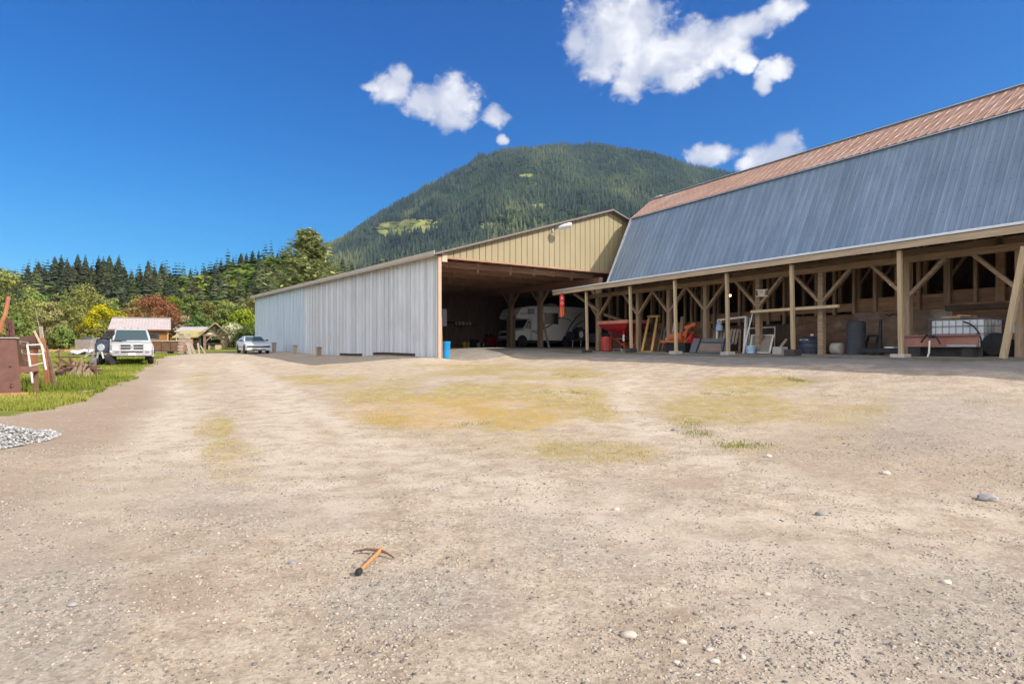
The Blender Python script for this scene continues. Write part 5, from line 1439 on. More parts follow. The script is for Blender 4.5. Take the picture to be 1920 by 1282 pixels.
for s_ in (-1, 1):
    part('side_window', MB().loft([[Vector((s_ * 0.925, -1.0, 1.42)), Vector((s_ * 0.925, 0.95, 1.42)), Vector((s_ * 0.835, 0.85, 1.80)), Vector((s_ * 0.835, -0.62, 1.80))], [Vector((s_ * 0.90, -1.0, 1.42)), Vector((s_ * 0.90, 0.95, 1.42)), Vector((s_ * 0.80, 0.85, 1.80)), Vector((s_ * 0.80, -0.62, 1.80))]]), 'glass', pick)
    m_ = part('mirror', MB().bar((s_ * 0.9, -0.95, 1.42), (s_ * 1.16, -1.0, 1.46), 0.05, 0.05).bar((s_ * 0.9, -0.95, 1.55), (s_ * 1.16, -1.0, 1.55), 0.05, 0.04).box((s_ * 1.26, -1.0, 1.50), (0.20, 0.09, 0.30)), 'black', pick, bevel=0.02)
    part('mirror_glass', MB().box((s_ * 1.26, -0.948, 1.50), (0.15, 0.012, 0.24)), 'chrome', m_)
    hl = part('headlight', MB().loft([[Vector((s_ * 0.60, -2.985, 0.80)), Vector((s_ * 0.955, -2.90, 0.80)), Vector((s_ * 0.965, -2.88, 1.00)), Vector((s_ * 0.62, -2.975, 1.01))], [Vector((s_ * 0.60, -2.8, 0.80)), Vector((s_ * 0.955, -2.7, 0.80)), Vector((s_ * 0.965, -2.7, 1.00)), Vector((s_ * 0.62, -2.8, 1.01))]]), 'lens', pick)
    part('indicator', MB().box((s_ * 0.925, -2.905, 0.90), (0.07, 0.05, 0.14)), 'amber', hl)
gr_ = part('grille', MB().loft([[Vector((x, -3.0, z)) for (x, z) in ((-.56, .76), (.56, .76), (.58, 1.05), (-.58, 1.05))], [Vector((x, -2.85, z)) for (x, z) in ((-.56, .76), (.56, .76), (.58, 1.05), (-.58, 1.05))]]), 'white_paint', pick)
gs = MB()
for s_ in (-1, 1):
    for z in (0.835, 0.975):
        q = MB(); part('grille_slot', MB().loft([[Vector((s_ * .07, -3.012, z - .048)), Vector((s_ * .52, -3.012, z - .048)), Vector((s_ * .53, -3.012, z + .048)), Vector((s_ * .07, -3.012, z + .048))], [Vector((s_ * .07, -2.99, z - .048)), Vector((s_ * .52, -2.99, z - .048)), Vector((s_ * .53, -2.99, z + .048)), Vector((s_ * .07, -2.99, z + .048))]]), 'black', gr_)
part('badge', MB().prism([(-.065, -3.03, 0.96), (-.035, -3.03, .88), (0, -3.03, 0.83), (.035, -3.03, .88), (.065, -3.03, 0.96), (.02, -3.03, 0.985), (-.02, -3.03, 0.985)], (0, 0.03, 0)), 'chrome', gr_)
bp = part('bumper', MB().loft([rring(1.0, 0.44, 0.74, -2.90, .05, .05), rring(1.0, 0.42, 0.75, -3.02, .05, .05), rring(0.90, 0.44, 0.74, -3.12, .05, .05)]), 'chrome', pick, smooth=True)
part('bumper_slot', MB().box((0, -3.115, 0.64), (1.0, 0.04, 0.075)), 'black', bp)
part('number_plate', MB().box((0.0, -3.135, 0.53), (0.34, 0.02, 0.12)), 'letter', bp)
for s_ in (-1, 1): part('fog_lamp', MB().box((s_ * 0.70, -3.105, 0.63), (0.17, 0.05, 0.09)), 'lens', bp)
part('underbody', MB().bb((-0.8, -2.8, 0.38), (0.8, 2.7, 0.60)), 'black', pick)
for x in (-0.32, 0, 0.32): part('roof_marker', MB().box((x, -0.50, 1.965), (0.10, 0.06, 0.035)), 'amber', pick)
for s_ in (-1, 1):
    wheel(pick, s_ * 0.90, -1.98, 0.43, 0.29, 'steel', s_); wheel(pick, s_ * 0.90, 1.85, 0.43, 0.29, 'steel', s_)

# white coupe
cp = at(474, 47.5)
car = thing('coupe', 'white wedge shaped coupe parked beside the long shed wall', 'car', cp, 'world', rz=R(33))
B = MB()
B.loft([rring(0.74, 0.36, 0.58, -2.22, .05, .05), rring(0.82, 0.24, 0.63, -2.12, .07, .05), rring(0.845, 0.20, 0.70, -1.75, .07, .06), rring(0.85, 0.20, 0.82, -0.95, .07, .08), rring(0.85, 0.20, 0.86, 0.0, .07, .08), rring(0.85, 0.20, 0.90, 1.2, .07, .10), rring(0.82, 0.25, 0.93, 2.0, .07, .08), rring(0.78, 0.34, 0.88, 2.18, .06, .06)])
B.loft([zring(0.79, -1.02, 2.0, 0.84, .10), zring(0.73, -0.55, 1.65, 1.05, .12), zring(0.60, -0.12, 1.05, 1.25, .14), zring(0.50, 0.0, 0.9, 1.285, .14)])
part('body', B, 'white_car', car, smooth=True)
part('windscreen', panel(MB(), [(-0.70, -0.93, 0.90), (0.70, -0.93, 0.90), (0.55, -0.16, 1.235), (-0.55, -0.16, 1.235)], 0.025), 'windscreen', car)
for s_ in (-1, 1):
    def sx(z, o): return s_ * (np.interp(z, [0.84, 1.05, 1.25], [0.79, 0.73, 0.60]) + o)
    def swin(y0, y1, y2, y3):
        a = [Vector((sx(.90, .012), y0, .90)), Vector((sx(.90, .012), y1, .90)), Vector((sx(1.2, .012), y2, 1.2)), Vector((sx(1.2, .012), y3, 1.2))]
        return MB().loft([a, [p - Vector((s_ * .03, 0, 0)) for p in a]])
    part('side_window', swin(-0.70, 0.50, 0.48, -0.12), 'glass', car)
    part('side_window', swin(0.58, 1.45, 1.0, 0.56), 'glass', car)
    part('mirror', MB().box((s_ * 0.90, -0.55, 0.97), (0.18, 0.11, 0.11)), 'black', car, bevel=0.02)
    part('headlight', MB().box((s_ * 0.55, -2.19, 0.545), (0.42, 0.06, 0.06)), 'lens', car)
    part('indicator', MB().box((s_ * 0.68, -2.22, 0.44), (0.20, 0.04, 0.05)), 'amber', car)
    part('side_strip', MB().bb((s_ * 0.835, -1.9, 0.44), (s_ * 0.862, 2.0, 0.48)), 'black', car)
    wheel(car, s_ * 0.765, -1.33, 0.305, 0.2, 'steel', s_); wheel(car, s_ * 0.765, 1.30, 0.305, 0.2, 'steel', s_)
    for y in (-1.33, 1.30):
        part('wheel_arch', MB().lathe([(0.36, 0), (0.36, 0.012)], (s_ * 0.848 - (0.012 if s_ < 0 else 0), y, 0.32), 20, 'x'), 'black', car)
part('nose_band', MB().loft([rring(0.80, 0.42, 0.525, -2.16, .03, .03), rring(0.76, 0.43, 0.52, -2.262, .03, .03)]), 'black', car)
bp = part('bumper', MB().loft([rring(0.845, 0.22, 0.42, -2.05, .05, .04), rring(0.80, 0.22, 0.42, -2.27, .05, .04), rring(0.74, 0.25, 0.40, -2.30, .05, .04)]), 'white_car', car, smooth=True)
part('air_intake', MB().box((0, -2.295, 0.275), (0.9, 0.03, 0.06)), 'black', bp)
part('number_plate', MB().box((0.0, -2.31, 0.35), (0.31, 0.015, 0.10)), 'letter', bp)

# camper van (class C) inside the shed
rvp = sw(15.3, 10.6); rvp.z = gz(*rvp.xy) + 0.03
rv = thing('motorhome', 'cream motorhome with over cab bunk parked inside the shed', 'motorhome', rvp, 'world', rz=R(-54)); rv.scale = (0.95,) * 3
B = MB()
prof = [(-1.95, 0.50), (-1.95, 2.08), (-3.25, 2.10), (-3.42, 2.22), (-3.02, 2.86), (-2.75, 2.98), (-1.9, 3.12), (3.45, 3.16), (3.45, 0.55), (2.6, 0.45)]
B.prism([(-1.18, y, z) for (y, z) in prof], (2.36, 0, 0))
part('body', B, 'rv_white', rv, bevel=0.06)
C_ = MB()
C_.loft([rring(0.88, 0.62, 1.10, -3.62, .06, .08), rring(0.98, 0.50, 1.20, -3.5, .08, .10), rring(1.0, 0.48, 1.28, -2.9, .08, .10), rring(1.0, 0.48, 1.36, -2.55, .08, .08), rring(1.0, 0.48, 1.38, -1.9, .08, .08)])
C_.loft([zring(0.96, -2.62, -1.9, 1.34, .06), zring(0.88, -2.05, -1.9, 2.09, .03)])
part('cab', C_, 'rv_white', rv, smooth=True)
part('windscreen', panel(MB(), [(-0.84, -2.58, 1.43), (0.84, -2.58, 1.43), (0.80, -2.12, 2.05), (-0.80, -2.12, 2.05)], 0.03), 'glass', rv)
for s_ in (-1, 1):
    a = [Vector((s_ * 0.965, -2.42, 1.42)), Vector((s_ * 0.965, -1.97, 1.42)), Vector((s_ * 0.915, -1.97, 1.95)), Vector((s_ * 0.915, -2.1, 1.95))]
    part('cab_window', MB().loft([a, [p - Vector((s_ * .05, 0, 0)) for p in a]]), 'glass', rv)
    part('mirror', MB().bar((s_ * 0.95, -2.3, 1.45), (s_ * 1.25, -2.36, 1.5), 0.04).box((s_ * 1.28, -2.36, 1.60), (0.18, 0.08, 0.36)), 'board_white', rv, bevel=0.02)
    hl = part('headlight', MB().box((s_ * 0.70, -3.60, 0.94), (0.34, 0.10, 0.30)), 'lens', rv)
    part('indicator', MB().box((s_ * 0.92, -3.545, 0.94), (0.09, 0.10, 0.30)), 'amber', hl)
    part('bunk_window', MB().bb((s_ * 1.175, -2.35, 2.48), (s_ * 1.195, -1.75, 2.88)), 'glass', rv)
    part('side_window', MB().bb((s_ * 1.175, -0.75, 1.75), (s_ * 1.195, 0.62, 2.62)), 'glass', rv)
    wheel(rv, s_ * 0.92, -2.75, 0.38, 0.24, 'chrome', s_); wheel(rv, s_ * 0.95, 1.5, 0.38, 0.26, 'chrome', s_)
    part('wheel_arch', MB().lathe([(0.47, 0), (0.47, 0.03)], (s_ * 0.985 - (0.03 if s_ < 0 else 0), -2.75, 0.42), 22, 'x'), 'black', rv)
    part('wheel_arch', MB().lathe([(0.47, 0), (0.47, 0.03)], (s_ * 1.165 - (0.03 if s_ < 0 else 0), 1.5, 0.42), 22, 'x'), 'black', rv)
    # swooping graphics
    def swoosh(name, pts, w):
        mb = MB(); n = len(pts)
        a = []
        for i, (y, z) in enumerate(pts):
            t = Vector(pts[min(i + 1, n - 1)]) - Vector(pts[max(i - 1, 0)]); t.normalize(); wi = w * (0.15 + math.sin(math.pi * (i + 0.3) / n))
            a.append((Vector((y, z)) + Vector((-t.y, t.x)) * wi / 2, Vector((y, z)) - Vector((-t.y, t.x)) * wi / 2))
        for i in range(n - 1):
            q = [a[i][0], a[i + 1][0], a[i + 1][1], a[i][1]]
            mb.prism([(s_ * 1.188, p.x, p.y) for p in q], (s_ * 0.006, 0, 0))
        part(name, mb, 'stripe', rv)
    swoosh('stripe', [(-2.0, 1.22), (-1.2, 1.25), (-0.4, 1.55), (0.35, 1.95), (0.9, 2.4), (1.4, 2.95)], 0.10)
    swoosh('stripe', [(1.1, 0.75), (1.45, 1.1), (1.9, 1.7), (2.5, 2.35), (3.1, 2.72)], 0.09)
    swoosh('stripe', [(1.9, 1.25), (2.4, 1.65), (2.9, 1.95), (3.4, 2.1)], 0.07)
    swoosh('stripe', [(0.7, 2.2), (1.2, 2.25), (1.7, 2.15), (2.0, 1.95)], 0.05)
    swoosh('stripe', [(-2.0, 1.18), (-1.5, 1.05), (-0.9, 1.08)], 0.07)
part('grille', MB().box((0, -3.63, 0.94), (1.0, 0.06, 0.30)), 'black_metal', rv)
part('bumper', MB().loft([rring(0.98, 0.50, 0.70, -3.45, .04, .04), rring(0.98, 0.48, 0.70, -3.66, .04, .04), rring(0.90, 0.50, 0.68, -3.74, .04, .04)]), 'chrome', rv, smooth=True)
part('roof_unit', MB().loft([zring(0.36, 0.3, 1.3, 3.14, .1), zring(0.36, 0.35, 1.28, 3.36, .1), zring(0.26, 0.5, 1.15, 3.44, .1)]), 'board_white', rv, smooth=True)
part('underbody', MB().bb((-0.85, -3.3, 0.30), (0.85, 3.2, 0.52)), 'black', rv)
M_ = Matrix.Translation((1.21, -2.62, 2.50)) @ Matrix.Rotation(R(90), 4, 'Z') @ Matrix.Rotation(R(90), 4, 'X')
textmesh('lettering', 'Four Winds', 0.20, 'vinyl_ink', M_, rv, 0.006, 0.25)
# lettering on the angled bunk nose as well as the flank
# ------------------------------------------------------------------ things standing under the lean-to
ZF = FZ + 0.02
def Lz(px, z, w):
    return Vector((w, bu(px, w), z))
def base(px, w, z=ZF): return Lz(px, z, w)

# hanging red windsock at the end of the fascia
q = Vector((-0.42, 15.75, 3.66)); b0 = L(1054, 553, -0.42)
ws = thing('windsock', 'red and orange fabric windsock with white letters hanging from the porch corner', 'windsock', b0, 'barn')
Yb = W('barn', b0).y; hpx = Yb / F
part('sleeve', MB().tube([b0, b0 + Vector((0, 0, -0.1)), b0 + Vector((0, 0, -0.55))], [0.10, 0.115, 0.12], 12), 'banner', ws, smooth=True)
for i in range(7):
    a = 2 * math.pi * i / 7
    part('streamer', MB().bar(b0 + Vector((0.10 * math.cos(a), 0.10 * math.sin(a), -0.54)), b0 + Vector((0.11 * math.cos(a + .2), 0.11 * math.sin(a + .2), -0.98 + 0.06 * math.sin(3 * i))), 0.085, 0.006, up=(math.cos(a), math.sin(a), 0)), 'banner_tail', ws)
part('cord', MB().tube([b0, b0 + Vector((0, 0, 0.16))], 0.012, 5), 'black', ws)
yaw = math.atan2(-W('barn', b0).y, -W('barn', b0).x) - FR['barn'][1]
for ch, dz in (('A', -0.16), ('O', -0.38)):
    textmesh('letter', ch, 0.17, 'letter', Matrix.Translation(Vector((0.125 * math.cos(yaw), 0.125 * math.sin(yaw), dz))) @ Matrix.Rotation(yaw + R(90), 4, 'Z') @ Matrix.Rotation(R(90), 4, 'X'), ws)

# fertiliser spreader on a pallet
o = base(1168, 1.75)
sp = thing('spreader', 'dark red hopper spreader with faded pink rim standing on a pallet', 'spreader', o, 'barn')
def sq(c, rx, ry, z): return [Vector((c.x + rx * a, c.y + ry * b_, z)) for a, b_ in ((-1, -1), (1, -1), (1, 1), (-1, 1))]
ry = abs(L(1139, 0, 1.75).y - L(1197, 0, 1.75).y) / 2 * 0.98
part('hopper', MB().loft([sq(o, 0.16, 0.2, o.z + 0.72), sq(o, 0.45, ry * 0.7, o.z + 0.98), sq(o, 0.62, ry, o.z + 1.22)]), 'red', sp)
part('rim', MB().loft([sq(o, 0.63, ry * 1.01, o.z + 1.215), sq(o, 0.65, ry * 1.03, o.z + 1.22), sq(o, 0.65, ry * 1.03, o.z + 1.36), sq(o, 0.63, ry * 1.01, o.z + 1.362)]), 'pink', sp)
fm = MB()
for a in (-0.3, 0.3):
    for b_ in (-0.5, 0.5):
        fm.bar((o.x + a, o.y + b_, o.z + 0.12), (o.x + a, o.y + b_ * 0.9, o.z + 1.0), 0.05)
    fm.bar((o.x + a, o.y - 0.5, o.z + 0.55), (o.x + a, o.y + 0.5, o.z + 0.55), 0.05)
    fm.bar((o.x + a, o.y - 0.5, o.z + 0.25), (o.x + a, o.y + 0.4, o.z + 0.6), 0.05)
fm.bar((o.x - 0.3, o.y - .5, o.z + .2), (o.x + .3, o.y - .5, o.z + .2), 0.05)
part('frame', fm, 'red_faded', sp)
part('spinner', MB().lathe([(0.12, 0.4), (0.3, 0.45), (0.3, 0.5), (0.1, 0.55), (0.1, 0.72)], (o.x, o.y, o.z), 16), 'black_metal', sp)
part('tube', MB().tube([(o.x - 0.36, o.y - 0.52, o.z + 0.45), (o.x - 0.36, o.y - 0.52, o.z + 0.72)], 0.05, 8), 'white_tube', sp)
pl = thing('pallet', 'grey wooden pallet under the red spreader', 'pallet', (o.x, o.y, ZF - 0.03), 'barn')
for a in (-0.5, -0.25, 0, 0.25, 0.5): part('slat', MB().box((o.x + a, o.y, ZF + 0.105), (0.12, 1.3, 0.02)), 'wood_grey', pl)
for b_ in (-0.6, 0, 0.6): part('bearer', MB().box((o.x, o.y + b_, ZF + 0.03), (1.1, 0.09, 0.12)), 'wood_grey', pl)
# red ribbed drum beside it
o = base(1137, 0.95)
rd = thing('fuel_tank', 'faded red upright ribbed tank left of the spreader', 'tank', o, 'barn')
h_ = L(1137, 631, 0.95).z - ZF
part('tank', MB().lathe([(0.20, 0.0), (0.235, 0.02), (0.235, h_ - 0.05), (0.21, h_), (0.05, h_ + 0.01)], (o.x, o.y, ZF), 22), 'red_faded', rd, smooth=True)
ribs = MB()
for i in range(11):
    a = 2 * math.pi * i / 11; ribs.box((o.x + .236 * math.cos(a), o.y + .236 * math.sin(a), ZF + h_ / 2), (.02, .02, h_ - .12))
part('ribs', ribs, 'red_faded', rd)['kind'] = 'stuff'
part('handle', MB().bar((o.x, o.y + 0.30, ZF + h_ + 0.10), (o.x + 0.1, o.y - 0.62, ZF + h_ + 0.10), 0.045).bar((o.x, o.y, ZF + h_), (o.x, o.y, ZF + h_ + 0.09), 0.05), 'black_metal', rd)

# honey coloured empty door frame leaning on the studs
o = base(1208, 0.55)
df = thing('door_frame', 'empty honey coloured wooden door frame leaning by the second pale post', 'door frame', o, 'barn')
A0, A1 = L(1204, 660, 0.5), L(1222, 661, 0.35); A0.z = A1.z = ZF
T0, T1 = L(1218, 593, 1.7), L(1233, 593, 1.6)
for p, q_ in ((A0, T0), (A1, T1)): part('stile', MB().bar(p, q_, 0.09, 0.12), 'wood_honey', df, bevel=0.006)
part('rail', MB().bar(A0, A1, 0.11, 0.09), 'wood_honey', df); part('rail', MB().bar(T0 + Vector((0, .1, 0)), T1 - Vector((0, .1, 0)), 0.11, 0.09), 'wood_honey', df)
# grey boards leaning against the wall
for i, (p0, p1, w0, w1, wd_, lab) in enumerate([((1223, 660), (1232, 618), 1.2, 2.5, 0.10, 'narrow pale board leaning right of the honey door frame'), ((1233, 660), (1240, 622), 1.5, 2.6, 0.30, 'wide grey board leaning in the row behind the honey door frame'),
                                            ((1240, 660), (1247, 615), 1.7, 2.62, 0.26, 'stained grey board leaning nearest the stall wall'), ((1249, 662), (1249, 632), 1.0, 1.3, 0.10, 'short pale plank standing left of the orange machine')]):
    a, b_ = L(*p0, w0), L(*p1, w1); a.z = ZF
    solo('plank', MB().bar(a, b_, wd_, 0.03, up=(1, 0, 0.2)), 'wood_grey' if i != 3 else 'wood_pale', lab, 'plank', a, 'barn')
a, b_ = L(1256, 655, 1.6), L(1271, 560, 2.3); a.z = ZF
solo('pole', MB().tube([a, b_], 0.028, 8), 'steel', 'long grey metal pole leaning behind the third pale post', 'pole', a, 'barn')
a, b_ = L(1274, 660, 1.5), L(1279, 594, 2.3); a.z = ZF
solo('plank', MB().bar(a, b_, 0.12, 0.04), 'wood_pale', 'pale narrow plank standing just right of the third pale post', 'plank', a, 'barn')
# orange machine on a black base
o = base(1272, 1.0)
om = thing('orange_mower', 'orange flail mower with folded arm on a black base behind the third pale post', 'mower', o, 'barn')
c = o
part('base', MB().bb((c.x - 0.3, bu(1295, 1.0), ZF), (c.x + 0.35, bu(1258, 1.0), ZF + 0.36)), 'black', om, bevel=0.03)
part('deck', MB().bb((c.x - 0.42, bu(1284, 1.0), ZF + 0.36), (c.x + 0.45, bu(1253, 1.0), ZF + 0.45)), 'orange', om, bevel=0.02)
part('housing', MB().loft([zring(0.3, -0.42, 0.42, 0, .1), zring(0.3, -0.42, 0.42, 0.18, .12), zring(0.2, -0.34, 0.34, 0.3, .12)]) if False else MB().tube([(c.x, bu(1283, 1.0), ZF + 0.60), (c.x, bu(1260, 1.0), ZF + 0.58)], [0.18, 0.15], 14), 'orange', om, smooth=True)
e0, e1, e2 = Lz(1283, ZF + 0.62, 0.9), Lz(1293, ZF + 0.95, 0.95), Lz(1301, ZF + 1.02, 0.95)
part('arm', MB().tube([e0, e1, e2], [0.09, 0.075, 0.07], 8).ball(e1, 0.10, 1).ball(e2, 0.11, 1).ball(Lz(1288, ZF + 0.92, 0.9), 0.11, 1).tube([Lz(1282, ZF + 0.3, 0.8), Lz(1290, ZF + 0.92, 0.85)], 0.022, 6).tube([Lz(1282, ZF + 0.3, 0.8), Lz(1300, ZF + 0.75, 0.8)], 0.022, 6), 'orange', om)
part('red_guard', MB().prism([Lz(1285, ZF + 0.02, 1.0), Lz(1294, ZF + 0.02, 1.0), Lz(1298, ZF + 0.62, 1.0), Lz(1288, ZF + 0.7, 1.0)], (0.3, 0, 0)), 'red', om)
# steel panel box leaning: truck bed cover
o = base(1332, 0.55)
cv_ = thing('truck_bed_cover', 'grey steel bed cover with scraped brown centre leaning low beside the fourth pale post', 'cover', o, 'barn')
p0, p1, p2, p3 = L(1293, 663, 0.3), L(1369, 664, 0.3), L(1370, 636, 0.9), L(1301, 635, 0.9)
p0.z = p1.z = ZF
part('panel', panel(MB(), [p0, p1, p2, p3], 0.05), 'grey_panel', cv_)
def on(a, b_): return p0.lerp(p1, a).lerp(p3.lerp(p2, a), b_) + Vector((-0.035, 0, 0.02))
part('scraped_patch', panel(MB(), [on(.27, .08), on(.80, .08), on(.80, .60), on(.27, .60)], 0.02), 'rust_panel', cv_)
for a in (0.19, 0.84): part('seam', MB().bar(on(a, .0), on(a + 0.04, .98), 0.045, 0.02), 'black', cv_)
part('seam', MB().bar(on(.22, .72), on(.86, .72), 0.03, 0.02), 'black', cv_)
# slatted pallet upright behind
o = base(1352, 1.5)
sl = thing('slatted_crate_side', 'slatted grey wooden panel leaning behind the grey bed cover', 'wood panel', o, 'barn')
for i in range(8):
    x_ = 1337 + i * 6.0
    a, b_ = L(x_, 645, 1.3), L(x_ + 5, 617, 1.75); part('slat', MB().bar(a, b_, 0.11, 0.025, up=(1, 0, 0)), 'wood_grey', sl)
part('rail', MB().bar(L(1337, 620, 1.8), L(1388, 619, 1.8), 0.05, 0.08), 'wood_stud', sl); part('rail', MB().bar(L(1333, 660, 1.35), L(1388, 660, 1.35), 0.05, 0.08), 'wood_stud', sl)
for px in (1336, 1386):
    a, b_ = L(px, 662, 1.35), L(px + 2, 618, 1.8); a.z = ZF; part('stile', MB().bar(a, b_, 0.07, 0.07), 'wood_stud', sl)
# white tubular frame
o = base(1375, 1.35)
tf = thing('tubular_frame', 'tall white tubular frame standing behind the grey bed cover', 'frame', o, 'barn')
pA, pB, pC, pD = L(1346, 600, 1.55), L(1399, 594, 1.55), L(1395, 662, 1.1), L(1342, 660, 1.15); pC.z = pD.z = ZF
part('top_rail', MB().tube([pA, pB], 0.035, 8), 'white_tube', tf, smooth=True)
part('upright', MB().tube([pC, pB], 0.045, 8), 'white_tube', tf, smooth=True); part('upright', MB().tube([pD, pA], 0.03, 8), 'white_tube', tf, smooth=True)
part('upright', MB().tube([L(1352, 600, 1.55), L(1352, 620, 1.5)], 0.025, 6), 'white_tube', tf)
jg = L(1349, 613, 1.45)
jt = thing('jug', 'pale blue plastic jug hanging on the white tubular frame', 'jug', jg, 'barn')
part('bottle', MB().lathe([(0.10, -0.14), (0.13, -0.12), (0.13, 0.02), (0.06, 0.12), (0.035, 0.14), (0.035, 0.2)], jg, 14), 'blue_pale', jt, smooth=True)
part('handle', MB().tube([jg + Vector((0, 0.1, 0.0)), jg + Vector((0, 0.15, 0.08)), jg + Vector((0, 0.06, 0.14))], 0.014, 6), 'blue_pale', jt)
for i, (p0_, p1_, w0, w1, r_, lab) in enumerate([((1393, 664), (1411, 588), 0.75, 1.1, 0.022, 'slender white pole leaning on the sign post'), ((1400, 660), (1402, 594), 1.5, 1.9, 0.028, 'grey pipe standing right of the white tubular frame'), ((1404, 660), (1406, 596), 1.6, 1.95, 0.026, 'second grey pipe beside the white tubular frame')]):
    a, b_ = L(*p0_, w0), L(*p1_, w1); a.z = ZF
    solo('pole', MB().tube([a, b_], r_, 8), 'white_tube' if i == 0 else 'steel', lab, 'pole', a, 'barn')
# pale blue bucket
o = base(1408, 0.75)
bk = thing('bucket', 'pale blue bucket at the foot of the sign post', 'bucket', o, 'barn')
hb = L(1408, 648, 0.75).z - ZF
part('pail', MB().lathe([(0.125, 0), (0.155, hb), (0.165, hb), (0.165, hb - 0.03), (0.14, hb - 0.03), (0.12, 0.02)], o, 20, capt=True), 'blue_pale', bk, smooth=True)
part('handle', MB().tube([o + Vector((0, 0.16 * math.cos(t), hb - 0.02 - 0.12 * math.sin(t))) + Vector((-0.17 * math.sin(t) * 0.95, 0, 0)) for t in [math.pi * i / 8 for i in range(9)]], 0.006, 5), 'steel', bk)
# cream window screen and thin frame
o = base(1425, 0.9)
sc_ = thing('window_screen', 'cream framed insect screen leaning behind the sign post', 'window screen', o, 'barn')
q0, q1, q2, q3 = L(1406, 661, 0.95), L(1443, 663, 0.9), L(1450, 628, 1.45), L(1410, 628, 1.5); q0.z = q1.z = ZF + 0.03
for a, b_ in ((q0, q1), (q1, q2), (q2, q3), (q3, q0)): part('frame_bar', MB().bar(a, b_, 0.055, 0.035), 'frame_cream', sc_)
part('mesh', panel(MB(), [q0, q1, q2, q3], 0.008), 'screen', sc_)
o = base(1450, 1.6)
tn = thing('metal_frame', 'thin grey metal frame standing behind the cream window screen', 'frame', o, 'barn')
q0, q1, q2 = L(1400, 616, 1.85), L(1453, 613, 1.85), L(1452, 660, 1.6); q2.z = ZF
part('rail', MB().tube([q0, q1], 0.018, 6), 'white_tube', tn); part('upright', MB().tube([q1, q2], 0.018, 6), 'white_tube', tn)
o = base(1458, 0.9)
solo('concrete_block', MB().bb((0.75, bu(1467, .8), ZF - 0.02), (1.05, bu(1450, .8), L(1458, 650, .8).z)), 'concrete', 'small grey concrete block right of the cream window screen', 'block', o, 'barn', bevel=0.012)
a, b_ = L(1464, 650, 0.95), L(1475, 636, 1.3)
solo('plank', MB().bar(a, b_, 0.08, 0.04), 'wood_grey', 'short grey offcut leaning on the concrete block', 'plank', a, 'barn')
o = base(1486, 1.1)
solo('concrete_block', MB().bb((0.95, bu(1494, 1.1), ZF - 0.02), (1.25, bu(1479, 1.1), L(1486, 656, 1.1).z)), 'concrete', 'low pale block behind the fifth pale post', 'block', o, 'barn', bevel=0.02)
# sign board on the inner post
o = L(1428, 550, WI - 0.13)
sg = thing('sign', 'cream sign board framed by strips nailed to the inner post', 'sign', o, 'barn')
x_ = WI - 0.13
def sgp(px, py, x): 
    v = L(px, py, x); return v
part('board', MB().prism([sgp(1420, 544.5, x_), sgp(1435.2, 544, x_), sgp(1433.5, 554.5, x_), sgp(1421.5, 555, x_)], (0.02, 0, 0)), 'paper', sg)
for y in (543.6, 555.4): part('strip', MB().bar(sgp(1417, y + .3, x_ - 0.015), sgp(1440, y - .6, x_ - 0.015), 0.03, 0.03), 'white_tube', sg)
part('side_panel', MB().prism([sgp(1417, 545, x_ + .01), sgp(1420, 545, x_ + .01), sgp(1421.5, 555, x_ + .01), sgp(1419, 555, x_ + .01)], (0.02, 0, 0)), 'wood_brown', sg)
part('side_panel', MB().prism([sgp(1435.5, 545, x_ + .01), sgp(1439, 545, x_ + .01), sgp(1438, 554.5, x_ + .01), sgp(1434, 554.5, x_ + .01)], (0.02, 0, 0)), 'wood_brown', sg)
mk = MB().tube([sgp(1425 + 2.5 + 2.6 * math.cos(a), 549 + -1.9 * math.sin(a), x_ - 0.004) for a in [R(15 + 15 * i) for i in range(11)]], 0.008, 5)
part('mark', mk, 'ink', sg)
# long fresh timber on brackets
t0, t1 = L(1409, 584.5, 0.9), L(1573, 577, 0.95)
t1.z = t0.z = (t0.z + t1.z) / 2
solo('timber', MB().bar(L(1409, 584.5, 0.93), Vector((0.93, L(1573, 577, 0.93).y, L(1409, 584.5, 0.93).z + 0.02)), 0.10, 0.085), 'lumber', 'long fresh timber lying level along the inner posts', 'timber', t0, 'barn', bevel=0.005)
# black water tank
o = base(1520, 2.0)
wt = thing('water_tank', 'squat dark slate plastic tank with ribbed sides and white tag', 'water tank', o, 'barn')
hw_ = abs(bu(1502, 2.0) - bu(1538, 2.0)) / 2 * 1.02; hz_ = L(1520, 632, 2.0).z - ZF
part('tank', MB().lathe([(hw_ * .96, 0), (hw_ * 1.0, 0.03), (hw_ * 1.0, hz_ * .28), (hw_ * .96, hz_ * .31), (hw_ * .96, hz_ * .34), (hw_, hz_ * .37), (hw_, hz_ * .58), (hw_ * .97, hz_ * .62), (hw_ * 1.03, hz_ * .66), (hw_ * 1.03, hz_ * .80), (hw_ * .92, hz_ * .86), (hw_ * .62, hz_ * .97), (hw_ * .3, hz_ * 1.0)], o, 30), 'navy', wt, smooth=True)
part('lid', MB().lathe([(hw_ * .28, hz_ * .99), (hw_ * .28, hz_ * 1.05), (hw_ * .2, hz_ * 1.07)], o, 18), 'navy', wt)
part('tag', MB().box((o.x - hw_ * .9, o.y + 0.0, o.z + hz_ * .83), (0.02, 0.30, 0.04)), 'letter', wt)
part('tag', MB().box((o.x - hw_ * 0.0, o.y - 0.05, o.z + hz_ * 1.13), (0.02, 0.10, 0.07)).box((o.x, o.y - 0.05, o.z + hz_ * 1.08), (0.02, 0.03, 0.06)), 'letter', wt)
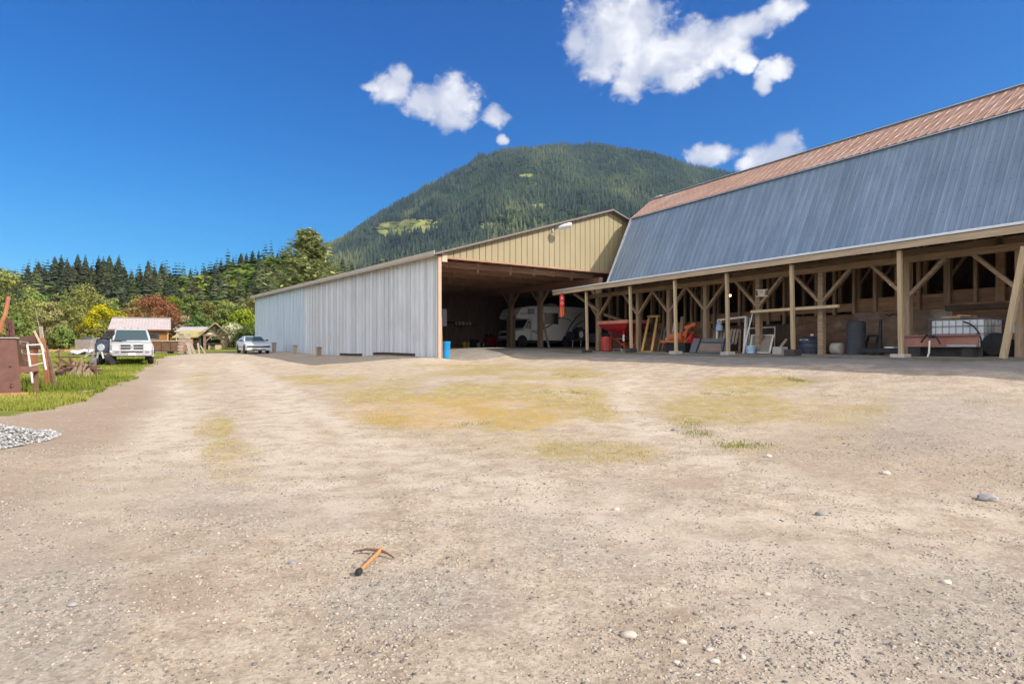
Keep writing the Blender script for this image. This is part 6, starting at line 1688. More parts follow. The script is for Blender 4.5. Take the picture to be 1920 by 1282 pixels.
# white drum lying down
c0, c1 = Lz(1561, ZF + 0.17, 1.6), Lz(1579, ZF + 0.17, 1.6)
solo('drum', MB().tube([c0, c0.lerp(c1, 0.05), c0.lerp(c1, 0.95), c1], [0.15, 0.175, 0.175, 0.15], 18), 'concrete', 'pale grey drum lying on its side behind the dark slate tank', 'drum', (c0.x, (c0.y + c1.y) / 2, ZF), 'barn', smooth=True)
# upright charcoal roll
o = base(1605, 1.75)
rr_ = abs(bu(1590, 1.75) - bu(1621, 1.75)) / 2; hr = L(1605, 602, 1.75).z - ZF
rl = thing('drainage_roll', 'tall charcoal cylinder standing on end against the plywood wall', 'cylinder', o, 'barn')
prof = [(rr_ * .98, 0)]
for i in range(12): prof += [(rr_ * 1.0, hr * (i + .1) / 12 * .93), (rr_ * 1.0, hr * (i + .8) / 12 * .93), (rr_ * .975, hr * (i + .9) / 12 * .93)]
prof += [(rr_ * .99, hr * .94), (rr_ * .93, hr * .975), (rr_ * .75, hr)]
part('shell', MB().lathe(prof, o, 28), 'charcoal', rl, smooth=True)
# black posts and a drawbar
for i, (px, top, w_, r_, lab) in enumerate([(1651, 599, 1.9, 0.045, 'tall black steel post standing right of the charcoal cylinder'), (1642, 637, 1.9, 0.022, 'short black rod between the charcoal cylinder and the tall black post'), (1683, 636, 1.6, 0.02, 'thin black rod just left of the pale right hand post')]):
    a = base(px + (3 if i == 0 else 0), w_); b_ = L(px, top, w_)
    solo('steel_post', MB().tube([a, a.lerp(b_, 0.12) + Vector((0, 0.05 if i == 0 else 0, 0)), b_], [r_ * 1.6, r_ * 1.1, r_], 8), 'black_metal', lab, 'post', a, 'barn')
o = base(1655, 1.5)
db = thing('black_drawbar', 'long black steel drawbar lying on the floor right of the charcoal cylinder', 'drawbar', o, 'barn')
y0, y1 = bu(1612, 1.3), bu(1690, 1.3)
part('beam', MB().bb((1.2, y1, ZF + 0.05), (1.4, y0, ZF + 0.19)), 'black_metal', db, bevel=0.02)
part('beam', MB().bb((1.75, y1, ZF + 0.05), (1.9, y0 - .2, ZF + 0.17)), 'black_metal', db, bevel=0.02)
part('plate', MB().box((1.4, bu(1672, 1.4), ZF + 0.215), (0.25, 0.26, 0.03)), 'white_tube', db)
a = base(1629, 2.0)
bx = MB(); 
for dy in (-0.14, 0.14): bx.bar((2.0, a.y + dy, ZF), (2.2, a.y + dy, ZF + 0.55), 0.05)
bx.bar((2.2, a.y - .14, ZF + .55), (2.2, a.y + .14, ZF + .55), 0.05)
solo('black_stand', bx, 'black_metal', 'small black inverted u stand beside the charcoal cylinder', 'stand', a, 'barn')
# ibc tank
yA, yB = bu(1742, 1.75), bu(1846, 1.75)
zT = L(1795, 597, 1.75).z
x0, x1 = 1.75, 2.72
o = Vector((1.75, (yA + yB) / 2, ZF))
ib = thing('ibc_tank', 'white plastic liquid tote in a steel cage under the right end of the porch', 'tank', o, 'barn')
part('bottle', MB().bb((x0 + .03, yB + .03, ZF + 0.18), (x1 - .03, yA - .03, zT - 0.03)), 'hdpe', ib, bevel=0.06)
cg = MB(); n_v = 8
for i in range(n_v + 1):
    y = yB + (yA - yB) * i / n_v
    cg.tube([(x0, y, ZF + .16), (x0, y, zT)], 0.008, 6); cg.tube([(x1, y, ZF + .16), (x1, y, zT)], 0.008, 6)
for i in range(7):
    x = x0 + (x1 - x0) * i / 6
    cg.tube([(x, yA, ZF + .16), (x, yA, zT)], 0.008, 6); cg.tube([(x, yB, ZF + .16), (x, yB, zT)], 0.008, 6)
for z in [ZF + .18, ZF + .18 + (zT - ZF - .18) * .25, ZF + .18 + (zT - ZF - .18) * .5, ZF + .18 + (zT - ZF - .18) * .75, zT]:
    cg.tube([(x0 - .012, yB, z), (x0 - .012, yA, z)], 0.009, 6); cg.tube([(x0, yB - .012, z), (x1, yB - .012, z)], 0.009, 6); cg.tube([(x0, yA + .012, z), (x1, yA + .012, z)], 0.009, 6)
part('cage', cg, 'cage', ib)
pb = MB()
for y in (yB + .08, (yA + yB) / 2, yA - .08): pb.bb((x0, y - .07, ZF - 0.02), (x1, y + .07, ZF + .12))
pb.bb((x0, yB, ZF + .12), (x1, yA, ZF + .15))
part('pallet_base', pb, 'black', ib)
part('label_plate', MB().box((x0 + .55, yB - .03, ZF + .62), (0.26, 0.01, 0.26)), 'letter', ib)
part('valve', MB().tube([(x0 + .5, yB - .02, ZF + .26), (x0 + .5, yB - .16, ZF + .26)], 0.05, 10), 'black', ib)
cb = MB()
rg = random.Random(5)
cb.prism([(x0 + .1, yA - .25, zT + .02), (x0 + .1, yA - .7, zT + .02), (x0 + .7, yA - .8, zT + .03), (x0 + .65, yA - .2, zT + .03)], (0, 0, 0.05))
cb.prism([(x0 + .15, yA - .6, zT + .075), (x0 + .1, yA - .95, zT + .04), (x0 + .5, yA - .9, zT + .05), (x0 + .5, yA - .5, zT + .09)], (0, 0, 0.03))
solo('cardboard', cb, 'cardboard', 'torn pinkish brown cardboard lying on top of the white tote', 'cardboard', (x0 + .3, yA - .5, zT + .02), 'barn')
hs_ = []
for i in range(15):
    a = R(80 - 95 * i / 14); hs_.append(L(1798, 0, x0 - .08) * 0 + Vector((x0 - .10, bu(1800 + 40 * math.cos(a) , x0 - .1), L(0 + 1800, 645 - 42 * math.sin(a), x0 - .1).z)))
hs_.append(Vector((x0 - .1, bu(1838, x0 - .1), ZF + .05)))
solo('hose', MB().tube(hs_, 0.02, 8), 'black', 'black hose arching in front of the white tote', 'hose', (x0 - .1, hs_[-1].y, ZF), 'barn', smooth=True)
# red primer beam on the floor in front of the tote
y0, y1 = bu(1697, 0.75), bu(1835, 0.75)
zb0 = L(1760, 647, .75).z
rb_ = thing('steel_beam', 'primer red steel beam lying on blocks in front of the white tote', 'beam', (0.75, (y0 + y1) / 2, ZF), 'barn')
part('web', MB().bb((0.72, y1, ZF + .26), (0.77, y0, ZF + .50)), 'beam_red', rb_)
part('flange', MB().bb((0.66, y1, ZF + .50), (0.83, y0, ZF + .53)), 'beam_red', rb_); part('flange', MB().bb((0.66, y1, ZF + .235), (0.83, y0, ZF + .26)), 'beam_red', rb_)
part('support', MB().bb((0.70, y1 + .1, ZF - .02), (1.0, y1 + .35, ZF + .235)), 'footing', rb_); part('support', MB().bb((0.70, y0 - .4, ZF - .02), (1.0, y0 - .1, ZF + .235)), 'footing', rb_)
part('strip', MB().bb((0.62, bu(1832, .65), ZF + .24), (0.655, bu(1776, .65), ZF + .29)), 'steel', rb_)
part('shadow_board', MB().bb((0.90, y1, ZF), (0.94, y0, ZF + .23)), 'footing', rb_)  # dark board standing in for the shade beneath the beam
# black swivel stand
o = base(1741, 0.35)
tr_ = thing('stand', 'black curved three legged stand in front of the white tote', 'stand', o, 'barn')
tpz = L(1747, 631, 0.35)
for (px, zz) in ((1727, ZF + .35), (1763, ZF + .30)):
    e = Lz(px, zz, 0.4); m_ = (tpz + e) / 2 + Vector((0, 0, 0.10)); part('leg', MB().tube([tpz, m_, e], 0.022, 7), 'black_metal', tr_, smooth=True)
part('leg', MB().tube([tpz + Vector((0, .05, -.1)), Lz(1742, ZF + .1, 0.3), Lz(1739, ZF - .02, 0.3)], 0.02, 7), 'white_tube', tr_)
part('hub', MB().box(tpz, (0.1, 0.1, 0.08)), 'black_metal', tr_)
# clutter at the far right: bench, tub, wheel
o = base(1895, 1.9)
wb = thing('work_bench', 'small weathered bench behind the leaning post at the right edge', 'bench', o, 'barn')
yb0, yb1 = bu(1870, 1.9), bu(1925, 1.9)
part('top', MB().bb((1.7, yb1, ZF + .52), (2.3, yb0, ZF + .57)), 'wood_strip', wb)
for y in (yb1 + .06, yb0 - .06):
    for x in (1.75, 2.25): part('leg', MB().bar((x, y, ZF), (x, y, ZF + .52), 0.06, 0.06), 'black_metal', wb)
solo('tub', MB().bb((1.8, bu(1912, 2.0), ZF + .575), (2.2, bu(1893, 2.0), ZF + .75)), 'blue_pale', 'pale plastic tub sitting on the bench at the right edge', 'tub', base(1902, 2.0, ZF + .575), 'barn', bevel=0.02)
o = base(1872, 1.7)
tw_ = thing('spare_wheel', 'black spare wheel leaning between the white tote and the leaning post', 'wheel', o, 'barn')
part('tyre', MB().lathe([(0.17, -.08), (0.26, -.09), (0.29, -.05), (0.29, .05), (0.26, .09), (0.17, .08)], (1.6, o.y, ZF + .29), 22, 'x'), 'tyre', tw_, smooth=True)
part('rim', MB().lathe([(0.175, -.07), (0.06, -.04), (0.05, .04), (0.175, .07)], (1.6, o.y, ZF + .29), 18, 'x'), 'black_metal', tw_, smooth=True)
a = base(1866, 2.5)
solo('black_crate', MB().bb((2.2, bu(1895, 2.4), ZF), (2.6, bu(1876, 2.4), ZF + .42)), 'black', 'black crate on the floor under the weathered bench', 'crate', base(1885, 2.4), 'barn', bevel=0.02)
# cable on the plywood wall
solo('cable', MB().tube([L(1660, 589, 2.74), L(1668, 592.5, 2.74), L(1674, 587.5, 2.74), L(1682, 592, 2.74), L(1690, 594, 2.74)], 0.012, 6), 'black', 'black cable looping across the plywood wall', 'cable', L(1674, 590, 2.74), 'barn')

# ------------------------------------------------------------------ things in and around the shed
def Sg(px, d):
    v = S(px, 646, d); v.z = fz('shed', gz(*W('shed', v).xy)); return v
o = Sg(834.5, 0.45)
bd = thing('plastic_barrel', 'bright blue open plastic barrel at the corner of the long shed', 'barrel', o, 'shed')
hb = 0.88
part('shell', MB().lathe([(0.225, 0), (0.235, 0.03), (0.25, hb * .45), (0.252, hb * .47), (0.252, hb * .5), (0.262, hb * .52), (0.275, hb * .9), (0.29, hb * .93), (0.29, hb), (0.265, hb), (0.265, hb - .12)], o, 26, capt=True), 'blue_drum', bd, smooth=True)
solo('plank', MB().bar(Sg(829, .12), Sg(827, .12) + Vector((0.0, 0.0, 2.1)), 0.08, 0.04), 'wood_honey', 'thin board standing between the shed corner and the blue barrel', 'plank', Sg(829, .12), 'shed')
wbq = S(829.5, 594, 8.9); Yw = W0('shed', wbq).y
solo('whiteboard', MB().bb((wbq.x - .25, 8.93, EYE + (HY - 611) / F * Yw), (wbq.x + .36, 8.97, EYE + (HY - 579) / F * Yw)), 'board_white', 'white board fixed to the dark partition behind the blue barrel', 'board', wbq, 'shed')
for i, (px, lab) in enumerate(((870.3, 'yellow pail nearer the blue barrel at the back of the shed'), (877.4, 'yellow pail beside the other one, nearer the motorhome'))):
    v = Sg(px, 14.2); t = thing('pail', lab, 'pail', v, 'shed', group='yellow pails in the shed')
    part('body', MB().lathe([(0.13, 0), (0.16, 0.42), (0.165, 0.42), (0.165, 0.39)], v, 16), 'yellow', t, smooth=True)
    part('lid', MB().lathe([(0.17, 0.42), (0.17, 0.45), (0.15, 0.46)], v, 16), 'yellow', t)
v = Sg(919.5, 14.6)
tc_ = thing('tool_cabinet', 'dark red tool cabinet with black cans on top against the shed partition', 'cabinet', v, 'shed')
part('body', MB().box(v + Vector((0, 0, .5)), (0.85, 0.5, 0.72)), 'red', tc_, bevel=0.01)
for i in range(3): part('drawer', MB().box(v + Vector((0, -.26, .30 + .22 * i)), (0.76, 0.03, 0.18)), 'red', tc_)
for dx in (-.35, .35):
    part('castor', MB().lathe([(.06, -.02), (.06, .02)], v + Vector((dx, -.18, .07)), 12, 'x'), 'black', tc_)
for i, (dx, lab) in enumerate(((-.34, 'black can at the left on the red tool cabinet'), (0.02, 'black can in the middle on the red tool cabinet'), (.36, 'black can at the right on the red tool cabinet'))):
    solo('can', MB().lathe([(.11, 0), (.11, .2), (.05, .25), (.05, .28)], v + Vector((dx, 0, .862)), 14), 'black', lab, 'can', v + Vector((dx, 0, .862)), 'shed')
v = Sg(890, 14.4)
solo('black_bin', MB().bb(v + Vector((-.32, -.2, 0)), v + Vector((.3, .2, .66))).bb(v + Vector((-.62, -.2, 0)), v + Vector((-.33, .2, .46))), 'black', 'black storage bin between the yellow pails and the grey box', 'bin', v, 'shed', bevel=0.02)
v = Sg(896.5, 14.2); solo('box', MB().box(v + Vector((0, 0, .2)), (.26, .26, .4)), 'concrete', 'small grey box beside the black storage bin', 'box', v, 'shed', bevel=0.01)
v = Sg(905, 14.2); t = thing('toolbox', 'black toolbox with white label left of the red tool cabinet', 'toolbox', v, 'shed')
part('body', MB().box(v + Vector((0, 0, .19)), (.6, .3, .38)), 'black', t, bevel=0.01); part('label_plate', MB().box(v + Vector((-.02, -.16, .22)), (.09, .012, .24)), 'letter', t)
# row of containers on the partition rail (seen as a pale lettered board)
v = S(871, 604, 15.35)
sb = thing('shelf', 'narrow shelf of pale jars on the brown partition of the shed', 'shelf', v, 'shed')
part('plank', MB().box(v + Vector((0.1, 0, -.27)), (2.0, .22, .04)), 'wood_dark', sb)
rg = random.Random(3)
for i in range(9):
    x = v.x - .80 + .17 * i; hh = .26 + .08 * rg.random()
    jr = thing('jar', ['white tall jar at the left end of the partition shelf', 'grey jar second from the left on the partition shelf', 'squat jar third from the left on the partition shelf', 'jar fourth from the left on the partition shelf', 'jar in the middle of the partition shelf', 'jar just right of the middle of the partition shelf', 'jar third from the right on the partition shelf', 'jar second from the right on the partition shelf', 'jar at the right end of the partition shelf'][i], 'jar', (x, v.y, v.z - .25), 'shed', group='jars on the partition shelf')
    part('glass', MB().lathe([(.055, 0), (.06, .02), (.06, hh - .06), (.04, hh - .02)], (x, v.y, v.z - .25), 12), 'letter' if i == 0 else 'concrete' if i % 2 else 'paper', jr, smooth=True)
    part('lid', MB().lathe([(.045, hh - .02), (.045, hh + .02)], (x, v.y, v.z - .25), 12), 'steel', jr)
# small trailer with an engine in front of the motorhome
v = Sg(1082, 5.6)
tl = thing('engine_trailer', 'small black trailer carrying an engine with a white cover plate in front of the motorhome', 'trailer', v, 'shed')
part('deck', MB().bb(v + Vector((-1.1, -.4, .48)), v + Vector((1.0, .4, .55))), 'black_metal', tl)
part('engine', MB().box(v + Vector((.25, 0, .95)), (.9, .6, .75)).box(v + Vector((.2, 0, 1.38)), (.5, .35, .16)), 'black', tl, bevel=0.04)
part('cover_plate', MB().loft([[v + Vector((.12 + .19 * math.cos(a), -.32, .92 + .25 * math.sin(a))) for a in [R(22.5 + 45 * i) for i in range(8)]], [v + Vector((.12 + .19 * math.cos(a), -.28, .92 + .25 * math.sin(a))) for a in [R(22.5 + 45 * i) for i in range(8)]]]), 'letter', tl)
part('wheel', MB().lathe([(.14, -.09), (.30, -.1), (.34, -.05), (.34, .05), (.30, .1), (.14, .09)], v + Vector((-.75, -.1, .80)), 20, 'y'), 'tyre', tl, smooth=True)
part('arm', MB().tube([v + Vector((-.95, -.25, .55)), v + Vector((-.3, -.1, .95)), v + Vector((-.28, 0, 1.5))], .025, 7).tube([v + Vector((-1.1, -.2, .62)), v + Vector((-1.35, -.2, .62))], .06, 7), 'black_metal', tl)
for dx in (-.82, -.06): part('leg', MB().tube([v + Vector((dx + .06, -.42, .50)), v + Vector((dx - .02, -.45, 0))], .028, 7), 'white_tube', tl)
part('rail', MB().tube([v + Vector((-1.0, -.42, .56)), v + Vector((1.6, -.42, .60))], .02, 6), 'chrome', tl)
part('lamp', MB().ball(v + Vector((.58, -.44, .50)), .06, 1), 'letter', tl)
part('side_box', MB().bb(v + Vector((.6, -.35, .35)), v + Vector((1.7, .35, 1.0))), 'black', tl)
# stubby concrete posts along the shed wall
for i, (px, py0, py1, lab) in enumerate(((598, 648, 665, 'stubby capped wooden post nearest the corner of the shed wall'), (553, 647, 664, 'stubby capped wooden post in the middle along the shed wall'), (514, 645, 663, 'stubby capped wooden post nearest the white coupe'))):
    q = (px - CX) / F; dd_ = (-0.75); o_ = sw(-1.0 + .05 * i, 0)
    # solve along the wall for this pixel column at 1 m off the wall
    s_ = -1.0; base_ = W0('shed', (s_, 0, 0)); d = (q * base_.y - base_.x) / (-0.588 - 0.809 * q)
    v = Vector((s_, d, fz('shed', gz(*sw(s_, d).xy)))); Yv = W0('shed', v).y; hh = (py1 - py0) / F * Yv
    t = thing('bollard', lab, 'post', v, 'shed', group='stubby posts along the shed wall')
    part('post', MB().box(v + Vector((0, 0, hh / 2 - .05)), (.28, .28, hh)), 'wood_grey' if i else 'wood_stud', t, bevel=0.015)
    part('cap', MB().box(v + Vector((0, 0, hh - .03)), (.38, .38, .06)), 'wood_grey', t, bevel=0.01)
# ------------------------------------------------------------------ the scrap row and buildings on the left
# rusty tank (bin)
Y0 = 0.0
FR['hopper'] = (at(20, 16.6) * 1.0, R(38.6)); FR['hopper'][0].z = 0
_P0 = P
def P(px, py, Y):
    if Y < 2.0:                     # hopper frame: x across, y away from the viewer
        return Vector(((px - 20) / 90.8, Y, EYE + (HY - py) / F * 16.6))
    return _P0(px, py, Y)
bt = Vector((0, 0, 0.02))
tk = thing('rusty_hopper', 'dark rusty steel hopper standing at the left edge of the grass', 'hopper', bt, 'hopper')
pA = P(46, 0, Y0).x; pL = P(-60, 0, Y0).x; ztop = P(0, 634, Y0).z
def hop(x0, x1, y0, y1, z): return [Vector((x0, y0, z)), Vector((x1, y0, z)), Vector((x1, y1, z)), Vector((x0, y1, z))]
part('body', MB().loft([hop(pL, P(40, 0, Y0).x, Y0, Y0 + 1.1, 0.06), hop(pL, P(38, 0, Y0).x, Y0, Y0 + 1.2, 0.55), hop(pL, P(31, 0, Y0).x, Y0, Y0 + 1.3, ztop)]), 'rust', tk, bevel=0.02)
part('rim', MB().bb((pL, Y0 - .04, ztop), (P(36, 0, Y0).x, Y0 + 1.32, ztop + .02)), 'steel', tk)
part('skid', MB().bb((pL, Y0 - .22, -0.03), (P(54, 0, Y0).x, Y0 - .02, 0.08)), 'rust_light', tk, bevel=0.01)
part('chute', MB().prism([Vector((P(36, 690, Y0).x, Y0 + .1, P(0, 687, Y0).z)), Vector((P(74, 691, Y0).x, Y0 + .1, P(0, 690, Y0).z)), Vector((P(75, 697, Y0).x, Y0 + .1, P(0, 697, Y0).z)), Vector((P(38, 699, Y0).x, Y0 + .1, P(0, 700, Y0).z))], (0, .5, 0)), 'rust', tk)
part('leg', MB().bar((P(69, 0, Y0).x, Y0 + .35, 0), (P(69, 0, Y0).x, Y0 + .35, P(0, 697, Y0).z), .10, .10), 'rust', tk)
part('bolt', MB().ball(P(22, 724, Y0 - .02), .035, 1).ball(P(20, 686, Y0 - .02), .03, 1).ball(P(22, 719, Y0 - .02), .025, 1), 'rust', tk)
part('side_post', MB().bar(P(32, 636, Y0 + .6), P(42, 690, Y0 + .6), .05, .1), 'wood_dark', tk)
P = _P0
RAY = Vector((-0.62, 0.78, 0))
# bent rusty boom behind it
bb_ = thing('rusty_boom', 'bent rusty boom arm sticking up behind the hopper', 'boom', at(0, 18.0))
part('arm', MB().tube([P(-14, 640, 18), P(0, 622, 18), P(3, 604, 18), P(9, 592, 18)], [.06, .06, .06, .05], 6).tube([P(9, 592, 18), P(16, 556, 18)], [.055, .05], 6), 'rust_light', bb_)
part('bracket', MB().bar(P(13, 598, 18.2), P(15, 632, 18.2), .05, .08).bar(P(22, 604, 18.2), P(24, 632, 18.2), .07, .08).bar(P(13, 600, 18.2), P(23, 606, 18.2), .06, .10).bar(P(13, 618, 18.2), P(24, 619, 18.2), .05, .05), 'rust', bb_)
part('foot', MB().bb((P(10, 0, 18.2).x, 18.1, 0), (P(26, 0, 18.2).x, 18.4, P(0, 632, 18.2).z)), 'rust', bb_)
# rusty low box
Y1 = 19.5
rx = thing('rusty_box', 'reddish rusty steel box behind the white gate', 'box', at(55, Y1))
part('body', MB().prism([P(36, 632, Y1), P(70, 626, Y1), P(71, 652, Y1), P(36, 652, Y1)], RAY * .8), 'rust', rx)
part('end_plate', MB().prism([P(67, 622, Y1 - .02), P(77, 622, Y1 - .02), P(79, 655, Y1 - .02), P(70, 655, Y1 - .02)], RAY * .9), 'wood_dark', rx)
part('stand', MB().prism([P(42, 652, Y1 + .05), P(72, 652, Y1 + .05), P(72, 700, Y1 + .05), P(42, 700, Y1 + .05)], RAY * .7), 'rust_light', rx)
# white tubular gate section
Y2 = 18.2
gt = thing('gate_panel', 'white tubular gate panel leaning in front of the rusty box', 'gate', at(68, Y2))
g0, g1, g2, g3 = P(51, 647, Y2), P(78, 646, Y2), P(86, 693, Y2), P(58, 697, Y2)
for a, b_ in ((g0, g1), (g0.lerp(g3, .35), g1.lerp(g2, .38)), (g0.lerp(g3, .80), g1.lerp(g2, .72))): part('rail', MB().tube([a, b_], .022, 8), 'white_tube', gt, smooth=True)
g4 = P(61, 718, Y2)
part('upright', MB().tube([g0, g3, g4], .028, 8), 'white_tube', gt, smooth=True); part('upright', MB().tube([g1, g2], .028, 8), 'white_tube', gt, smooth=True)
gt2 = thing('gate_panel', 'grey dirty gate panel seen edge on behind the white gate', 'gate', at(46, Y2 + .5))
for py in (642, 664, 676): part('rail', MB().tube([P(36, py - 2, Y2 + .6), P(53, py + 1, Y2 + .3)], .025, 6), 'wood_grey', gt2)
for px in (37, 50): part('upright', MB().tube([P(px, 641, Y2 + .5), P(px + 6, 700, Y2 + .5)], .028, 6), 'wood_grey', gt2)
# bundle of boards leaning
YB = 19.0
for i, (p0_, p1_, w_, m_, lab) in enumerate([((92, 690), (76, 612), .10, 'wood_grey', 'tall weathered board in the leaning bundle, the topmost one'), ((104, 690), (83, 650), .14, 'wood_grey', 'broad silvery board in the leaning bundle'), ((108, 690), (88, 655), .07, 'wood_log', 'dark outermost board of the leaning bundle'),
                                         ((98, 691), (80, 640), .16, 'wood_brown', 'brown board in the middle of the leaning bundle'), ((90, 692), (79, 635), .14, 'rust_light', 'orange brown board against the white gate'), ((84, 660), (64, 620), .05, 'wood_pale', 'crooked pale stick poking out of the leaning bundle')]):
    a = P(*p0_, YB - .04 * i); b_ = P(*p1_, YB + .25 - .04 * i)
    if i != 5: a.z = gz(a.x, a.y) - .02
    solo('plank' if i != 5 else 'stick', MB().bar(a, b_, w_, .035, up=(0, -1, .3)), m_, lab, 'plank' if i != 5 else 'stick', a)
a = P(76, 640, YB + .1)
solo('rod', MB().tube([P(78, 672, YB + .1), P(74, 615, YB + .1), P(66, 578, YB + .1), P(56, 573, YB + .1)], [.012, .01, .006, .004], 5), 'wood_grey', 'thin bent rod rising from the leaning bundle of boards', 'rod', P(78, 672, YB + .1))
# rusty scrap heap with a stump and machinery
YS = 24.5
rg = random.Random(12)
hp = MB()
for i in range(46):
    px = 108 + 62 * rg.random(); c = at(px, YS + rg.uniform(-.8, .8)); hh = .42 * math.sin(math.pi * (px - 100) / 78) + .12
    d = Vector((rg.uniform(-.6, .6), rg.uniform(-.3, .3), rg.uniform(-.22, .22)))
    q = c + Vector((0, 0, rg.random() * hh + .05)); hp.bar(q - d, q + d, .03 + .06 * rg.random(), .03 + .03 * rg.random())
structure('scrap_heap', hp, 'rust', 'stuff')
stp = at(150, YS - .4)
st = thing('tree_stump', 'brown split tree stump among the rusty scrap', 'stump', stp)
hq = MB()
for i in range(9):
    a = 2 * math.pi * i / 9; hq.tube([stp + Vector((.48 * math.cos(a), .3 * math.sin(a), -.05)), stp + Vector((.28 * math.cos(a + .3), .2 * math.sin(a), .3)), stp + Vector((.30 * math.cos(a + .5), .2 * math.sin(a), .4 + .35 * rg.random()))], [.11, .09, .03], 6)
part('stump', hq, 'wood_log', st); part('root', MB().tube([stp + Vector((-.3, -.1, .1)), stp + Vector((-.9, -.2, .25)), stp + Vector((-1.2, -.2, .05))], [.1, .07, .04], 6), 'wood_log', st)
ax_ = thing('plough', 'rusty old plough frame among the scrap left of the stump', 'plough', at(115, YS + .2))
part('beam', MB().tube([P(104, 668, YS), P(150, 669, YS)], .03, 6).tube([P(110, 656, YS), P(111, 672, YS)], .03, 6).tube([P(104, 660, YS), P(112, 657, YS), P(120, 657, YS)], .025, 6), 'rust', ax_)
part('tine', MB().tube([P(108, 668, YS), P(113, 678, YS), P(108, 684, YS)], .025, 6).tube([P(130, 668, YS), P(136, 677, YS), P(131, 684, YS)], .025, 6), 'rust', ax_)
# loose wheel on an axle
YW = 28.0
wv = at(175, YW); hw = 688 - 659
rw = hw / F * YW / 2
ow = thing('old_wheel', 'worn grey tyre standing upright at the end of a trailer axle', 'wheel', wv, rz=R(31))
part('tyre', MB().lathe([(rw * .6, -.11), (rw * .92, -.12), (rw, -.06), (rw, .06), (rw * .92, .12), (rw * .6, .11)], (0, 0, rw - .02), 24, 'x'), 'tyre_old', ow, smooth=True)
part('hub', MB().lathe([(rw * .62, -.08), (rw * .2, -.04), (.05, .1)], (0, 0, rw - .02), 16, 'x'), 'rust_light', ow)
# flat trailer carrying machinery beside the pickup
YT = 33.5
tv = at(196, YT)
tr = thing('flat_trailer', 'low flat trailer with small engines beside the pickup', 'trailer', tv)
zt = P(0, 662, YT).z
part('deck', MB().bb((P(172, 0, YT).x, YT - .5, zt - .08), (P(222, 0, YT).x, YT + 1.6, zt)), 'wood_grey', tr)
part('fender', MB().tube([P(182, 672, YT - .6), P(184, 661, YT - .6), P(191, 660, YT - .6), P(194, 672, YT - .6)], .05, 6), 'steel', tr)
for px in (187, 208): part('wheel', MB().lathe([(.18, -.1), (.33, -.11), (.36, 0), (.33, .11), (.18, .1)], at(px, YT - .3) + Vector((0, 0, .36)), 20, 'x'), 'tyre', tr, smooth=True)
part('hitch', MB().tube([P(172, 665, YT), P(160, 668, YT - .8)], .05, 6), 'steel', tr)
e = P(197, 655, YT + .3); e.z = zt
en = thing('engine', 'dark blue small engine sitting on the flat trailer', 'engine', e)
part('block', MB().box(e + Vector((0, 0, .28)), (.75, .6, .52)).box(e + Vector((-.1, 0, .62)), (.4, .4, .18)), 'navy', en, bevel=0.03)
part('frame', MB().tube([e + Vector((-.75, -.3, 0)), e + Vector((-.45, -.3, .75)), e + Vector((-.1, -.3, .8))], .03, 6).tube([e + Vector((.45, -.3, 0)), e + Vector((.5, -.3, .75))], .03, 6), 'steel', en)
part('flywheel', MB().lathe([(.18, -.05), (.2, 0), (.18, .05)], e + Vector((0, -.33, .3)), 16, 'y'), 'steel', en)
e = P(203, 650, YT + 1.2); e.z = zt
ml = thing('machine_seat', 'black machine with a raised seat on the trailer beside the pickup', 'machine', e)
part('body', MB().bb(e + Vector((-.5, -.3, 0)), e + Vector((.9, .3, .7))), 'black_metal', ml, bevel=0.03); part('seat', MB().bb(e + Vector((-.25, -.25, .74)), e + Vector((.2, .25, .86))).bb(e + Vector((-.25, .15, .86)), e + Vector((.2, .27, 1.22))), 'black', ml, bevel=0.03)
part('stem', MB().bb(e + Vector((-.08, -.05, .69)), e + Vector((.05, .05, .75))), 'black_metal', ml)
# white sheet on the ground
YQ = 31.0
sh = MB(); q0, q1, q2, q3 = G(131, 663.5), G(172, 658), G(182, 662), G(140, 668)
n = 10
vs = []
for j in range(n + 1):
    for i in range(n + 1):
        p_ = q0.lerp(q1, i / n).lerp(q3.lerp(q2, i / n), j / n); p_.z = gz(p_.x, p_.y) + .25 + .10 * math.sin(i * 1.3) * math.cos(j * .9); vs.append(p_)
sh.add(vs, [(j * (n + 1) + i, j * (n + 1) + i + 1, (j + 1) * (n + 1) + i + 1, (j + 1) * (n + 1) + i) for j in range(n) for i in range(n)])
sh.add([v_ - Vector((0, 0, .24)) for v_ in vs], [(j * (n + 1) + i, j * (n + 1) + i + 1, (j + 1) * (n + 1) + i + 1, (j + 1) * (n + 1) + i) for j in range(n) for i in range(n)])
solo('tarpaulin', sh, 'tarp', 'white tarpaulin spread over the scrap behind the old wheel', 'tarpaulin', q0.lerp(q2, .5))
# grey low wall, dark mound and far parked things across the field
YF = 96.0
gw = at(160, YF)
solo('low_wall', MB().bb((P(140, 0, YF).x, YF, gw.z - .3), (P(171, 0, YF).x, YF + 1.2, P(0, 637, YF).z)), 'gray_wall', 'low grey wall at the far side of the straw field', 'wall', gw, bevel=0.05)
solo('mound', MB().ball(at(166, YF + 6) + Vector((0, 0, .3)), 1.8, 3, .06, 5, (1.0, .8, .95)), 'charcoal', 'dark grey mound behind the low grey wall', 'mound', at(166, YF + 6), smooth=True)
v = at(182, 165)
vn = thing('parked_van', 'white van far across the field left of the brown cabin', 'van', v)
part('body', MB().loft([rring(.9, .35, 1.2, -2.2), rring(.95, .35, 1.95, -1.3), rring(.95, .35, 2.0, 2.2)]), 'white_paint', vn, smooth=True)
OFF[vn.name] = Vector((0, 0, 0))
bpy.data.objects.remove(vn.children[0])
part('body', MB().loft([rring(.9, .35, 1.2, -2.2), rring(.95, .35, 1.95, -1.3), rring(.95, .35, 2.0, 2.2)]), 'white_paint', vn, smooth=True)
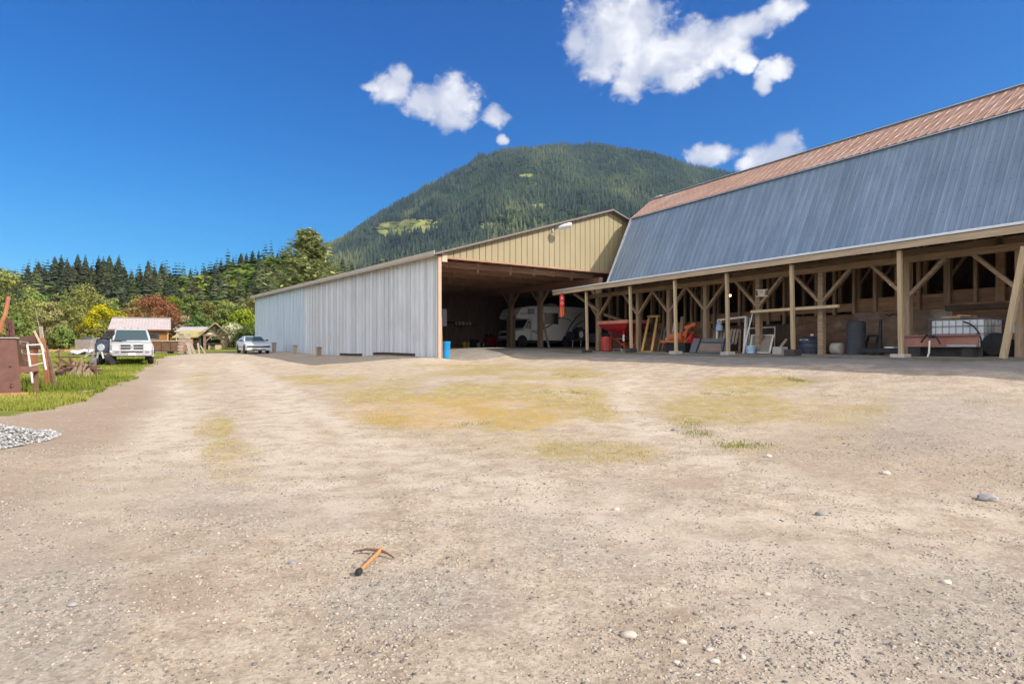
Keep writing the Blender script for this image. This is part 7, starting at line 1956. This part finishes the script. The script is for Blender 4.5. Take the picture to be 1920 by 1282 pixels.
for s_ in (-1, 1):
    for y in (-1.4, 1.4): wheel(vn, s_ * .85, y, .34, .2, 'steel', s_)
part('windscreen', panel(MB(), [(-.8, -1.95, 1.3), (.8, -1.95, 1.3), (.75, -1.38, 1.85), (-.75, -1.38, 1.85)], .05), 'glass', vn)
part('side_window', MB().bb((.94, -1.2, 1.25), (.965, .2, 1.75)), 'glass', vn)
solo('bale_row', MB().bb((P(186, 0, YF).x, YF + .2, 0.3), (P(204, 0, YF).x, YF + 1.5, P(0, 637, YF).z)), 'letter', 'pale wrapped bale row between the van and the brown cabin', 'bale', at(195, YF), bevel=.25)

# brown cabin
YC = 0.0
FR['cabin'] = (at(262, 72.0) * 1.0, R(28)); FR['cabin'][0].z = 0
cz = gz(*at(262, 72.0).xy)
cb_ = Vector((0, 0, cz))
cab = thing('cabin', 'brown wooden cabin with pale metal roof behind the pickup', 'cabin', cb_, 'cabin')
xl, xr = -2.8, 2.75; ze = P(0, 617, 71.5).z; zr = P(0, 596, 74).z
dp = 4.4
bm_ = MB(); x = xl
while x < xr - .05:
    bm_.bb((x, YC, cz - .2), (min(x + .19, xr), YC + .03, ze + .05)); x += .2
part('wall', bm_, 'wood_cedar', cab)
part('wall', MB().prism([(xl, YC + .03, cz - .2), (xl, YC + dp, cz - .2), (xl, YC + dp, ze), (xl, YC + dp / 2, zr - .05), (xl, YC + .03, ze)], (.1, 0, 0)).prism([(xr - .1, YC + .03, cz - .2), (xr - .1, YC + dp, cz - .2), (xr - .1, YC + dp, ze), (xr - .1, YC + dp / 2, zr - .05), (xr - .1, YC + .03, ze)], (.1, 0, 0)).bb((xl, YC + dp, cz - .2), (xr, YC + dp + .1, ze)), 'wood_cedar', cab)
rl_, rr2 = -3.05, 3.15
part('roof', ribbed(MB(), (rl_, YC - .45, ze - .05), (rr2, YC - .45, ze - .05), (rl_ + .2, YC + dp / 2, zr), (rr2 - .05, YC + dp / 2, zr), .33, .03, .14), 'roof_grey', cab)
part('roof', ribbed(MB(), (rl_, YC + dp + .45, ze - .05), (rr2, YC + dp + .45, ze - .05), (rl_ + .2, YC + dp / 2, zr), (rr2 - .05, YC + dp / 2, zr), .33, .03, .14), 'roof_grey', cab)
part('ridge_cap', MB().bar((rl_ + .2, YC + dp / 2, zr + .03), (rr2, YC + dp / 2, zr + .03), .3, .05), 'roof_grey', cab)
part('eave_board', MB().bb((rl_, YC - .5, ze - .16), (rr2, YC - .46, ze - .02)), 'rust', cab)
wx = 1.25
w_ = part('window', MB().bb((wx - .3, YC - .03, P(0, 635, 72).z), (wx + .3, YC + .005, P(0, 626, 72).z)), 'glass', cab)
part('frame', MB().bar((wx - .32, YC - .04, P(0, 635.5, 72).z), (wx + .32, YC - .04, P(0, 635.5, 72).z), .05).bar((wx - .32, YC - .04, P(0, 625.5, 72).z), (wx + .32, YC - .04, P(0, 625.5, 72).z), .05), 'wood_pale', w_)
part('corner_post', MB().bb((xr - .02, YC - .06, cz - .2), (xr + .14, YC + .1, ze)), 'wood_honey', cab)
# rusty wagon box
YG = 52.0
wg = at(312, YG)
wgn = thing('wagon', 'rusty brown low wagon box standing on logs between the pickup and the log stack', 'wagon', wg)
x0, x1 = P(278, 0, YG).x, P(337, 0, YG).x; z0, z1 = P(0, 658, YG).z, P(0, 640, YG).z
part('side', MB().bb((x0, YG, z0), (x1, YG + .06, z1)), 'wood_brown', wgn); part('side', MB().bb((x0, YG + 1.8, z0), (x1, YG + 1.86, z1)), 'wood_brown', wgn)
part('end_plate', MB().bb((x1, YG - .05, z0 - .1), (x1 + .12, YG + 1.9, z1 + .2)), 'rust_light', wgn); part('floor', MB().bb((x0, YG, z0 - .06), (x1, YG + 1.86, z0 - .004)), 'wood_dark', wgn)
part('rail', MB().bb((x0 - .1, YG - .05, z1), (x1, YG + .0, z1 + .08)), 'wood_pale', wgn)
for px in (290, 305, 322): part('stake', MB().bb((P(px, 0, YG).x - .04, YG - .055, z0), (P(px, 0, YG).x + .04, YG - .004, z1)), 'rust', wgn)
for px in (284, 320): part('wheel', MB().lathe([(.1, -.06), (.28, -.07), (.3, 0), (.28, .07), (.1, .06)], at(px, YG + .4) + Vector((0, 0, .28)), 18, 'y'), 'tyre_old', wgn)
# logs in front of the wagon and a log stack
rg = random.Random(4)
for i in range(5):
    a = G(283 + rg.random() * 6, 662.5 - .7 * i); b_ = G(338 - rg.random() * 10, 661.5 - .7 * i); a.z += .12; b_.z += .12
    solo('log', MB().tube([a, a.lerp(b_, .5) + Vector((0, 0, .04)), b_], [.10, .11, .09], 8), 'wood_grey', 'long grey log lying in front of the rusty wagon', 'log', a.lerp(b_, .5), group='logs before the wagon', smooth=True)
YL = 50.0
for r_ in range(7):
    for c_ in range(2):
        q = P(343.5 + 5 * c_ + rg.uniform(-.8, .8), 0, YL + .3 * c_); q.z = gz(q.x, q.y) + .15 + .235 * r_
        d = Vector((rg.uniform(.24, .36), rg.uniform(-.08, .08), 0)); 
        solo('beam', MB().bar(q - d + Vector((0, .0, 0)), q + d, .5, .17), 'wood_grey', 'grey timber in the square stack right of the wagon', 'timber', q, group='stacked grey timbers')
for i, (p0_, p1_, w_, lab) in enumerate([((357, 664), (352, 642), .20, 'upright broad slab leaning on the stacked timbers'), ((366, 664), (358, 645), .16, 'slab slanting outward at the right of the stacked timbers'), ((374, 662), (371, 643), .10, 'grey fence post right of the stacked timbers'), ((386, 662), (376, 648), .07, 'thin prop leaning on the grey fence post')]):
    a, b_ = P(*p0_, YL - .6), P(*p1_, YL - .3); a.z = gz(a.x, a.y) - .03
    solo('slab', MB().bar(a, b_, w_, .09, up=(0, -1, .2)), 'wood_grey', lab, 'slab', a)
# brushy low roof (mossy lean-to) behind the stack
YM = 88.0
ms = thing('woodshed', 'low mossy roofed woodshed between the cabin and the timber shelter', 'woodshed', at(355, YM))
x0, x1 = P(324, 0, YM).x, P(378, 0, YM).x; zt = P(0, 621, YM).z; zl = P(0, 634, YM).z
part('roof', MB().prism([(x0, YM - .3, zl), (x1, YM - .3, zl + .1), (x1, YM + 2.6, zt), (x0, YM + 2.6, zt)], (0, 0, .14)), 'turf_roof', ms)
for px in (327, 344, 361, 376): part('post', MB().bar(at(px, YM), Vector((P(px, 0, YM).x, YM, zl + .03)), .2), 'wood_log', ms)
part('back_wall', MB().bb((x0, YM + 2.4, .4), (x1, YM + 2.5, zl + .5)), 'wood_dark', ms)
for i in range(4): part('stacked_wood', MB().tube([Vector((x0 + .3, YM + .6, gz(x0, YM) + .25 + .42 * i)), Vector((x1 - .3, YM + .6, gz(x0, YM) + .25 + .42 * i))], .2, 8), 'wood_log', ms)
v = at(348, YM + 14)
wh = thing('white_outbuilding', 'white roofed building half hidden by blossom behind the mossy woodshed', 'building', v)
part('wall', MB().bb((P(330, 0, YM + 14).x, YM + 14, .4), (P(376, 0, YM + 14).x, YM + 18, P(0, 622, YM + 14).z)), 'letter', wh)
part('roof', MB().prism([(P(328, 0, YM + 14).x, YM + 13.6, P(0, 622, YM + 14).z), (P(328, 0, YM + 14).x, YM + 16, P(0, 612, YM + 14).z), (P(328, 0, YM + 14).x, YM + 18.4, P(0, 622, YM + 14).z)], (P(378, 0, YM + 14).x - P(328, 0, YM + 14).x, 0, 0)), 'roof_grey', wh)
# timber shelter
YV = 0.0
FR['shelter'] = (at(404, 84.0) * 1.0, R(24)); FR['shelter'][0].z = 0
sv = Vector((0, 0, at(404, 84.0).z))
shl = thing('timber_shelter', 'open timber framed shelter with gable roof left of the white coupe', 'shelter', sv, 'shelter')
xa, xb, xm = -1.75, 1.75, 0.0
zpk, zev, zg = P(0, 607, 84).z, P(0, 630, 84).z, sv.z
sl_ = (zpk - zev) / (xm - xa)
part('roof_slope', MB().prism([(xa - .3, YV - .9, zev - .2), (xm, YV - .9, zpk), (xm, YV - .9, zpk + .2), (xa - .3, YV - .9, zev)], (0, 6, 0)), 'shingle', shl)
part('roof_slope', MB().prism([(xm + .004, YV - .9, zpk), (xb + .3, YV - .9, zev - .2), (xb + .3, YV - .9, zev), (xm + .004, YV - .9, zpk + .2)], (0, 6, 0)), 'shingle', shl)
for y in (YV, YV + 4.2):
    for x, s_ in ((xa + .45, 1), (xb - .45, -1)):
        p_ = part('post', MB().bar((x, y, zg - .1), (x, y, zev + .1), .32), 'wood_log', shl)
        part('knee_brace', MB().bar((x + s_ * .1, y - .02, zg + 1.1), (x + s_ * .95, y - .02, zev + .05), .2, .16, up=(0, 1, 0)), 'wood_log', shl)
    part('tie_beam', MB().bar((xa + .2, y - .01, zev + .12), (xb - .2, y - .01, zev + .12), .24, .28), 'wood_log', shl)
    part('king_post', MB().bar((xm, y, zev + .25), (xm, y, zpk - .05), .24), 'wood_log', shl)
    for s_ in (-1, 1): part('strut', MB().tube([(xm + s_ * .1, y, zev + .3), (xm + s_ * .7, y, zev + .9)], .14, 7), 'wood_grey', shl)
part('back_rail', MB().bb((xa + .5, YV + 4.1, zg + .5), (xb - .5, YV + 4.25, zg + 1.35)), 'wood_dark', shl)
q = Vector((1.05, .2, zg))
solo('driftwood', MB().tube([q, q + Vector((.05, 0, .5)), q + Vector((-.12, 0, 1.0)), q + Vector((-.3, 0, 1.6))], [.16, .24, .30, .12], 8).ball(q + Vector((-.12, -.05, 1.0)), .34, 2, .12, 2), 'wood_pale', 'pale knobbly driftwood leaning inside the timber shelter', 'driftwood', q, 'shelter', smooth=True)
q = Vector((-.1, 1.4, zg)); t = thing('picnic_table', 'low wooden table under the timber shelter', 'table', q, 'shelter')
part('top', MB().box(q + Vector((0, 0, .78)), (1.9, .8, .1)), 'wood_grey', t)
for dx in (-.7, .7): part('leg', MB().box(q + Vector((dx, 0, .37)), (.2, .6, .73)), 'wood_pale', t)
q = Vector((.35, -.4, zg)); solo('crate', MB().box(q + Vector((0, 0, .3)), (.8, .5, .6)), 'wood_pale', 'pale wooden crate at the front of the timber shelter', 'crate', q, 'shelter', bevel=.02)
# gravel pile and debris
pc = G(18, 848); pc.z = 0
mbp = MB(); n1, n2 = 26, 40
vs = []
rg_ = np.random.default_rng(6)
for j in range(n1 + 1):
    for i in range(n2):
        a = 2 * math.pi * i / n2; r = (j / n1)
        x = pc.x - 1.4 + 1.0 * r * math.cos(a); y = pc.y + .8 + 1.2 * r * math.sin(a)
        h_ = .30 * max(0, 1 - r) ** 0.85 * (1 + .25 * math.sin(2.3 * a + 1)) + .06 * (rg_.random() - .5) * min(1, (1 - r) * 5)
        vs.append(Vector((x, y, gz(x, y) + h_ - .02)))
mbp.add(vs, [(j * n2 + i, j * n2 + (i + 1) % n2, (j + 1) * n2 + (i + 1) % n2, (j + 1) * n2 + i) for j in range(n1) for i in range(n2)])
solo('gravel_pile', mbp, mat('crushed_grey_gravel', (0.38, 0.37, 0.36), (0.20, 0.195, 0.19), 34, rough=.95, bump=.05, rand=0, detail=8, c3=(.36, .345, .335), s3=22, t3=(.55, .65)), 'pile of pale grey crushed gravel at the left edge', 'gravel pile', pc, kind=None)
# a few stones strewn over the pile
n = 3800
a = rng.random(n) * 6.283; r = rng.random(n) ** .6 * 1.12
X = pc.x - 1.4 + 1.0 * r * np.cos(a); Y = pc.y + .8 + 1.2 * r * np.sin(a)
Zp = gz_np(X, Y) + .30 * np.clip(1 - r, 0, 1) ** .85 * (1 + .25 * np.sin(2.3 * a + 1))
sz = .012 + .022 * rng.random(n) ** 2
v = IV[None] * (sz[:, None, None] * np.array([1, .8, .6])) * (1 + (rng.random((n, len(IV), 1)) - .5) * .5)
V = (v + np.stack([X, Y, Zp], -1)[:, None]).reshape(-1, 3)
me = npmesh('gravel', V, (IF[None] + (np.arange(n) * len(IV))[:, None, None]).reshape(-1, 3), bpy.data.materials.new('crushed_stone'))
t_ = me.attributes.new('tint', 'FLOAT', 'POINT'); t_.data.foreach_set('value', np.repeat(rng.random(n), len(IV)).astype(np.float32))
m = me.materials[0]; m.use_nodes = True; k = NT(m.node_tree); k.put(k.n['Principled BSDF'].inputs['Base Color'], k.ramp(k.attr('tint'), [(0, (.13, .13, .13)), (.5, (.33, .32, .315)), (1, (.50, .485, .47))])); k.n['Principled BSDF'].inputs['Roughness'].default_value = .9
o = bpy.data.objects.new('gravel', me); COL.objects.link(o); o['kind'] = 'stuff'
# dead branch on the verge
c = G(155, 739); 
solo('branch', MB().tube([c + Vector((-.25, .05, .03)), c + Vector((0, 0, .07)), c + Vector((.12, -.15, .03))], [.012, .018, .01], 6).tube([c + Vector((0, 0, .06)), c + Vector((.2, .18, .10))], .01, 5).tube([c + Vector((-.1, 0, .05)), c + Vector((-.05, .25, .08))], .01, 5), 'wood_grey', 'dead grey branch lying on the edge of the grass', 'branch', c)
# ------------------------------------------------------------------ the air over the valley
hz = MB().bb((-5400, -420, -4), (5400, 4300, 860))
ho = meshobj('haze', hz, bpy.data.materials.new('valley_air')); ho['kind'] = 'stuff'
m = ho.data.materials[0]; m.use_nodes = True
k = NT(m.node_tree); k.n.remove(k.n['Principled BSDF'])
pv = k.node('ShaderNodeVolumePrincipled')
pv.inputs['Color'].default_value = (0.45, 0.68, 1.0, 1)
pv.inputs['Density'].default_value = 0.00006
pv.inputs['Anisotropy'].default_value = 0.2
k.l.new(pv.outputs[0], k.n['Material Output'].inputs['Volume'])
